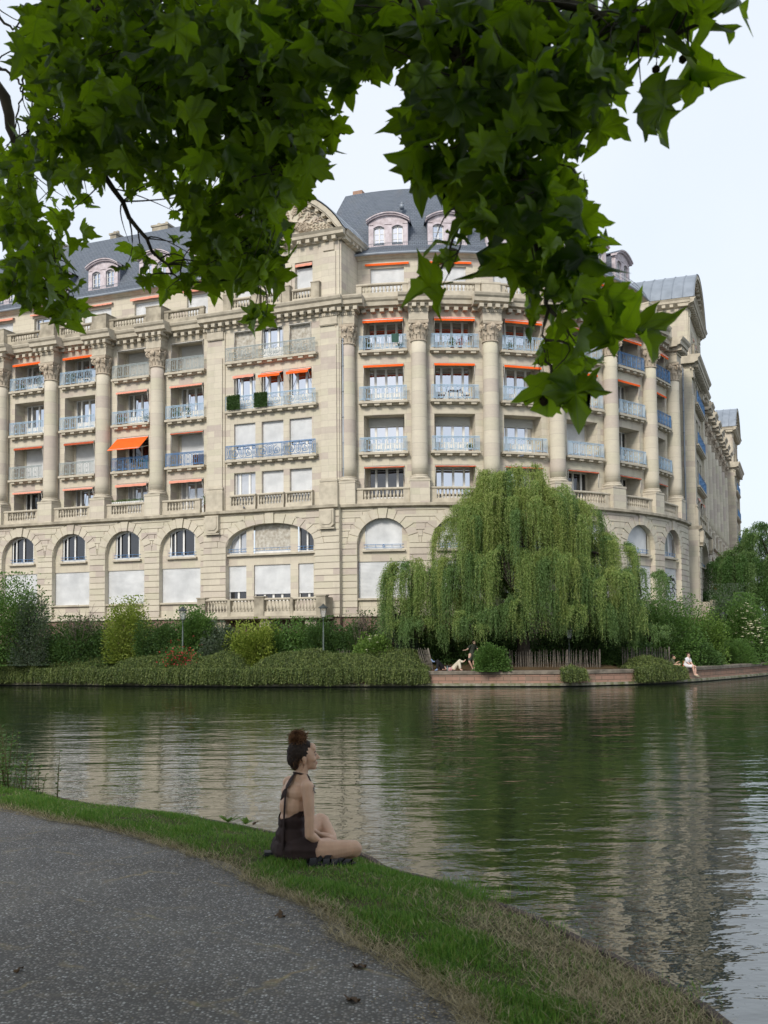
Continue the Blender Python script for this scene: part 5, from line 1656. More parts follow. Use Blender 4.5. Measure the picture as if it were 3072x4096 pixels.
# creeping shrubs hanging over the quay wall
def qpos(x):
    for a, b in zip(QS[:-1], QS[1:]):
        if a.x <= x <= b.x:
            f = (x - a.x) / (b.x - a.x); return a.y + (b.y - a.y) * f, math.atan2(b.y - a.y, b.x - a.x)
    return 60.0, 0.0
def creeper(label, x0, x1, n, back, ztop, zlow, mat, ragged=.25, leaf=.12):
    yy, aa = qpos((x0 + x1) / 2)
    root = thing('creeping_shrub', label, 'shrub', ((x0 + x1) / 2, yy, QZ), 'creeping shrubs hanging over the quay wall')
    x = rng.uniform(x0, x1, n); t = rng.random(n) ** .6
    ya = np.array([qpos(q) for q in x])
    lump = .5 + .5 * wob(x * .55, t * 2.0 + x * .1)
    d = -back + (back + .34) * t
    z = np.where(d < -.1, ztop * (.45 + .6 * lump) * np.clip((-d) / (back * .55), 0, 1) ** .7 + QZ + .18, QZ + .15)
    endf = np.clip(np.minimum(x - x0, x1 - x) / .9, 0.15, 1)
    z = QZ + (z - QZ) * endf
    dirx = np.sin(ya[:, 1]); diry = -np.cos(ya[:, 1])
    L = np.where(d > -.5, rng.uniform(.9, 1.9, n) * (QZ - zlow) / .8 * (.55 + .6 * lump), rng.uniform(.35, .75, n))
    P = np.column_stack([x + dirx * d, ya[:, 0] + diry * d, z]) - np.array([(x0 + x1) / 2, yy, QZ])
    O = unit(np.column_stack([dirx + rng.normal(size=n) * .35, diry + rng.normal(size=n) * .15, rng.normal(size=n) * .15 + .18]))
    O[:, 2] += np.where(d > -.35, 0, .25)
    low = zlow + .16 * (.5 + .5 * wob(x * .9, x * .31)) + rng.uniform(0, .12, n)
    V, F = strand_leaves(P, O, L, .055, leaf, .022, 1.0, .45, .2)
    cnt = np.maximum(2, (L / .055).astype(int)); idx = np.repeat(np.arange(n), cnt)
    keep = V.reshape(-1, 4, 3)[:, :, 2].min(1) > (low - QZ)[idx]
    F = F[keep]; sid = idx[keep]
    np_obj('foliage', V, F, [mat, MAT['olive_dark'], MAT['olive_light']], root, mi=np.array([0, 1, 2, 0, 1])[(sid * 7 + (sid // 3)) % 5])
    st = []
    for q in np.linspace(x0 + .4, x1 - .4, max(2, int((x1 - x0) / 1.4))):
        y, a = qpos(q); st.append([(q - (x0 + x1) / 2, y + back * .8 - yy, -.05), (q - (x0 + x1) / 2, y + back * .4 - yy, .25), (q - (x0 + x1) / 2, y - yy, .12)])
    stems(root, 'stem', st, MAT['bark'], .03)
    return root
xa = lambda px, D: gx(px, D)
creeper('creeping shrub over the quay, from the left end of the water to the first gap', -29.0, xa(438, 64) , 8200, 2.7, 1.05, -1.03, MAT['olive'])
creeper('creeping shrub over the quay below the red roses, between the two gaps', xa(425, 64), xa(985, 61), 7200, 2.6, 1.05, -1.03, MAT['olive'])
creeper('creeping shrub over the quay from the second gap to the bare stone wall', xa(985, 61), xa(1705, 60), 8800, 2.6, 1.05, -1.03, MAT['olive'])
creeper('dense creeping shrub over the wall left of the seated woman', xa(2530, 60), xa(2712, 61.5), 2800, 1.6, .7, -1.03, MAT['olive'])
creeper('small tuft hanging down the bare quay wall', xa(2240, 58.6), xa(2330, 58.6), 420, .5, .25, -.95, MAT['olive'])
b = bush('shrub', 'green climber with tiny white flowers tumbling over the wall beside the picnickers', 'shrub', 1905, 2030, 2585, 2745, 58.9, MAT['mdgreen'], 5200, .08, .7)

# fences of split chestnut pales
MAT['pale'] = M('weathered chestnut pales', (.23, .205, .175), (.12, .105, .09), 9, .9, .2)
def paling(label, pts, h, group='chestnut paling fences', gap=.10, lean=(0, 0), zb=0.0):
    root = thing('paling_fence', label, 'fence', (*pts[0], zb), group)
    P = [Vector((*p, 0)) for p in pts]; m = MB(); o = P[0]
    for a, b in zip(P[:-1], P[1:]):
        n = max(1, int((b - a).length / gap))
        for i in range(n):
            q = a + (b - a) * (i + .5) / n - o
            hh = h * rng.uniform(.88, 1.06); j = rng.normal(size=2) * .03
            t = [(q.x, q.y, -.1), (q.x + j[0] + lean[0] * .5, q.y + lean[1] * .5, hh * .5), (q.x + j[0] * 1.5 + lean[0], q.y + j[1] + lean[1], hh)]
            m.tube(t, [.021, .021, .012], 4, sm=False)
    m.build('pales', MAT['pale'], root, world=True)
    m = MB()
    for z in (.28, .72):
        for a, b in zip(P[:-1], P[1:]): m.tube([tuple(a - o + Vector((lean[0] * z, lean[1] * z - .02, h * z))), tuple(b - o + Vector((lean[0] * z, lean[1] * z - .02, h * z)))], .008, 4)
    m.build('wire', MAT['darkmetal'], root, world=True)
    m = MB(); tot = sum((b - a).length for a, b in zip(P[:-1], P[1:]))
    for a, b in zip(P[:-1], P[1:]): m.tube([tuple(b - o + Vector((0, .05, -.2))), tuple(b - o + Vector((lean[0], .05 + lean[1], h * 1.02)))], .045, 6)
    m.build('post', MAT['pale'], root, world=True)
    return root
paling('grey paling fence with only its tips above the creeping shrubs at the left', [(-30, 69.6), (-24, 68.6), (-17.5, 66.8), (-12.6, 65.3)], 1.28, zb=-.05)
paling('grey paling fence half hidden left of the willow, behind the white elder', [(xa(1350, 62.5), 62.6), (xa(1500, 62), 62.2), (xa(1650, 62), 62.0)], 1.25, zb=-.15)
paling('leaning bundle of old pales at the edge of the picnic spot', [(xa(1690, 60.2), 60.2), (xa(1735, 60.5), 60.5)], 1.25, gap=.075, lean=(-.35, -.1), zb=-.12)
paling('dark paling fence under the willow, right of the ivy', [(xa(2020, 61.3), 61.4), (xa(2120, 61), 61.1), (xa(2270, 60.8), 60.9), (xa(2400, 61.0), 61.1)], 1.1, zb=-.12)
paling('paling fence at the right edge of the willow, beside the seated woman', [(xa(2490, 61.4), 61.6), (xa(2590, 62), 62.2), (xa(2678, 62.6), 62.7)], 1.2, zb=-.12)

# street lamps
def lamp(px, ytop, D, zfoot, label):
    p = at(px, ytop, D); h = p.z - zfoot
    root = thing('street_lamp', label, 'street lamp', (p.x, D, zfoot), 'old style lantern lamps')
    m = MB(); m.lathe([(.11, 0), (.11, .25), (.07, .35), (.055, .5), (.045, h * .55), (.05, h * .56), (.038, h * .57), (.034, h - .95), (.06, h - .93), (.03, h - .88)], 0, 0, 10)
    m.build('pole', MAT['pole'], root, world=True)
    m = MB()
    z0, z1 = h - .82, h - .28
    for a in range(4):
        t = PI / 4 + a * PI / 2
        m.tube([(.02 * math.cos(t), .02 * math.sin(t), h - .92), (.15 * math.cos(t), .15 * math.sin(t), z0), (.27 * math.cos(t), .27 * math.sin(t), z1)], .014, 4)
    for z, r in ((z0, .15), (z1, .27)): m.tube([(r * math.cos(PI / 4 + a * PI / 2), r * math.sin(PI / 4 + a * PI / 2), z) for a in range(5)], .016, 4)
    m.lathe([(.30, z1), (.30, z1 + .03), (.14, z1 + .16), (.09, z1 + .17), (.09, z1 + .22), (.03, z1 + .25), (.01, z1 + .28)], 0, 0, 8, sm=False)
    m.build('lantern', MAT['darkmetal'], root, world=True)
    m = MB(); k = len(m.V)
    for z, r in ((z0 + .01, .14), (z1 - .01, .258)): m.V += [(r * math.cos(PI / 4 + a * PI / 2), r * math.sin(PI / 4 + a * PI / 2), z) for a in range(4)]
    for a in range(4): l = (a + 1) % 4; m.face((k + a, k + l, k + 4 + l, k + 4 + a), ((0, 0),) * 4)
    m.build('pane', MAT['lampglass'], root, world=True)
    return root
mg, ng, og = newmat('lantern glass')
tr = ng.nodes.new('ShaderNodeBsdfTransparent'); gl = ng.nodes.new('ShaderNodeBsdfGlossy'); gl.inputs['Roughness'].default_value = .1
xx = ng.nodes.new('ShaderNodeMixShader'); xx.inputs[0].default_value = .25
ng.links.new(tr.outputs[0], xx.inputs[1]); ng.links.new(gl.outputs[0], xx.inputs[2]); ng.links.new(xx.outputs[0], og.inputs['Surface'])
MAT['lampglass'] = mg
lamp(731, 2425, 63.5, .1, 'grey green street lamp left of the terrace, rising out of the dark shrubs')
lamp(1293, 2414, 62.2, .0, 'grey green street lamp in front of the right end of the terrace')
lamp(2275, 2500, 62.6, -.1, 'dark slim street lamp half hidden under the willow')
lamp(2893, 2445, 73.2, -.1, 'black lantern peeping out of the shrubs beside the white elder')
# ------------------------------------------------------------------ people
import bmesh
DG = None
def prim_mesh(prims, seg=12):
    """closed tapered chains and ellipsoids as raw vertices and faces"""
    V, F = [], []
    def ell(c, r, ax=None, n=14, k=9):
        ax = ax or (Vector((1, 0, 0)), Vector((0, 1, 0)), Vector((0, 0, 1)))
        b = len(V); c = Vector(c)
        for j in range(k + 1):
            ph = PI * j / k
            for i in range(n):
                th = 2 * PI * i / n
                V.append(tuple(c + ax[0] * (r[0] * math.sin(ph) * math.cos(th)) + ax[1] * (r[1] * math.sin(ph) * math.sin(th)) + ax[2] * (r[2] * math.cos(ph))))
        for j in range(k):
            for i in range(n):
                l = (i + 1) % n
                F.append((b + j*n + i, b + (j+1)*n + i, b + (j+1)*n + l, b + j*n + l))
    for p in prims:
        if p[0] == 'e':
            ell(p[1], p[2], p[3] if len(p) > 3 else None)
        else:
            ch = p[1]
            for (a, ra), (b_, rb) in zip(ch[:-1], ch[1:]):
                a, b_ = Vector(a), Vector(b_); L = (b_ - a).length
                n = max(2, int(L / (min(ra, rb) * .35)) + 1)
                n = min(n, 26)
                for i in range(n + 1):
                    t = i / n; r = ra + (rb - ra) * t
                    ell(a + (b_ - a) * t, (r, r, r), None, 10, 7)
    return V, F
def blob(name, prims, mats, parent, voxel=.01, smooth=4, pick=None, cut=None, jitter=None):
    """one continuous surface: the primitives are fused by a voxel remesh and smoothed"""
    V, F = prim_mesh(prims)
    me = bpy.data.meshes.new(name); me.from_pydata(V, [], F)
    o = bpy.data.objects.new('fuse', me); COL.objects.link(o)
    r = o.modifiers.new('r', 'REMESH'); r.mode = 'VOXEL'; r.voxel_size = voxel; r.use_smooth_shade = True
    s = o.modifiers.new('s', 'SMOOTH'); s.iterations = smooth; s.factor = .5
    dg = bpy.context.evaluated_depsgraph_get(); dg.update()
    out = bpy.data.meshes.new_from_object(o.evaluated_get(dg))
    bpy.data.objects.remove(o); bpy.data.meshes.remove(me)
    out.name = name
    out.materials.clear()
    if not isinstance(mats, (list, tuple)): mats = [mats]
    for m in mats: out.materials.append(m)
    if pick or cut or jitter:
        bm = bmesh.new(); bm.from_mesh(out)
        if cut:
            bmesh.ops.delete(bm, geom=[f for f in bm.faces if not cut(f.calc_center_median())], context='FACES')
        for f in bm.faces:
            f.smooth = True
            f.material_index = pick(f.calc_center_median()) if pick else 0
        if jitter:
            for v in bm.verts: v.co += jitter(v.co)
        bm.to_mesh(out); bm.free()
    else:
        out.polygons.foreach_set('use_smooth', [True] * len(out.polygons))
        out.polygons.foreach_set('material_index', [0] * len(out.polygons))
    return link(bpy.data.objects.new(name, out), parent)
def M_skin(name, c):
    m, n, out = newmat(name)
    tc = n.nodes.new('ShaderNodeTexCoord')
    col = ramp(n, noise(n, tc.outputs['Object'], 14, 4), [(.3, tuple(x * .86 for x in c)), (.7, c)])
    b = bsdf(n, out, col, .52, spec=.35)
    b.inputs['Subsurface Weight'].default_value = .12
    b.inputs['Subsurface Radius'].default_value = (.02, .008, .004)
    return m
MAT['skin'] = M_skin('tanned skin', (.57, .36, .25))
MAT['skin_pale'] = M_skin('pale skin', (.62, .40, .32))
MAT['dress'] = M('dark brown dress jersey', (.036, .021, .020), (.022, .013, .013), 9, .85, .2)
MAT['hair'] = M('dark brown hair', (.030, .017, .011), (.010, .006, .005), 60, .75, .6)
MAT['curl'] = M_leaf('auburn curls', [(.06, .026, .012), (.13, .055, .022), (.22, .10, .042), (.32, .16, .07)], .12, .5)
MAT['black'] = M('black leather', (.014, .014, .016), None, 8, .6)
def ch(*pr): return ('c', list(pr))

# ---- the seated woman
WO = (-.705, 7.86, .03)
wm = thing('person', 'young woman in a dark brown halter dress sitting on the grass, curly hair tied up', 'person', WO)
f = Vector((.83, .57, 0)); r_ = Vector((.57, -.83, 0)); up = Vector((0, 0, 1))
AX = (f, r_, up)
hf = Vector((.975, .22, 0)); hr = Vector((.22, -.975, 0)); HX = (hf, hr, up)
torso = [
 ('e', (-.005, 0, .095), (.125, .17, .105), AX), ('e', (-.01, -.005, .20), (.098, .135, .10), AX), ('e', (-.005, -.003, .31), (.085, .118, .10), AX),
 ('e', (.005, .003, .42), (.092, .130, .11), AX), ('e', (.02, .013, .52), (.088, .142, .085), AX), ('e', (.035, .024, .575), (.068, .140, .045), AX),
 ('e', (.09, .02, .46), (.05, .055, .055), AX), ('e', (.055, .075, .46), (.05, .055, .055), AX)]
RS, RE, RW = (.125, -.115, .575), (.142, -.165, .235), (.215, -.075, .172)
LS, LE, LW_ = (-.035, .155, .575), (.02, .24, .26), (.19, .15, .18)
traps = [ch(((.068, .045, .655), .036), ((.105, -.045, .597), .036), (RS, .05)), ch(((.068, .045, .655), .036), ((.03, .11, .597), .036), (LS, .05))]
arms = [ch((RS, .052), ((.135, -.145, .48), .044), ((.143, -.162, .34), .039), (RE, .037)), ch((RE, .037), ((.17, -.14, .21), .036), ((.20, -.10, .18), .027), (RW, .023)),
        ch((LS, .052), ((-.01, .20, .42), .042), (LE, .037)), ch((LE, .036), ((.11, .2, .21), .034), (LW_, .023))]
hands = []
def hand(w, d, s, palmup=False):
    w, d = Vector(w), Vector(d).normalized(); sd = d.cross(up).normalized() * s
    hands.append(ch((w, .022), (w + d * .035, .026), (w + d * .075, .027)))
    hands.append(ch((w + d * .03 + sd * .012, .022), (w + d * .075 + sd * .02, .018))); hands.append(ch((w + d * .03 - sd * .012, .022), (w + d * .075 - sd * .02, .018)))
    for i, (o, l) in enumerate(((.030, .062), (.011, .074), (-.009, .070), (-.028, .055))):
        b = w + d * .08 + sd * o
        hands.append(ch((b, .0095), (b + d * l * .45 + up * .006, .0088), (b + d * l * .8 - up * .006, .008), (b + d * l - up * .02, .007)))
    t = w + d * .028 + sd * .03
    hands.append(ch((t, .013), (t + d * .03 + sd * .018, .011), (t + d * .055 + sd * .02 - up * .01, .009)))
hand(RW, (.075, .055, -.010), 1); hand(LW_, (.075, -.03, -.012), -1)
legs = [ch(((.05, -.07, .10), .112), ((.16, -.085, .10), .096), ((.30, -.09, .105), .081), ((.42, -.08, .118), .064), ((.465, -.07, .122), .056), ((.478, -.062, .112), .050)),
        ch(((.47, -.055, .098), .052), ((.36, -.0, .066), .058), ((.24, .12, .05), .044), ((.14, .18, .042), .036)), ch(((.14, .18, .042), .034), ((.06, .21, .04), .034), ((-.03, .20, .035), .024)),
        ch(((-.05, .08, .10), .112), ((.05, .19, .15), .092), ((.15, .31, .21), .075), ((.19, .35, .245), .064)),
        ch(((.205, .35, .24), .06), ((.265, .25, .15), .056), ((.30, .14, .085), .043), ((.32, .05, .05), .034)), ch(((.32, .05, .05), .032), ((.37, .0, .045), .032), ((.43, -.0, .04), .022))]
def hp(a, b, z): return tuple(Vector((.072, .052, z)) + hf * a + hr * b)
neck = [ch(((.04, .025, .585), .062), ((.068, .045, .66), .050), ((.075, .05, .72), .048))]
head = [('e', hp(-.008, 0, .815), (.098, .076, .088), HX), ('e', hp(.052, 0, .785), (.056, .062, .085), HX), ('e', hp(.062, 0, .735), (.046, .050, .052), HX), ('e', hp(.088, 0, .702), (.026, .026, .020), HX),
        ('e', hp(.074, 0, .845), (.034, .05, .04), HX), ('e', hp(.096, 0, .812), (.012, .045, .012), HX),
        ch((hp(.103, 0, .806), .009), (hp(.117, 0, .788), .0105), (hp(.126, 0, .774), .0125)), ('e', hp(.113, .010, .768), (.012, .009, .008), HX), ('e', hp(.113, -.010, .768), (.012, .009, .008), HX),
        ('e', hp(.108, 0, .741), (.012, .022, .007), HX), ('e', hp(.106, 0, .728), (.012, .020, .008), HX),
        ('e', hp(.08, .035, .765), (.024, .022, .026), HX), ('e', hp(.08, -.035, .765), (.024, .022, .026), HX),
        ('e', hp(.008, .074, .765), (.018, .012, .034), (Vector((.9, .2, -.3)).normalized(), hr, up)), ('e', hp(.008, -.074, .765), (.018, .012, .034), HX)]
lipc = Vector(hp(.112, 0, .735))
def pk(c): return 1 if (c - lipc).length < .019 and (c - Vector(hp(.1, 0, .735))).dot(hf) > .004 else 0
MAT['lips'] = M('lips', (.42, .17, .14), None, 5, .5)
blob('body', torso + traps + arms + hands + legs + neck + head, [MAT['skin'], MAT['lips']], wm, .006, 3, pick=pk)
# dress
grow = .0095
def gr(p):
    if p[0] == 'e': return ('e', p[1], tuple(x + grow for x in p[2])) + tuple(p[3:])
    return ('c', [(q, rr + grow) for q, rr in p[1]])
def dcut(c):
    q = Vector((c.x, c.y, 0)).dot(f); s = Vector((c.x, c.y, 0)).dot(r_)
    lim = .335 + .05 * (abs(s) / .12) ** 2 if q < .02 else .335 + min(1, (q - .02) / .06) * .22
    if q > .075: lim = .62
    if c.x > .13 and c.z < .2 and q > .05:                   # hem across the thighs
        if s > .0: return c.x < .135 + (c.z / .15) * .06
        return (c - Vector((-.05, .08, .1))).length < .21
    return c.z < lim
dl = [ch(((.05, -.07, .10), .114), ((.16, -.085, .10), .100), ((.24, -.09, .10), .090)), ch(((-.05, .08, .10), .114), ((.05, .19, .15), .096))]
def fold(c): return Vector((math.sin(c.z * 95 + c.x * 30), math.cos(c.z * 80 + c.y * 40), 0)) * .0022
blob('dress', [gr(p) for p in torso + dl], MAT['dress'], wm, .0055, 3, cut=dcut, jitter=fold)
def ribbon(pts, ws, nrm=Vector((-.83, -.57, 0)), th=.004):
    m = MB(); A, B = [], []
    for i, (p, w) in enumerate(zip(pts, ws)):
        p = Vector(p); d = (Vector(pts[min(i + 1, len(pts) - 1)]) - Vector(pts[max(i - 1, 0)])).normalized()
        s = d.cross(nrm).normalized() * w
        A.append([tuple(p - s), tuple(p + nrm * .006), tuple(p + s)]); B.append([tuple(p - s - nrm * th), tuple(p), tuple(p + s - nrm * th)])
    m.grid(A); m.grid(B, flip=True); return m
# halter: band round the neck, knot and the two ends down the back
m = MB()
m.tube([tuple(Vector((.062, .042, .655 + .006 * math.cos(a))) + (f * math.cos(a) + r_ * math.sin(a)) * .053 + up * (-.02 * math.cos(a))) for a in np.linspace(.9, 2 * PI - .9, 22)], .0075, 6)
m.tube([tuple(Vector((.062, .042, .642)) + (f * math.cos(.9) + r_ * math.sin(.9)) * .056), (.135, .0, .585), (.14, .0, .52)], [.011, .018, .03], 6)
m.tube([tuple(Vector((.062, .042, .642)) + (f * math.cos(.9) - r_ * math.sin(.9)) * .056), (.09, .10, .585), (.09, .09, .52)], [.011, .018, .03], 6)
m.build('halter_band', MAT['dress'], wm, world=True)
ribbon([(.018, .004, .665), (-.005, -.022, .63), (-.028, -.05, .585), (-.04, -.068, .558)], [.018, .027, .03, .012]).build('ribbon', MAT['dress'], wm, world=True)
ribbon([(-.04, -.068, .56), (-.052, -.066, .535), (-.068, -.06, .50), (-.08, -.058, .475)], [.010, .022, .018, .003]).build('ribbon', MAT['dress'], wm, world=True)
ribbon([(-.04, -.066, .56), (-.045, -.088, .50), (-.05, -.094, .42), (-.054, -.098, .33), (-.06, -.112, .22), (-.062, -.128, .13), (-.06, -.13, .115)], [.010, .012, .011, .012, .014, .016, .003]).build('ribbon', MAT['dress'], wm, world=True)
# hair
hairp = [('e', hp(-.022, 0, .822), (.096, .083, .090), HX), ('e', hp(-.062, 0, .775), (.056, .068, .075), HX), ('e', hp(-.055, 0, .725), (.035, .05, .045), HX), ('e', hp(.02, 0, .868), (.062, .062, .040), HX), ('e', hp(-.0, .05, .80), (.035, .030, .045), HX), ('e', hp(-.0, -.05, .80), (.035, .030, .045), HX), ('e', hp(-.02, 0, .90), (.05, .05, .04), HX)]
def hcut(c):
    a = (c - Vector((.072, .052, 0))).dot(hf); return not (a > .062 - max(0, .85 - c.z) * .62 + .006 * math.sin(c.z * 70))
blob('hair', hairp, MAT['hair'], wm, .0065, 2, cut=hcut, jitter=lambda c: Vector((math.sin(c.z * 260 + c.x * 90), math.cos(c.y * 210 + c.z * 160), math.sin(c.x * 230))) * .0012)
V, F, k = [], [], 0
cb = np.array([.042, .045, .920])
for i in range(760):
    o = unit(rng.normal(size=3)); p = cb + o * np.array([.068, .064, .060]) * rng.uniform(.25, 1.08)
    d = unit(o + rng.normal(size=3) * .7); s = unit(np.cross(d, rng.normal(size=3))); q = np.cross(d, s)
    rr = rng.uniform(.005, .011); L = rng.uniform(.02, .06); w = rng.uniform(.0010, .0024); tw = rng.uniform(2, 4) * PI
    for t in np.linspace(0, 1, 12):
        c = p + d * L * (t - .4) + (s * math.cos(tw * t) + q * math.sin(tw * t)) * rr
        V += [c + d * w, c + s * w * .8 - d * w, c - d * w - s * w]
    for j in range(11):
        a = k + j * 3
        for u, v in ((0, 1), (1, 2), (2, 0)): F.append((a + u, a + v, a + 3 + v, a + 3 + u))
    k += 36
np_obj('hair_bun', np.array(V), np.array(F), MAT['curl'], wm)
V, F, k = [], [], 0
for i in range(150):                                          # loose hairs at the nape and hairline
    a = rng.uniform(-.085, .02); b = rng.choice([-1, 1]) * rng.uniform(.05, .078); z = rng.uniform(.70, .80)
    p = np.array(hp(a, b, z)); d = unit(np.array([rng.normal() * .4 - .1, rng.normal() * .4, -.6 + rng.normal() * .5])); s = unit(rng.normal(size=3)); w = .0007
    for t in np.linspace(0, 1, 5):
        c = p + d * .04 * t + s * .006 * math.sin(t * 5); V += [c + s * w, c - s * w]
    for j in range(4): e_ = k + 2 * j; F.append((e_, e_ + 1, e_ + 3, e_ + 2))
    k += 10
np_obj('loose_hair', np.array(V), np.array(F), MAT['curl'], wm)
m = MB()
for sg in (1, -1):
    e0 = Vector(hp(.093, sg * .033, .797)); m.grid([[tuple(e0 + hf * .010 * math.cos(a) * .6 + hr * sg * .012 * math.sin(a) * math.cos(b) + up * .007 * math.sin(b)) for b in np.linspace(-1.2, 1.2, 5)] for a in np.linspace(-1.4, 1.4, 7)])
m.build('eyes', M('eye', (.06, .04, .03), (.4, .38, .36), 60, .2), wm, world=True)
m = MB()
for sg in (1, -1): m.tube([hp(.098, sg * .016, .816), hp(.097, sg * .034, .822), hp(.085, sg * .05, .817)], [.003, .0038, .002], 5)
for sg in (1, -1): m.tube([hp(.106, sg * .02, .800), hp(.103, sg * .034, .8035), hp(.094, sg * .046, .799)], [.0014, .002, .0012], 4)
m.build('eyebrows', MAT['hair'], wm, world=True)
m = MB()
for a, b in (((.176, -.13, .592), (.182, -.135, .582)), ((.172, -.142, .578), (.176, -.146, .566)), ((.172, -.15, .562), (.180, -.15, .550)), ((.178, -.152, .546), (.186, -.142, .54))): m.tube([a, b], .0045, 5)
m.build('tattoo', M('tattoo ink', (.12, .11, .12), None, 5, .6), wm, world=True)

# things lying by her
def shoe(loc, rz, label):
    root = thing('shoe', label, 'shoe', loc, 'pair of black sandals', rz)
    m = MB()
    out = [(-.13, .0), (-.12, .035), (-.05, .035), (.02, .045), (.09, .048), (.13, .025), (.14, 0), (.12, -.03), (.06, -.04), (-.03, -.03), (-.11, -.03)]
    b = len(m.V); n = len(out)
    for z in (0, .028): m.V += [(x, y, z) for x, y in out]
    for i in range(n): l = (i + 1) % n; m.face((b + i, b + l, b + n + l, b + n + i), ((0, 0),) * 4)
    m.face(tuple(b + n + i for i in range(n))[::-1], ((0, 0),) * n)
    m.build('sole', MAT['black'], root, world=True)
    m = MB()
    for x, w, h in ((.06, .045, .032), (.0, .038, .036), (-.10, .034, .05)):
        rows = [[(x + dx + .02 * math.sin(a), w * math.cos(a), .02 + h * math.sin(a)) for a in np.linspace(0, PI, 9)] for dx in (-.024, .024)]
        m.grid(rows); m.grid([[(p[0], p[1] * .93, p[2] - .004) for p in q] for q in rows], flip=True)
    m.build('strap', MAT['black'], root, world=True)
shoe((-.455, 7.62, .05), R_(18), 'black strappy sandal lying on the grass nearest the seated woman')
shoe((-.345, 7.66, .05), R_(-22), 'black strappy sandal lying on the grass below her right knee')
jk = thing('jacket', 'small crumpled black jacket tucked beside the seated woman on the grass', 'jacket', (-.505, 7.69, .05))
V = []; n = 16; rows = []
for i in range(n + 1):
    rows.append([((i / n - .5) * .2, (j / n - .5) * .14, .055 * math.sin(PI * i / n) ** .6 * math.sin(PI * j / n) ** .6 * (1 + .4 * math.sin(i * 1.7 + j * .9) * math.cos(j * 1.3))) for j in range(n + 1)])
m = MB(); m.grid(rows); m.build('cloth', MAT['black'], jk, world=True)
bg_ = thing('handbag', 'flat black bag whose edge shows on the grass behind the seated woman', 'bag', (-.815, 7.97, .045), None, R_(10))
m = MB(); m.box(-.11, .11, -.06, .06, 0, .035); m.sweep([(-.064, .035), (.064, .035), (.05, .052), (-.05, .052)], -.112, .112); m.build('body', MAT['black'], bg_)
m = MB(); m.tube([(-.1, 0, .045), (-.12, 0, .02), (-.115, .02, .0)], .006, 5); m.build('strap', MAT['black'], bg_)

# ---- people on the far quay
MAT['whitecloth'] = M('white linen', (.74, .73, .76), (.62, .61, .66), 6, .85, .3)
MAT['creamcloth'] = M('cream trousers', (.60, .55, .45), (.46, .41, .33), 6, .85, .3)
MAT['blackcloth'] = M('black trousers', (.012, .012, .015), None, 6, .9)
MAT['greencloth'] = M('olive green cardigan', (.095, .105, .06), (.065, .075, .04), 9, .9, .3)
MAT['shortscloth'] = M('dark grey green shorts', (.055, .065, .05), None, 6, .9)
MAT['bluesock'] = M('pale blue socks', (.24, .33, .52), None, 6, .9)
MAT['brownhair'] = M('brown hair', (.055, .032, .018), (.03, .018, .01), 30, .6, .5)
MAT['canvas'] = M('beige canvas shoe', (.30, .27, .20), None, 6, .9)
def fingers(w, d, side, k=1.0):
    w, d = Vector(w), Vector(d).normalized(); s = d.cross(up); s = s.normalized() * side
    L = [ch((w, .028), (w + d * .07, .033))]
    for i, (o, l) in enumerate(((.03, .06), (.011, .072), (-.009, .068), (-.028, .052))): b = w + d * .085 + s * o; L.append(ch((b, .0115), (b + d * l * .6, .010), (b + d * l - up * .018, .009)))
    t = w + d * .03 + s * .032; L.append(ch((t, .014), (t + d * .045 + s * .02, .011)))
    return L
def headprims(c, fwd, k=1.0):
    fw = Vector(fwd).normalized(); sd = fw.cross(up).normalized(); X = (fw, sd, up); c = Vector(c)
    q = lambda a, b, z: tuple(c + fw * a * k + sd * b * k + up * z * k)
    return [('e', q(-.01, 0, .025), (.10 * k, .078 * k, .09 * k), X), ('e', q(.04, 0, -.02), (.06 * k, .06 * k, .085 * k), X), ('e', q(.06, 0, -.075), (.042 * k, .045 * k, .04 * k), X), ch((q(.1, 0, .01), .010), (q(.122, 0, -.018), .014)),
            ('e', q(.1, 0, -.055), (.014, .022, .012), X), ('e', q(0, .076, -.02), (.02, .014, .032), X), ('e', q(0, -.076, -.02), (.02, .014, .032), X)], q, X
def eyes(root, q, sgs=(1, -1), mat='hair'):
    m = MB()
    for s in sgs: m.tube([q(.096, s * .022, .012), q(.094, s * .044, .012)], .008, 5); m.tube([q(.1, s * .018, .03), q(.094, s * .05, .03)], .005, 4)
    return m.build('eyes', MAT[mat], root, world=True)
def on_quay(px, d=0.0):
    best = None
    for a, b in zip(QS[:-1], QS[1:]):
        for k in range(8):
            p = a + (b - a) * k / 8; e_ = abs(p.x / p.y - (px - 1536) / 4136.18)
            if p.y < 80 and (best is None or e_ < best[0]): best = (e_, p, (b - a).normalized())
    p, t = best[1], best[2]; nn = Vector((t.y, -t.x, 0))
    return p - nn * d, nn
# man in white on the edge of the wall
p, nn = on_quay(2746, .16)
mn = thing('person', 'man in white shirt and sunglasses sitting on the quay with legs hanging', 'person', (p.x, p.y, QZ))
hd, q, HXm = headprims((.13, -.09, .74), (.93, -.36, 0))
sh = ch(((.01, 0, .10), .15), ((.05, -.03, .28), .145), ((.10, -.07, .46), .145))
tors = [('e', (.01, 0, .11), (.15, .19, .12), (Vector((.72, -.69, 0)), Vector((-.69, -.72, 0)), up)), sh, ch(((-.03, -.2, .50), .075), ((.11, -.07, .52), .09), ((.24, .05, .50), .075))]
armsm = [ch(((-.03, -.21, .50), .062), ((.02, -.27, .30), .050)), ch(((.02, -.27, .30), .048), ((.2, -.33, .14), .036), ((.36, -.34, .09), .028)), ch(((.25, .06, .50), .062), ((.31, -.02, .28), .05)), ch(((.31, -.02, .28), .045), ((.36, -.16, .16), .035), ((.40, -.3, .09), .028))]
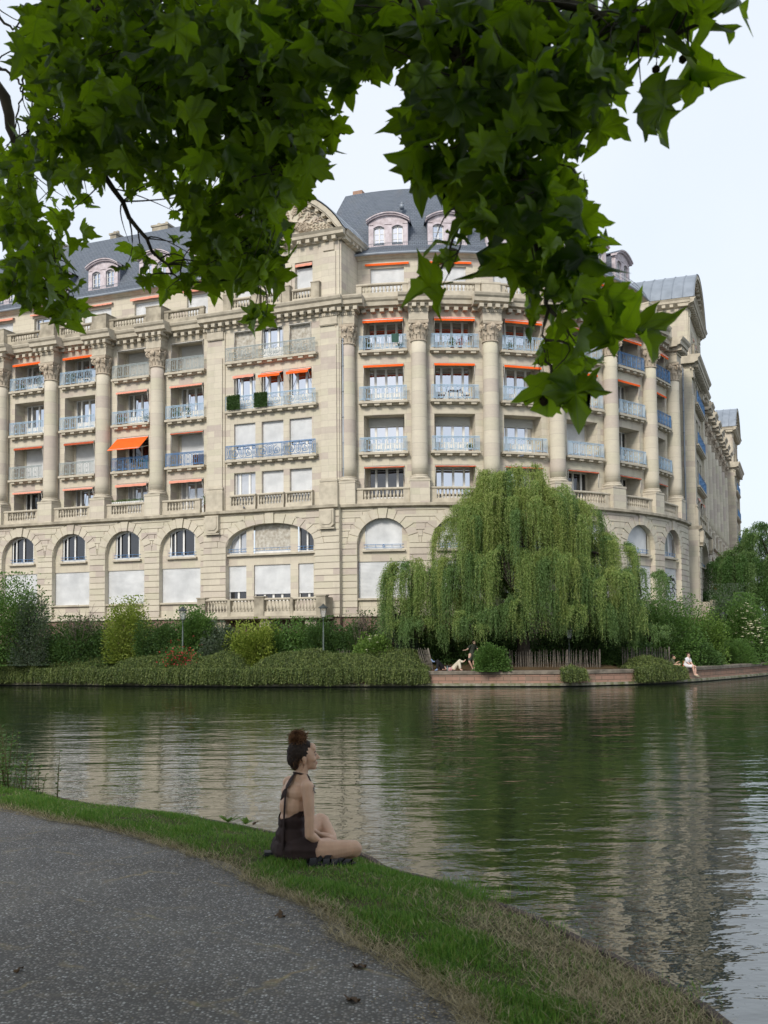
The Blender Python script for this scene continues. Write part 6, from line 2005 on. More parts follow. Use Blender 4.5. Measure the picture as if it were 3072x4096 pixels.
legm = [ch(((-.03, -.07, .10), .11), ((.2, -.33, .06), .085), ((.32, -.36, .03), .068)), ch(((.32, -.36, .02), .062), ((.36, -.36, -.2), .058), ((.40, -.36, -.42), .038)), ch(((.07, .05, .10), .11), ((.33, -.18, .06), .085), ((.49, -.24, .03), .068)), ch(((.49, -.24, .02), .062), ((.50, -.26, -.2), .058), ((.50, -.26, -.42), .038))]
blob('body', tors + armsm + legm + hd + fingers((.36, -.34, .09), (.7, .1, -.3), 1) + fingers((.40, -.3, .09), (.5, -.5, -.3), -1) + [ch(((.11, -.07, .55), .065), ((.13, -.09, .68), .055)), ch(((.40, -.36, -.42), .04), ((.5, -.44, -.48), .035)), ch(((.50, -.26, -.42), .04), ((.6, -.34, -.47), .035))], MAT['skin_pale'], mn, .014, 2)
blob('shirt', [gr(x) for x in tors[1:]] + [ch(((-.03, -.21, .50), .08), ((.0, -.25, .36), .078)), ch(((.25, .06, .50), .08), ((.29, .01, .36), .075)), ('e', (.01, 0, .13), (.165, .2, .12), (Vector((.72, -.69, 0)), Vector((-.69, -.72, 0)), up))], MAT['whitecloth'], mn, .016, 2, cut=lambda c: not (c.z > .50 and (c.x - .17) ** 2 + (c.y + .12) ** 2 < .006))
blob('shorts', [ch(((-.03, -.07, .11), .12), ((.2, -.33, .065), .1)), ch(((.07, .05, .11), .12), ((.33, -.18, .065), .1)), ('e', (.01, 0, .1), (.16, .2, .11), (Vector((.72, -.69, 0)), Vector((-.69, -.72, 0)), up))], MAT['whitecloth'], mn, .016, 2)
blob('hair', [('e', q(-.03, 0, .05), (.098, .085, .082), HXm), ('e', q(.03, 0, .095), (.07, .07, .04), HXm), ('e', q(-.07, 0, -.0), (.05, .07, .06), HXm)], MAT['brownhair'], mn, .012, 1)
m = MB()
for s in (1, -1): m.tube([q(.102, s * .012, .008), q(.1, s * .05, .008)], .017, 6)
m.tube([q(.1, .05, .012), q(.0, .08, .005)], .005, 4); m.build('sunglasses', MAT['black'], mn, world=True)
for a, b in (((.41, -.37, -.47), (.58, -.5, -.56)), ((.51, -.27, -.46), (.67, -.4, -.545))): blob('shoe', [ch((a, .05), (b, .036))], MAT['canvas'], mn, .014, 1)
# woman with the phone
p, nn = on_quay(2706, .45)
wq = thing('person', 'woman in an olive cardigan sitting cross-legged on the quay looking at her phone', 'person', (p.x, p.y, QZ))
F1 = Vector((.93, -.36, 0)); R1 = Vector((-.36, -.93, 0)); A1 = (F1, R1, up)
hd, q, HXm = headprims((.12, -.04, .64), (.9, -.2, -.38))
tors = [('e', (0, 0, .1), (.14, .17, .11), A1), ch(((.0, 0, .15), .12), ((.02, 0, .3), .115), ((.06, -.02, .44), .12)), ch(((.0, -.15, .47), .06), ((.07, -.02, .49), .075), ((.12, .12, .47), .06))]
ar = [ch(((.0, -.16, .46), .052), ((.04, -.22, .27), .044)), ch(((.04, -.22, .27), .042), ((.17, -.24, .26), .034), ((.28, -.2, .31), .025)), ch(((.12, .13, .46), .052), ((.17, .1, .26), .044)), ch(((.17, .1, .26), .04), ((.28, -.02, .29), .03), ((.33, -.12, .33), .024))]
lg = [ch(((.02, -.08, .1), .11), ((.18, -.25, .15), .085), ((.26, -.3, .18), .06)), ch(((.26, -.3, .17), .055), ((.32, -.2, .08), .05), ((.36, -.12, .045), .036)), ch(((.04, .08, .1), .11), ((.3, .05, .15), .085), ((.5, .02, .19), .06)), ch(((.5, .02, .18), .055), ((.38, -.08, .1), .05), ((.24, -.16, .05), .036)), ch(((.36, -.12, .045), .036), ((.48, -.14, .04), .028)), ch(((.24, -.16, .05), .034), ((.14, -.22, .04), .028))]
blob('body', tors + ar + lg + hd + [ch(((.08, -.02, .5), .05), ((.11, -.035, .6), .046))] + fingers((.28, -.2, .31), (.6, .3, .35), 1) + fingers((.33, -.12, .33), (.5, -.2, .25), -1), MAT['skin'], wq, .014, 2)
blob('cardigan', [gr(x) for x in tors[1:] + ar], MAT['greencloth'], wq, .016, 2, cut=lambda c: c.x < .2 and not (c.z > .40 and c.x > .1 and -.09 < c.y < .07))
blob('blouse', [ch(((.06, -.02, .40), .117), ((.085, -.025, .47), .085))], MAT['whitecloth'], wq, .014, 2)
blob('shorts', [ch(((.02, -.08, .1), .118), ((.12, -.18, .13), .1)), ch(((.04, .08, .1), .118), ((.18, .06, .13), .1)), ('e', (0, 0, .1), (.15, .18, .115), A1)], MAT['whitecloth'], wq, .016, 2)
blob('hair', [('e', q(-.03, 0, .045), (.095, .085, .08), HXm), ('e', q(-.09, 0, .0), (.05, .05, .05), HXm), ('e', q(.02, 0, .085), (.07, .07, .035), HXm), ('e', q(-.125, 0, .02), (.04, .04, .04), HXm)], MAT['hair'], wq, .012, 1)
eyes(wq, q)
m = MB(); m.box(-.035, .035, -.005, .005, 0, .14); ph = m.build('phone', MAT['black']); ph.location = (p.x + .40, p.y - .17, QZ + .34); ph.rotation_euler = (R_(-50), 0, R_(70))
tag(ph, 'black phone in the hands of the woman in the olive cardigan', 'phone')
# things beside the couple
def cup(px, d, label):
    p, _ = on_quay(px, d); root = thing('cup', label, 'cup', (p.x, p.y, QZ), 'orange cups on the quay')
    m = MB(); m.lathe([(.032, 0), (.042, .115), (.046, .12), (.046, .128), (.038, .128), (.03, .01)], 0, 0, 12); m.build('beaker', MAT['orange'], root, world=True)
    m = MB(); m.lathe([(.047, .119), (.047, .134), (.038, .142), (.01, .142)], 0, 0, 12); m.build('lid', M('red cup lid', (.62, .06, .02), None, 3, .5), root, world=True)
cup(2734, .10, 'orange cup on the quay nearer the woman in the cardigan'); cup(2745, .06, 'orange cup on the quay nearer the man in white')
p, nn = on_quay(2692, .5)
tb = thing('tote_bag', 'white floral tote bag on the quay behind the woman in the cardigan', 'bag', (p.x, p.y, QZ))
blob('body', [('e', (0, 0, .11), (.2, .14, .13)), ('e', (.1, -.04, .06), (.14, .12, .07))], M('white floral canvas', (.66, .64, .56), (.20, .22, .12), 16, .9, .2), tb, .02, 1, jitter=lambda c: Vector((math.sin(c.z * 50), math.cos(c.x * 40), math.sin(c.y * 45))) * .008)
m = MB(); m.tube([(-.08, 0, .2), (-.06, -.02, .32), (.04, -.02, .33), (.07, 0, .2)], .01, 5); m.build('handle', MAT['creamcloth'], tb, world=True)
p, nn = on_quay(2771, .7)
bt = thing('bag', 'brown and black carrying bag standing on the quay behind the man in white', 'bag', (p.x, p.y, QZ))
m = MB(); m.box(-.06, .06, -.09, .09, 0, .36); m.build('body', M('tan cardboard', (.40, .22, .08), None, 4, .9), bt)
m = MB(); m.tube([(-.04, 0, .36), (-.035, 0, .46), (.035, 0, .46), (.04, 0, .36)], .012, 5); m.box(.061, .12, -.07, .07, 0, .2); m.build('strap', MAT['black'], bt)

# picnickers lying on their backs under the willow
def lying(px, d, label, trous, sock, flip):
    p, nn = on_quay(px, d)
    root = thing('person', label, 'person', (p.x, p.y, QZ))
    k = flip
    hip = (.28 * k, .25, .11)
    knees = [(.0, .05, .52), (-.02 * k if k > 0 else .05, .25, .56)]
    bd = [ch(((.3 * k, .3, .11), .13), ((.55 * k, .6, .12), .14), ((.75 * k, .85, .13), .13)), ch((hip, .115), (knees[0], .07)), ch((knees[0], .062), ((-.05 * k, -.02, .27), .055), ((-.07 * k, -.05, .07), .036)), ch(((.33 * k, .4, .12), .115), (knees[1], .07)), ch((knees[1], .06), ((-.16 * k, .1, .50), .052), ((-.30 * k, .02, .53), .036)),
          ch(((-.07 * k, -.05, .06), .036), ((-.17 * k, -.1, .035), .026)), ch(((-.30 * k, .02, .53), .034), ((-.36 * k, -.0, .62), .026)),
          ch(((.62 * k, .5, .14), .05), ((.45 * k, .3, .08), .042), ((.35 * k, .18, .06), .03)), ch(((.8 * k, .95, .14), .05), ((.6 * k, 1.05, .08), .04), ((.45 * k, .9, .1), .03))]
    hd, q, HXm = headprims((.98 * k, 1.12, .12), (.2 * k, .1, 1.0)) if False else ([('e', (.95 * k, 1.1, .13), (.10, .10, .10))], None, None)
    blob('body', bd + hd + [ch(((.8 * k, .92, .13), .06), ((.92 * k, 1.05, .13), .055))] + fingers((.35 * k, .18, .06), (-.6 * k, -.5, .1), 1), MAT['skin_pale'], root, .016, 2)
    tr = [ch((hip, .135), (knees[0], .09)), ch((knees[0], .085), ((-.04 * k, -.01, .27), .085), ((-.05 * k, -.02, .17), .085)), ch(((.33 * k, .4, .12), .135), (knees[1], .09)), ch((knees[1], .085), ((-.14 * k, .11, .505), .075), ((-.2 * k, .08, .515), .07))]
    blob('trousers', tr, MAT[trous], root, .018, 2)
    blob('top', [ch(((.38 * k, .4, .11), .14), ((.55 * k, .6, .12), .155), ((.75 * k, .85, .13), .145))], MAT['blackcloth'] if trous == 'creamcloth' else MAT['shortscloth'], root, .018, 2)
    blob('hair', [('e', (.99 * k, 1.14, .12), (.11, .11, .10))], MAT['hair'], root, .016, 1)
    if sock:
        blob('sock', [ch(((-.062 * k, -.035, .16), .042), ((-.07 * k, -.05, .06), .044), ((-.18 * k, -.1, .036), .034))], MAT[sock], root, .014, 1)
        blob('sock', [ch(((-.2 * k, .06, .52), .044), ((-.31 * k, .02, .53), .044), ((-.38 * k, 0, .64), .034))], MAT[sock], root, .014, 1)
    return root
lying(1752, .35, 'person in black trousers and pale blue socks lying on the quay', 'blackcloth', 'bluesock', 1)
lying(1826, .35, 'barefoot person in cream trousers lying on the quay with one foot raised', 'creamcloth', None, -1)
# standing man half hidden by the willow
p, nn = on_quay(1878, 1.3)
sm = thing('person', 'person in dark shorts and grey shoes walking under the willow', 'person', (p.x, p.y, QZ))
hd, q, HXm = headprims((.12, 0, 1.62), (.8, -.5, 0))
bd = [ch(((-.02, 0, .9), .15), ((.02, 0, 1.15), .13), ((.07, 0, 1.38), .15)), ch(((-.1, -.1, 1.42), .06), ((.07, 0, 1.44), .08), ((.2, .1, 1.42), .06)), ch(((-.12, -.1, .88), .1), ((-.16, -.14, .5), .062)), ch(((-.16, -.14, .5), .06), ((-.06, -.1, .3), .055), ((.02, -.08, .1), .036)), ch(((.06, .06, .88), .1), ((.08, .0, .5), .062)), ch(((.08, .0, .5), .058), ((.1, 0, .3), .054), ((.14, 0, .1), .036)),
      ch(((-.1, -.1, 1.4), .05), ((-.28, -.2, 1.2), .042), ((-.42, -.3, 1.16), .03)), ch(((.2, .1, 1.4), .05), ((.36, .0, 1.18), .042), ((.3, -.2, 1.1), .03)), ch(((.09, 0, 1.45), .06), ((.12, 0, 1.55), .052)), ch(((.02, -.08, .09), .036), ((.12, -.14, .04), .03)), ch(((.14, 0, .09), .036), ((.26, -.08, .04), .03))]
blob('body', bd + hd + fingers((-.42, -.3, 1.16), (-.7, -.4, 0), 1) + fingers((.3, -.2, 1.1), (-.2, -.7, 0), -1), MAT['skin_pale'], sm, .016, 2)
blob('shorts', [ch(((-.03, 0, .92), .16), ((-.13, -.11, .62), .12)), ch(((.02, 0, .92), .16), ((.07, .04, .62), .12))], MAT['shortscloth'], sm, .018, 2)
blob('shirt', [gr(x) for x in bd[:2]] + [ch(((-.1, -.1, 1.42), .075), ((-.2, -.15, 1.3), .07)), ch(((.2, .1, 1.42), .075), ((.28, .05, 1.3), .07))], MAT['shortscloth'], sm, .018, 2)
blob('hair', [('e', q(-.03, 0, .05), (.1, .085, .082), HXm)], MAT['hair'], sm, .014, 1); eyes(sm, q)
for a, b in (((.02, -.08, .06), (.16, -.16, .05)), ((.14, 0, .06), (.3, -.1, .05))): blob('shoe', [ch((a, .055), (b, .042))], MAT['canvas'], sm, .016, 1)
# picnic things
def onq(px, d): p, _ = on_quay(px, d); return (p.x, p.y, QZ)
bl = thing('blanket', 'thin dark blanket on the quay under the two people lying down', 'blanket', onq(1790, .75))
m = MB(); m.grid([[(x, y, .012 + .006 * math.sin(x * 6 + y * 9)) for x in np.linspace(-1.35, 1.35, 20)] for y in np.linspace(-.55, .9, 10)]); m.build('cloth', M('orange brown blanket', (.22, .09, .045), (.05, .035, .03), 5, .95), bl, world=True)
b = thing('bottle', 'clear glass bottle standing between the two people lying down', 'bottle', onq(1781, .3))
m = MB(); m.lathe([(.035, 0), (.038, .02), (.038, .16), (.015, .22), (.014, .27), (.0, .27)], 0, 0, 10); m.build('body', M('pale bottle glass', (.20, .24, .22), None, 3, .1), b, world=True)
m = MB(); m.lathe([(.017, .262), (.017, .29), (.0, .29)], 0, 0, 8); m.build('cap', MAT['blue'], b, world=True)
b = thing('cup', 'blue drinking cup between the two people lying down', 'cup', onq(1787, .35))
m = MB(); m.lathe([(.045, 0), (.055, .2), (.05, .2), (.04, .01)], 0, 0, 10); m.build('beaker', M('blue plastic', (.04, .12, .26), None, 3, .4), b, world=True)
b = thing('snack_bag', 'open pink and white snack packet beside the cream trousers', 'packet', onq(1795, .3), None, .4)
m = MB(); m.sweep([(-.03, 0), (.035, .0), (.05, .08), (.01, .2), (-.03, .09)], -.08, .08); m.box(-.12, -.085, -.03, .03, 0, .1); m.build('packet', M('printed packet', (.60, .50, .45), (.42, .05, .12), 18, .5), b)

# balcony furniture and plants ------------------------------------------
MAT['wood'] = M('brown wood', (.13, .06, .03), (.08, .038, .02), 8, .7)
MAT['terracotta'] = M('terracotta', (.34, .14, .08), None, 5, .9)
MAT['pinkflower'] = LM('pink geraniums', (.55, .05, .12), (.65, .12, .2), tr=.1)
MAT['yellow'] = M('yellow plastic', (.62, .42, .03), None, 3, .5)
MAT['teal'] = M('green metal', (.05, .26, .20), None, 3, .5)
def fplace(fr, s, v, z): p = fr.map(s, v, z); return p, fr.ang(s)
def pot(fr, s, z, label, h=.5, mat='mdgreen', v=-.55, r=.13, flower=None, potmat='terracotta', group='potted plants on the balconies'):
    p, a = fplace(fr, s, v, z); root = thing('potted_plant', label, 'potted plant', p, group)
    m = MB(); m.lathe([(r * .7, 0), (r, .22), (r * 1.08, .22), (r * 1.08, .26), (r * .85, .26), (r * .8, .2)], 0, 0, 12); m.build('pot', MAT[potmat], root, world=True)
    n = 160; g = rng.normal(size=(n, 3)) * (.13, .13, h * .25) + (0, 0, .26 + h * .45); g[:, 2] = np.maximum(g[:, 2], .27)
    V, F = leaf_quads(g, rng.normal(size=(n, 3)) + (0, 0, .4), rng.normal(size=(n, 3)), .11, .03); np_obj('leaves', V, F, MAT[mat], root)
    m = MB(); m.tube([(0, 0, .2), (.02, 0, .26 + h * .5)], .012, 5); m.build('stem', MAT['bark'], root, world=True)
    if flower:
        n = 40; g = rng.normal(size=(n, 3)) * (.14, .14, .06) + (0, 0, .3 + h * .7); V, F = leaf_quads(g, rng.normal(size=(n, 3)), rng.normal(size=(n, 3)), .07, .035); np_obj('blossoms', V, F, MAT[flower], root)
pot(FL, 1.3, FLOOR[4], 'tall leafy plant in a pot on the top balcony second from the left', .9, v=-.7)
pot(FL, -3.3, FLOOR[4], 'pot of red geraniums on the top balcony at the left end', .5, flower='pinkflower')
pot(FL, -1.5, FLOOR[4], 'tall slim potted tree on the top balcony at the left end', 1.2, 'dkgreen')
pot(FL, 6.1, FLOOR[3], 'pink geraniums in a pot above the bright extended orange awning', .55, flower='pinkflower', v=-.3)
pot(FL, 8.0, FLOOR[3], 'small dark potted shrub above the bright extended orange awning', .5, 'dkgreen')
pot(FL, 10.7, FLOOR[3], 'trailing plant in a white pot beside the left pilaster of the pavilion', .6, potmat='white')
pot(FL, 11.6, FLOOR[3], 'bushy dark plant in the middle of the balcony left of the pavilion', .8, 'dkgreen')
pot(FC, CB[0] - 1.1, FLOOR[4], 'dark bushy plant at the left end of the top corner balcony beside the pavilion', .6, 'dkgreen')
pot(FC, CB[0] + 1.15, FLOOR[4], 'terracotta pot at the right end of the top corner balcony beside the pavilion', .25)
pot(FC, CB[1] - .1, FLOOR[4], 'leafy plant in the middle of the second top corner balcony', .7)
pot(FC, CB[1] + .45, FLOOR[4], 'spiky reddish plant on the second top corner balcony', .7, 'rose')
pot(FC, CB[1] + 1.05, FLOOR[2], 'terracotta pots at the right of the corner balcony above the willow', .3)
pot(FC, CB[2] - .8, FLOOR[4], 'leafy plants on the third top corner balcony, behind the hanging plane leaves', .6)
pot(FL, 13.2, FLOOR[1] + .1, 'small conifer behind the low balustrade left of the pavilion', .9, 'dkgreen', v=-.3)
for i in range(16):                                           # row of white planters on the low balustrade
    p, a = fplace(FL, 5.75 + i * .17, .22, FLOOR[1] + .76)
    root = thing('planter', 'one of a row of small white planters on the stone balustrade below the orange awning', 'planter', p, 'white planters on the stone balustrade')
    m = MB(); m.lathe([(.06, 0), (.075, .14), (.065, .14), (.06, .1)], 0, 0, 9); m.build('pot', MAT['white'], root, world=True)
    g = rng.normal(size=(36, 3)) * (.05, .05, .05) + (0, 0, .19); V, F = leaf_quads(g, rng.normal(size=(36, 3)) + (0, 0, .5), rng.normal(size=(36, 3)), .07, .02); np_obj('leaves', V, F, MAT['mdgreen'], root)
for s, w in ((16.05, 'left'), (18.15, 'right')):              # leafy screens tied to the railing
    p, a = fplace(FL, s, .82, FLOOR[3] + .03)
    root = thing('leaf_screen', f'square screen of artificial dark green leaves on the pavilion railing, the {w} of two', 'leaf screen', p, 'leaf screens on the pavilion railing', a)
    m = MB(); m.box(-.49, .49, -.02, .02, 0, .98); m.build('backing', MAT['dkgreen'], root)
    n = 1600; g = np.column_stack([rng.uniform(-.5, .5, n), rng.uniform(-.1, -.02, n), rng.uniform(0, 1, n)])
    V, F = leaf_quads(g, rng.normal(size=(n, 3)) + (0, -.5, 0), rng.normal(size=(n, 3)), .075, .026); np_obj('leaves', V, F, MAT['dkgreen'], root)
def chair(fr, s, z, rz, label, mat='wood', v=-.75):
    p, a = fplace(fr, s, v, z); root = thing('folding_chair', label, 'chair', p, 'chairs on the balconies', a + rz)
    m = MB()
    for i in range(5): m.box(-.2, .2, -.2 + i * .085, -.13 + i * .085, .44, .46)
    m.build('seat', MAT[mat], root)
    m = MB()
    for i in range(4): m.box(-.2, .2, -.30 - i * .025, -.285 - i * .025, .55 + i * .09, .61 + i * .09)
    m.build('backrest', MAT[mat], root)
    for sg in (-1, 1):
        m = MB(); m.tube([(sg * .21, .22, 0), (sg * .21, -.24, .46), (sg * .21, -.38, .92)], .018, 5); m.build('leg', MAT[mat], root)
        m = MB(); m.tube([(sg * .185, -.25, 0), (sg * .185, .2, .45)], .018, 5); m.build('leg', MAT[mat], root)
def table(fr, s, z, label, mat='wood', v=-.75):
    p, a = fplace(fr, s, v, z); root = thing('table', label, 'table', p, None, a)
    m = MB()
    for i in range(6): m.box(-.36, .36, -.3 + i * .1, -.21 + i * .1, .72, .745)
    m.build('tabletop', MAT[mat], root)
    for x in (-.3, .3):
        for y in (-.22, .22): m = MB(); m.tube([(x, y, 0), (x, y, .72)], .02, 5); m.build('leg', MAT[mat], root)
chair(FC, CB[1] - .85, FLOOR[3], R_(90) * -1, 'dark wooden folding chair left of the small table on the corner balcony'); chair(FC, CB[1] + .85, FLOOR[3], R_(90), 'dark wooden folding chair right of the small table on the corner balcony')
table(FC, CB[1], FLOOR[3], 'small dark wooden table between two folding chairs on the corner balcony')
chair(FL, 7.2, FLOOR[2], R_(60), 'yellow chair under the bright extended orange awning', 'yellow'); table(FL, 7.9, FLOOR[2], 'green metal table under the bright extended orange awning', 'teal', -.6)
chair(FL, 2.6, FLOOR[4], R_(-80), 'black chair on the top balcony second from the left', 'black'); table(FL, 1.9, FLOOR[4], 'black table on the top balcony second from the left', 'black')
p, a = fplace(FL, 12.4, -.75, FLOOR[2]); root = thing('cabinet', 'brown slatted wooden cabinet on the blue balcony left of the pavilion', 'cabinet', p, None, a)
m = MB(); m.box(-.42, .42, -.2, .2, .04, .86); m.build('body', MAT['wood'], root)
m = MB(); 
for i in range(9): m.box(-.4, .4, .2, .225, .1 + i * .085, .155 + i * .085)
m.build('door', MAT['wood'], root)
p, a = fplace(FC, CB[0] + .85, .10, FLOOR[4]); tw = thing('towel', 'dark green towel hung over the railing of the top corner balcony beside the pavilion', 'towel', p, None, a)
m = MB(); m.grid([[(x, .07 + .012 * math.sin(x * 22), z) for x in np.linspace(-.24, .24, 14)] for z in (.4, .6, .8, .99)]); m.grid([[(x, .03, z) for x in np.linspace(-.24, .24, 4)] for z in (.6, .99)]); m.build('cloth', M('dark green towel', (.05, .11, .09), None, 20, .95), tw)
# pigeons
def pigeon(loc, rz, label):
    root = thing('pigeon', label, 'bird', loc, None, rz)
    blob('body', [('e', (0, 0, .13), (.13, .065, .07)), ch(((.08, 0, .16), .045), ((.12, 0, .22), .032)), ('e', (.135, 0, .24), (.036, .03, .032)), ch(((.165, 0, .238), .011), ((.19, 0, .232), .005)), ch(((-.09, 0, .12), .045), ((-.2, 0, .10), .022), ((-.25, 0, .09), .018))], M('pigeon grey', (.17, .18, .21), (.10, .11, .13), 20, .8), root, .012, 2)
    for s in (-1, 1):
        m = MB(); m.tube([(.0, s * .03, .08), (.0, s * .03, .0), (.03, s * .03, .0)], .007, 4); m.build('leg', MAT['terracotta'], root, world=True)
q = at(2087, 1826, 62.0); pigeon((q.x, q.y, q.z - .1), .6, 'grey pigeon perched on the very top of the willow')
p, a = fplace(FL, 16.9, GV + .35, ZL1); pigeon((p[0], p[1], ZL1), a + 2.2, 'grey pigeon standing on the stone ledge of the pavilion')
# ------------------------------------------------------------------ plane tree whose branches hang over the view
def M_plane():
    m, n, out = newmat('plane leaves')
    g = n.nodes.new('ShaderNodeNewGeometry'); tc = n.nodes.new('ShaderNodeTexCoord')
    col = ramp(n, g.outputs['Random Per Island'], [(0, (.005, .015, .003)), (.5, (.010, .026, .004)), (.85, (.021, .046, .005)), (1, (.05, .09, .010))])
    sx = n.nodes.new('ShaderNodeSeparateXYZ'); n.links.new(tc.outputs['UV'], sx.inputs['Vector'])
    def ma(op, a, b=None):
        q = n.nodes.new('ShaderNodeMath'); q.operation = op
        for i, v in enumerate((a, b)):
            if v is None: continue
            if hasattr(v, 'is_output'): n.links.new(v, q.inputs[i])
            else: q.inputs[i].default_value = v
        return q.outputs[0]
    ax = ma('ABSOLUTE', sx.outputs['X'])
    v1 = ma('LESS_THAN', ax, .012)
    v2 = ma('LESS_THAN', ma('ABSOLUTE', ma('SUBTRACT', ax, ma('MULTIPLY', ma('SUBTRACT', sx.outputs['Y'], .10), 1.35))), .013)
    v3 = ma('LESS_THAN', ma('ABSOLUTE', ma('SUBTRACT', ma('FRACT', ma('MULTIPLY', ma('SUBTRACT', sx.outputs['Y'], ma('MULTIPLY', ax, .55)), 7.0)), .5)), .05)
    vein = ma('MAXIMUM', ma('MAXIMUM', v1, v2), ma('MULTIPLY', v3, .35))
    colv = mix(n, ma('MULTIPLY', vein, .55), col, (.13, .19, .05))
    b = bsdf(n, None, colv, .42, spec=.4)
    t = n.nodes.new('ShaderNodeBsdfTranslucent')
    n.links.new(mix(n, ma('MULTIPLY', vein, .5), mix(n, .92, col, (.38, .60, .010)), (.06, .13, .02)), t.inputs['Color'])
    x = n.nodes.new('ShaderNodeMixShader'); x.inputs[0].default_value = .5
    n.links.new(b.outputs[0], x.inputs[1]); n.links.new(t.outputs[0], x.inputs[2]); n.links.new(x.outputs[0], out.inputs['Surface'])
    return m
MAT['plane'] = M_plane()
HALF = [(0, .04), (.10, -.03), (.20, -.05), (.27, .02), (.36, .0), (.50, .07), (.42, .15), (.36, .22), (.47, .28), (.53, .38), (.66, .50), (.52, .53), (.42, .54), (.36, .62), (.25, .55), (.24, .66), (.29, .74), (.18, .78), (.13, .90), (.0, 1.05)]
OUT = np.array(HALF + [(-x, y) for x, y in HALF[-2:0:-1]])
CEN = np.array([0.0, .40])
def leaf_variants(k):
    res = []
    for i in range(k):
        o = OUT * (1 + rng.normal(size=OUT.shape) * .035) * (rng.uniform(.88, 1.08), 1)
        mid = CEN + (o - CEN) * .52
        pts = np.vstack([[CEN], mid, o])
        f, c, w = rng.uniform(.3, 1.35), rng.uniform(-.1, 1.2), rng.uniform(.04, .2)
        x, y = pts[:, 0], pts[:, 1]
        z = f * np.abs(x) ** 1.15 - c * (y - .3) * np.abs(y - .3) + w * np.sin(x * 9 + i) * np.cos(y * 8 + i * 2)
        z += -.25 * np.maximum(0, np.hypot(x, y - .4) - .3) * rng.uniform(0, 1)
        res.append((np.column_stack([x, y, z]), pts))
    return res
NO = len(OUT)
TRI = []
for i in range(NO):
    l = (i + 1) % NO
    TRI += [(0, 1 + i, 1 + l), (1 + i, 1 + NO + i, 1 + NO + l), (1 + i, 1 + NO + l, 1 + l)]
TRI = np.array(TRI)
LV = leaf_variants(14)
def plane_leaves(P, Y, X, S):
    """P base, Y tip direction, X side, S size"""
    Y = unit(Y); X = unit(X - (X * Y).sum(-1, keepdims=True) * Y); Z = np.cross(X, Y)
    Vs, Fs, Us = [], [], []
    k = 0
    for i in range(len(P)):
        v, uv = LV[i % len(LV)]
        Vs.append(P[i] + S[i] * (v[:, :1] * X[i] + v[:, 1:2] * Y[i] + v[:, 2:3] * Z[i]))
        Fs.append(TRI + k); Us.append(uv[TRI.ravel()]); k += len(v)
    return np.concatenate(Vs), np.concatenate(Fs), np.concatenate(Us)
K = 3072 / 1659.0
def fv(x, y, D): return at(x * K, y * K, D)
PT = (-6.8, 2.2, 0.0)
pt = thing('plane_tree', 'large plane tree whose dark lobed leaves hang over the river view from above', 'tree', PT)
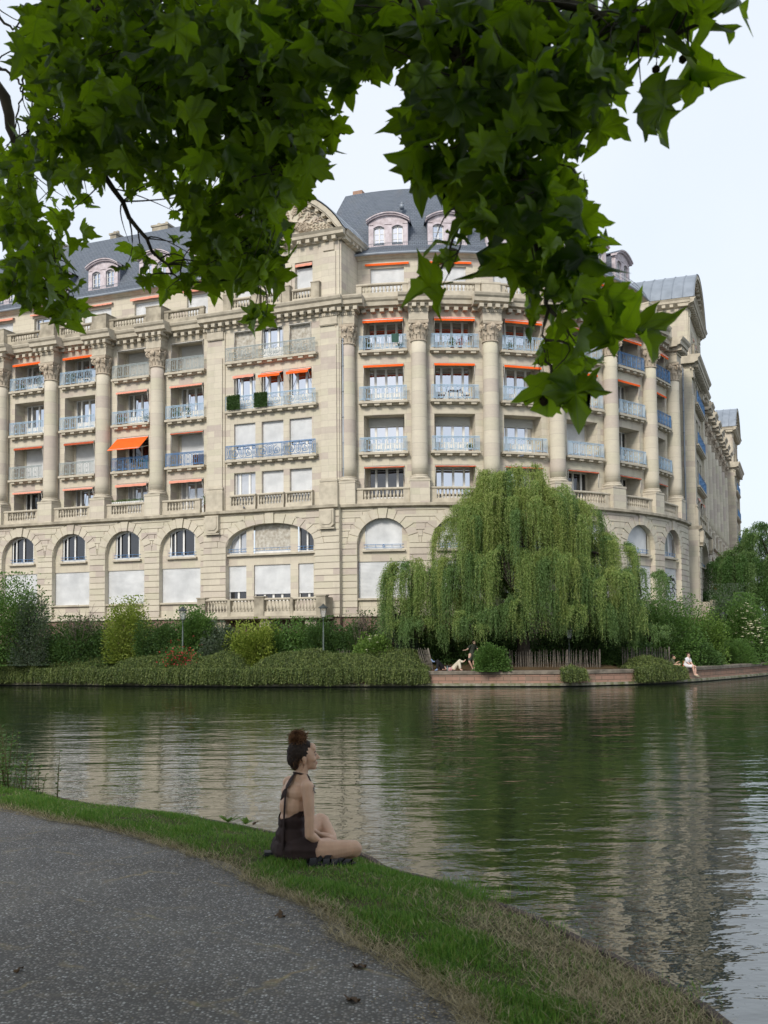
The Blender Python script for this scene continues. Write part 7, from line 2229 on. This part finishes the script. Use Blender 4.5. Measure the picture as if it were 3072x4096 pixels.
# x, y, rx, ry (pixels of the 1659 wide view), depth, depth spread, leaf size, coverage
PB = [
 (330, 130, 290, 165, 4.9, .8, .165, 3.4), (180, 240, 110, 150, 5.0, .7, .155, 2.6), (135, 90, 50, 110, 5.0, .5, .15, 1.5), (300, 330, 260, 85, 5.0, .7, .15, 2.6), (520, 210, 170, 180, 4.7, .7, .165, 3.2), (620, 300, 85, 130, 4.5, .5, .155, 2.4), (660, 210, 60, 120, 4.4, .4, .16, 2.0),
 (40, 420, 60, 100, 5.4, .6, .15, 2.4), (95, 500, 80, 75, 5.4, .6, .145, 1.7), (65, 590, 75, 75, 5.4, .5, .155, 3.0), (135, 650, 60, 55, 5.2, .3, .165, 2.4),
 (420, 420, 80, 60, 5.1, .5, .13, 1.1), (235, 440, 60, 40, 5.4, .5, .12, .5), (360, 575, 95, 60, 5.4, .5, .13, 1.0), (520, 440, 110, 110, 4.9, .6, .155, 2.6), (520, 570, 85, 80, 4.9, .5, .16, 2.4), (430, 620, 80, 45, 5.0, .3, .16, 1.5), (330, 630, 50, 32, 5.0, .3, .15, 1.1), (560, 650, 45, 60, 4.7, .3, .17, 1.8), (265, 605, 25, 25, 5.2, .3, .13, .7), (600, 410, 60, 60, 4.7, .3, .15, 1.8),
 (700, 60, 160, 90, 4.4, .6, .17, 3.2), (790, 110, 100, 80, 4.2, .5, .17, 2.4), (760, 170, 55, 40, 4.0, .2, .17, 1.2), (900, 60, 150, 80, 4.0, .5, .17, 3.0), (905, 160, 55, 55, 3.8, .3, .17, 1.6), (950, 120, 60, 70, 3.9, .4, .17, 2.0),
 (1010, 150, 110, 110, 3.8, .4, .17, 2.2), (1120, 90, 130, 90, 3.7, .4, .17, 2.8), (1240, 110, 110, 110, 3.6, .4, .17, 2.6), (960, 250, 90, 70, 3.7, .4, .17, 2.4), (1080, 260, 120, 90, 3.6, .4, .17, 3.0), (1210, 230, 110, 80, 3.5, .4, .175, 2.6), (1290, 250, 50, 45, 3.4, .2, .17, 1.5),
 (1010, 350, 100, 80, 3.6, .4, .17, 2.6), (1130, 370, 110, 90, 3.5, .4, .175, 3.0), (1080, 460, 105, 70, 3.5, .4, .17, 2.8), (1190, 480, 70, 70, 3.4, .3, .17, 2.4), (1000, 430, 40, 50, 3.6, .2, .16, 1.6),
 (1110, 545, 95, 50, 3.4, .3, .17, 2.4), (1225, 570, 75, 60, 3.4, .3, .17, 2.2), (945, 600, 45, 50, 3.6, .2, .15, 1.5), (965, 650, 25, 25, 3.5, .1, .17, 1.0), (1240, 650, 85, 75, 3.3, .3, .175, 2.4), (1150, 640, 45, 45, 3.4, .2, .15, 1.3), (1310, 690, 50, 75, 3.3, .2, .175, 2.0), (1180, 720, 50, 50, 3.4, .2, .14, 1.5), (1260, 745, 55, 45, 3.3, .2, .17, 1.8), (1190, 800, 60, 45, 3.4, .2, .16, 1.6), (1240, 835, 35, 30, 3.4, .1, .17, 1.0),
 (560, 690, 34, 28, 4.7, .2, .16, 1.5), (545, 500, 60, 110, 4.7, .4, .16, 2.2), (590, 470, 40, 60, 4.6, .3, .155, 1.5), (560, 590, 50, 60, 4.7, .3, .16, 1.8), (400, 500, 70, 60, 5.0, .4, .14, 1.0), (1270, 470, 35, 60, 3.4, .2, .16, 1.3), (1330, 760, 30, 40, 3.3, .1, .17, 1.0), (1000, 560, 45, 40, 3.5, .2, .16, 1.2), (930, 640, 35, 40, 3.6, .1, .16, 1.2), (95, 640, 40, 45, 5.3, .2, .15, 1.4), (150, 690, 30, 20, 5.2, .1, .16, 1.0), (470, 560, 60, 90, 5.0, .3, .15, 1.2), (1380, 55, 90, 65, 3.5, .3, .175, 2.4), (1480, 45, 80, 55, 3.4, .3, .175, 2.2), (1560, 20, 40, 30, 3.4, .2, .175, 1.5), (1345, 130, 45, 40, 3.4, .2, .16, 1.3)]
P, S = [], []
area = float(np.abs(np.sum(OUT[:, 0] * np.roll(OUT[:, 1], -1) - np.roll(OUT[:, 0], -1) * OUT[:, 1])) / 2)
for (x, y, rx, ry, D, dd, s, cov) in PB:
    px = s * 4136.18 / D / K
    cov *= 2.1 if cov > 2.1 else 1.0
    n = max(1, int(round(cov * PI * rx * ry / (area * px * px * .62))))
    for i in range(n):
        a, r = rng.uniform(0, 2 * PI), math.sqrt(rng.random())
        d = max(2.6, D + rng.normal() * dd * .6)
        P.append(fv(x + rx * r * math.cos(a), y + ry * r * math.sin(a) - px * .45, d)); S.append(s * rng.uniform(.48, 1.06) * (.88 if D > 4.5 else .96))
for (x, y, D, s) in ((1500, 95, 3.3, .20), (1535, 70, 3.35, .19), (1505, 140, 3.3, .17), (1385, 190, 3.2, .21), (1290, 215, 3.3, .18), (720, 255, 4.2, .15), (650, 335, 4.3, .17), (1340, 700, 3.2, .19), (1195, 800, 3.3, .2), (1240, 810, 3.25, .19), (905, 230, 3.7, .18), (755, 130, 4.0, .17)):
    P.append(fv(x, y, D)); S.append(s)
P = np.array([tuple(p) for p in P]); S = np.array(S)
n = len(P)
Y = np.array([0, 0, -1.0]) * .9 + rng.normal(size=(n, 3)) * (.55, .55, .45)
X = np.column_stack([rng.normal(size=n), rng.normal(size=n) * .9, rng.normal(size=n) * .25])
PO = np.array(PT)
V, F, U = plane_leaves(P - PO, Y, X, S)
np_obj('foliage', V, F, MAT['plane'], pt, smooth=True, uv=U)
print('plane leaves', n)
# limbs, twigs, leaf stalks
MAT['planebark'] = M('plane bark', (.10, .085, .065), (.045, .037, .03), 7, .9, .3)
LIMBS = [
 [(-6.3, 2.4, 4.9), fv(-300, -300, 5.6), fv(120, -60, 5.1), fv(330, 90, 4.9), fv(480, 250, 4.9), fv(545, 420, 4.9), fv(560, 600, 4.8)],
 [(-6.2, 2.3, 5.2), fv(200, -420, 4.6), fv(700, -120, 4.2), fv(960, 70, 3.85), fv(1060, 250, 3.6), fv(1120, 430, 3.5), fv(1180, 600, 3.4), fv(1175, 740, 3.4), fv(1200, 830, 3.4)],
 [fv(700, -120, 4.2), fv(1050, -60, 3.8), fv(1260, 20, 3.5), fv(1440, 70, 3.4), fv(1540, 40, 3.4)],
 [(-6.4, 2.5, 4.5), fv(-280, -60, 6.2), fv(-30, 150, 5.7), fv(35, 330, 5.6), fv(50, 480, 5.6), fv(110, 600, 5.4), fv(150, 660, 5.3)],
 [fv(120, -60, 5.1), fv(150, 200, 5.1), fv(230, 380, 5.2), fv(330, 540, 5.2), fv(410, 620, 5.0)],
 [fv(330, 90, 4.9), fv(520, 130, 4.6), fv(620, 260, 4.5), fv(640, 380, 4.5)],
 [fv(960, 70, 3.85), fv(930, 200, 3.75), fv(960, 330, 3.7), fv(990, 470, 3.6), fv(950, 590, 3.6)],
 [fv(1120, 430, 3.5), fv(1230, 520, 3.4), fv(1270, 650, 3.3), fv(1320, 720, 3.3)],
 [fv(-40, -40, 5.4), fv(20, 60, 5.4), fv(60, 20, 5.3)], [fv(-40, 120, 5.6), fv(20, 160, 5.5), fv(50, 190, 5.5), fv(38, 240, 5.5), fv(30, 300, 5.5)], [fv(150, 30, 5.1), fv(75, 130, 5.3), fv(45, 190, 5.4), fv(70, 230, 5.4), fv(60, 290, 5.4)]]
m = MB()
LP = []
for i, L in enumerate(LIMBS):
    C = catmull([tuple(p) for p in L], 6)
    r0 = (.11, .10, .03, .07, .026, .02, .022, .018, .011, .009, .009)[i]
    big = i in (0, 1, 3)
    q = []
    for j, p in enumerate(C):
        t = j / (len(C) - 1)
        w = .007 * math.sin(j * 2.1 + i) if j else 0
        q.append((p.x - PT[0] + w, p.y - PT[1] + .007 * math.cos(j * 1.7), p.z - PT[2] + w))
    rr = [max(.0045, r0 * (1 - j / (len(C) - 1)) ** (1.6 if big else .8)) for j in range(len(C))]
    m.tube(q, rr, 7); LP += q
LPa = np.array(LP)
sel = rng.choice(n, int(n * .5), replace=False)
ends = []
for i in sel:                                                 # twigs lead from a limb to the leaf
    p = P[i] - PO
    d = np.linalg.norm(LPa - p - (0, 0, .15), axis=1) + rng.uniform(0, .25, len(LPa))
    b = LPa[np.argmin(d)]
    if np.linalg.norm(b - p) > .5: continue
    c = (b + p) / 2 + rng.normal(size=3) * .05 + (0, 0, .05)
    q_ = [b * (1 - t) ** 2 + c * 2 * t * (1 - t) + p * t * t for t in np.linspace(0, 1, 6)]; m.tube([tuple(x) for x in q_], [.005, .0042, .0035, .003, .0024, .0016], 4)
m.build('branches', MAT['planebark'], pt, world=True)
m = MB(); m.tube([(0, 0, -.3), (.05, 0, 1.2), (.1, .05, 3.0), (.5, .2, 4.6), (.7, .2, 6.0), (1.2, -.3, 8.0)], [.62, .5, .45, .40, .3, .16], 14)
for q in ((3.5, -3, 8.5), (5.5, -5.5, 8.8), (1.0, -5, 8.6), (6.0, .5, 9.5), (-2.5, 1.5, 8.0)): m.tube([(.5, .2, 4.6), (q[0] * .5, q[1] * .5, 7.2), q], [.25, .16, .06], 8)
m.build('trunk', MAT['planebark'], pt, world=True)
# unseen rest of the crown, above and behind the camera, sized for its shade
n2 = 13000
G = rng.normal(size=(n2 * 2, 3)); G = unit(G) * (rng.random((n2 * 2, 1)) ** .42)
G = G * (9.0, 8.6, 3.4) + (-2.3, -1.2, 8.3)
d = G[:, 1] * math.cos(PITCH) + (G[:, 2] - CAMZ) * math.sin(PITCH); u = -G[:, 1] * math.sin(PITCH) + (G[:, 2] - CAMZ) * math.cos(PITCH)
ypx = 2332.77 - 4136.18 * u / np.maximum(d, .05); xpx = 1536 + 4136.18 * G[:, 0] / np.maximum(d, .05)
inside = (np.linalg.norm(G - (0, 0, CAMZ), axis=1) < 2.4) | (d > .1) & (ypx > -420) & (xpx > -500) & (xpx < 3600)
G = G[~inside][:n2]
G = np.vstack([G, rng.uniform((-6, -6.5, 4.2), (3.5, 1.3, 7.2), (7000, 3))])  # extra unseen leaves, added to keep rear light off the hanging leaves
k = len(G)
LO = np.array([(0, 0), (.5, .07), (.36, .22), (.66, .5), (.25, .55), (0, 1.05), (-.25, .55), (-.66, .5), (-.36, .22), (-.5, .07)])
LO3 = np.vstack([[0, .4, 0], np.column_stack([LO, -.22 * np.abs(LO[:, 0]) - .15 * (LO[:, 1] - .4) ** 2])])
LT = np.array([(0, 1 + i, 1 + (i + 1) % 10) for i in range(10)])
Yc = unit(rng.normal(size=(k, 3)) * .7 + (0, 0, -.8)); Xc = rng.normal(size=(k, 3)); Xc = unit(Xc - (Xc * Yc).sum(1, keepdims=True) * Yc); Zc = np.cross(Xc, Yc)
sz = rng.uniform(.18, .30, k)[:, None, None]
V = (G - PO)[:, None, :] + sz * (LO3[None, :, :1] * Xc[:, None] + LO3[None, :, 1:2] * Yc[:, None] + LO3[None, :, 2:] * Zc[:, None])
F = (LT[None] + (np.arange(k) * 11)[:, None, None]).reshape(-1, 3)
np_obj('crown', V.reshape(-1, 3), F, MAT['plane'], pt, uv=np.tile(LO3[LT.ravel()][:, :2], (k, 1)))
# seed balls on their stalks
for (x, y, D) in ((1175, 868, 3.35), (1166, 858, 3.36), (1186, 838, 3.35), (1133, 578, 3.3), (1105, 610, 3.35), (1416, 166, 3.35), (1417, 150, 3.36), (1475, 128, 3.35), (1490, 124, 3.34), (1478, 108, 3.36), (1232, 318, 3.3), (1265, 460, 3.3)):
    c = fv(x, y, D) - Vector(PT); m = MB(); r = .0135; b0 = len(m.V)
    prof = []
    for j in range(9):
        a = PI * j / 8; rr = r * (1 + .09 * (j % 2)); prof.append((max(.0002, rr * math.sin(a)), c.z - rr * math.cos(a)))
    m.lathe(prof, c.x, c.y, 10)
    m.tube([(c.x, c.y, c.z + r), (c.x + .006, c.y, c.z + .05), (c.x - .004, c.y, c.z + .13)], .0013, 4)
    m.build('seed_ball', M('seed ball', (.045, .03, .02), (.02, .014, .01), 220, .95) if 'sb' not in MAT else MAT['sb'], pt, world=True)

# weeds at the water's edge, left
def weed(loc, h, n, label, mat='mdgreen', spread=.12, leaf=.06, group='tall weeds at the water edge'):
    root = thing('weed', label, 'weed', loc, group)
    m = MB(); P_, D_ = [], []
    for i in range(n):
        a = rng.uniform(0, 2 * PI); s = rng.uniform(.2, 1) * spread; hh = h * rng.uniform(.6, 1.0)
        pts = [(s * .4 * math.cos(a), s * .4 * math.sin(a), -.03), (s * .8 * math.cos(a), s * .8 * math.sin(a), hh * .5), (s * 1.2 * math.cos(a), s * 1.2 * math.sin(a), hh)]
        m.tube(pts, [.0045, .0035, .002], 4)
        for t in np.linspace(.12, .95, int(5 + hh * 14)):
            for q in (0, 1):
                c = Vector(pts[0]).lerp(Vector(pts[2]), t); az = rng.uniform(0, 2 * PI)
                P_.append(tuple(c)); D_.append((math.cos(az), math.sin(az), rng.uniform(-.2, .6)))
    m.build('stem', M('weed stalk', (.10, .085, .035), None, 5, .9) if 'stalk' not in MAT else MAT['stalk'], root, world=True)
    k = len(P_)
    V, F = leaf_quads(np.array(P_), np.array(D_), rng.normal(size=(k, 3)) * (1, 1, .3), rng.uniform(.5, 1.2, k) * leaf, rng.uniform(.006, .013, k), .2)
    np_obj('leaves', V, F, MAT[mat], root); return root
MAT['stalk'] = M('weed stalk', (.10, .085, .035), None, 5, .9)
for i, (x, y, h, n_) in enumerate(((-4.62, 12.15, .62, 12), (-4.40, 12.05, .75, 10), (-4.25, 11.85, .55, 10), (-4.75, 12.35, .8, 12), (-4.05, 11.7, .42, 7))):
    weed((x, y, .03), h, n_, ('broad clump of tall green weeds at the left end of the bank', 'tallest brown topped weed stalks at the left end of the bank', 'bushy knee-high weeds right of the tallest stalks', 'tall weeds cut by the left side of the view', 'small weed clump at the right side of the big weeds')[i], spread=.2)
weed((-3.72, 11.2, .03), .42, 3, 'two thin dark seed stalks standing alone at the water edge', 'dkgreen', .08, .05); weed((-3.5, 11.1, .03), .55, 2, 'single tall dark stalk right of the two thin seed stalks', 'dkgreen', .05, .04)
def dock(loc, label, n=9, l=.14):
    root = thing('weed', label, 'weed', loc, 'low broad-leaved weeds on the bank'); az = np.linspace(0, 2 * PI, n, endpoint=False) + rng.normal(size=n) * .3
    V, F = leaf_quads(np.zeros((n, 3)), np.column_stack([np.cos(az), np.sin(az), rng.uniform(.3, 1.0, n)]), np.column_stack([-np.sin(az), np.cos(az), np.zeros(n)]), rng.uniform(.7, 1.2, n) * l, .026, .3)
    np_obj('leaves', V, F, MAT['ltgreen'], root)
dock((-1.42, 9.42, .06), 'bright broad-leaved weed on the bank edge left of the seated woman'); dock((-1.25, 9.32, .06), 'smaller broad-leaved weed just left of the seated woman', 7, .11)
for (x, y, lab) in ((.46, 6.95, 'bright tuft of long grass on the bank edge below the seated woman'), (.60, 6.70, 'second bright tuft of long grass on the bank edge'), (.95, 6.02, 'small green sprig on the rusty edging'), (1.38, 4.93, 'short green tuft on the edging nearest the viewer')):
    root = thing('grass_tuft', lab, 'grass tuft', (x, y, .02), 'grass tufts on the bank edge'); k = 260 if x < .9 else 60
    c = rng.normal(size=(k, 3)) * (.09, .07, 0); d = rng.normal(size=(k, 3)) * (.6, .6, 0) + (0, 0, 1)
    V, F = leaf_quads(c, d, rng.normal(size=(k, 3)), rng.uniform(.06, .15, k) * (1 if x < .9 else .6), .002, .2); np_obj('leaves', V, F, MAT['grass'], root)
# fallen leaves, twigs and scraps
n = 5200; u = rng.uniform(20, len(PS) - 8, n); q = rng.random(n)
w = np.where(q < .55, -np.abs(rng.normal(size=n)) * .16, -rng.random(n) * 3.2)
A = np.array([(p.x, p.y) for p in PS]); ii = np.clip(u.astype(int), 0, len(A) - 2); ff = (u - ii)[:, None]
a_ = A[ii] * (1 - ff) + A[ii + 1] * ff; tt = unit(A[ii + 1] - A[ii]); nn_ = np.column_stack([-tt[:, 1], tt[:, 0]])
xy = a_ + nn_ * w[:, None] * np.where(((A[ii + 1] - A[ii])[:, :1] > -9), -1, 1) * -1
clump = wob(xy[:, 0], xy[:, 1], 2.0) > np.where(q < .55, -.6, .25)
xy = xy[clump]; k = len(xy); az = rng.uniform(0, 2 * PI, k)
V, F = leaf_quads(np.column_stack([xy, np.full(k, .011)]), np.column_stack([np.cos(az), np.sin(az), rng.uniform(0, .25, k)]), np.column_stack([-np.sin(az), np.cos(az), np.zeros(k)]), rng.uniform(.008, .035, k), rng.uniform(.0015, .004, k), .2)
tag(np_obj('plant_litter', V, F, M_leaf('plant litter', [(.10, .065, .035), (.24, .18, .10), (.36, .28, .16), (.06, .04, .025)], .1, .8)), 'dry straw bits and crumbled leaves scattered on the paving', 'litter', kind='stuff')
MAT['deadleaf'] = M('dead leaf', (.11, .07, .04), (.06, .035, .02), 20, .9)
for i, (px, py, lab) in enumerate(((1010, 3300, 'dry brown leaf on the grass close to the path'), (1130, 3675, 'dark curled dead leaf on the paving by the grass'), (1450, 3870, 'small dead leaf on the paving at the lower right'), (60, 3890, 'dark twiggy dead leaf at the left edge of the paving'), (350, 3295, 'dead leaf lying where the grass meets the path'), (1430, 4005, 'red brown leaf stalk on the paving near the viewer'))):
    a = inv = None
    g = at(px, py, 1.0) - Vector((0, 0, CAMZ)); t_ = -CAMZ / g.z; loc = (g.x * t_, g.y * t_, .016)
    V, F, U = plane_leaves(np.zeros((1, 3)), np.array([[math.cos(i * 2.), math.sin(i * 2.), .15]]), np.array([[-math.sin(i * 2.), math.cos(i * 2.), .3]]), np.array([.055 + .012 * (i % 3)]))
    o = np_obj('fallen_leaf', V, F, MAT['deadleaf']); o.location = loc; tag(o, lab, 'leaf', 'dead leaves on the path')
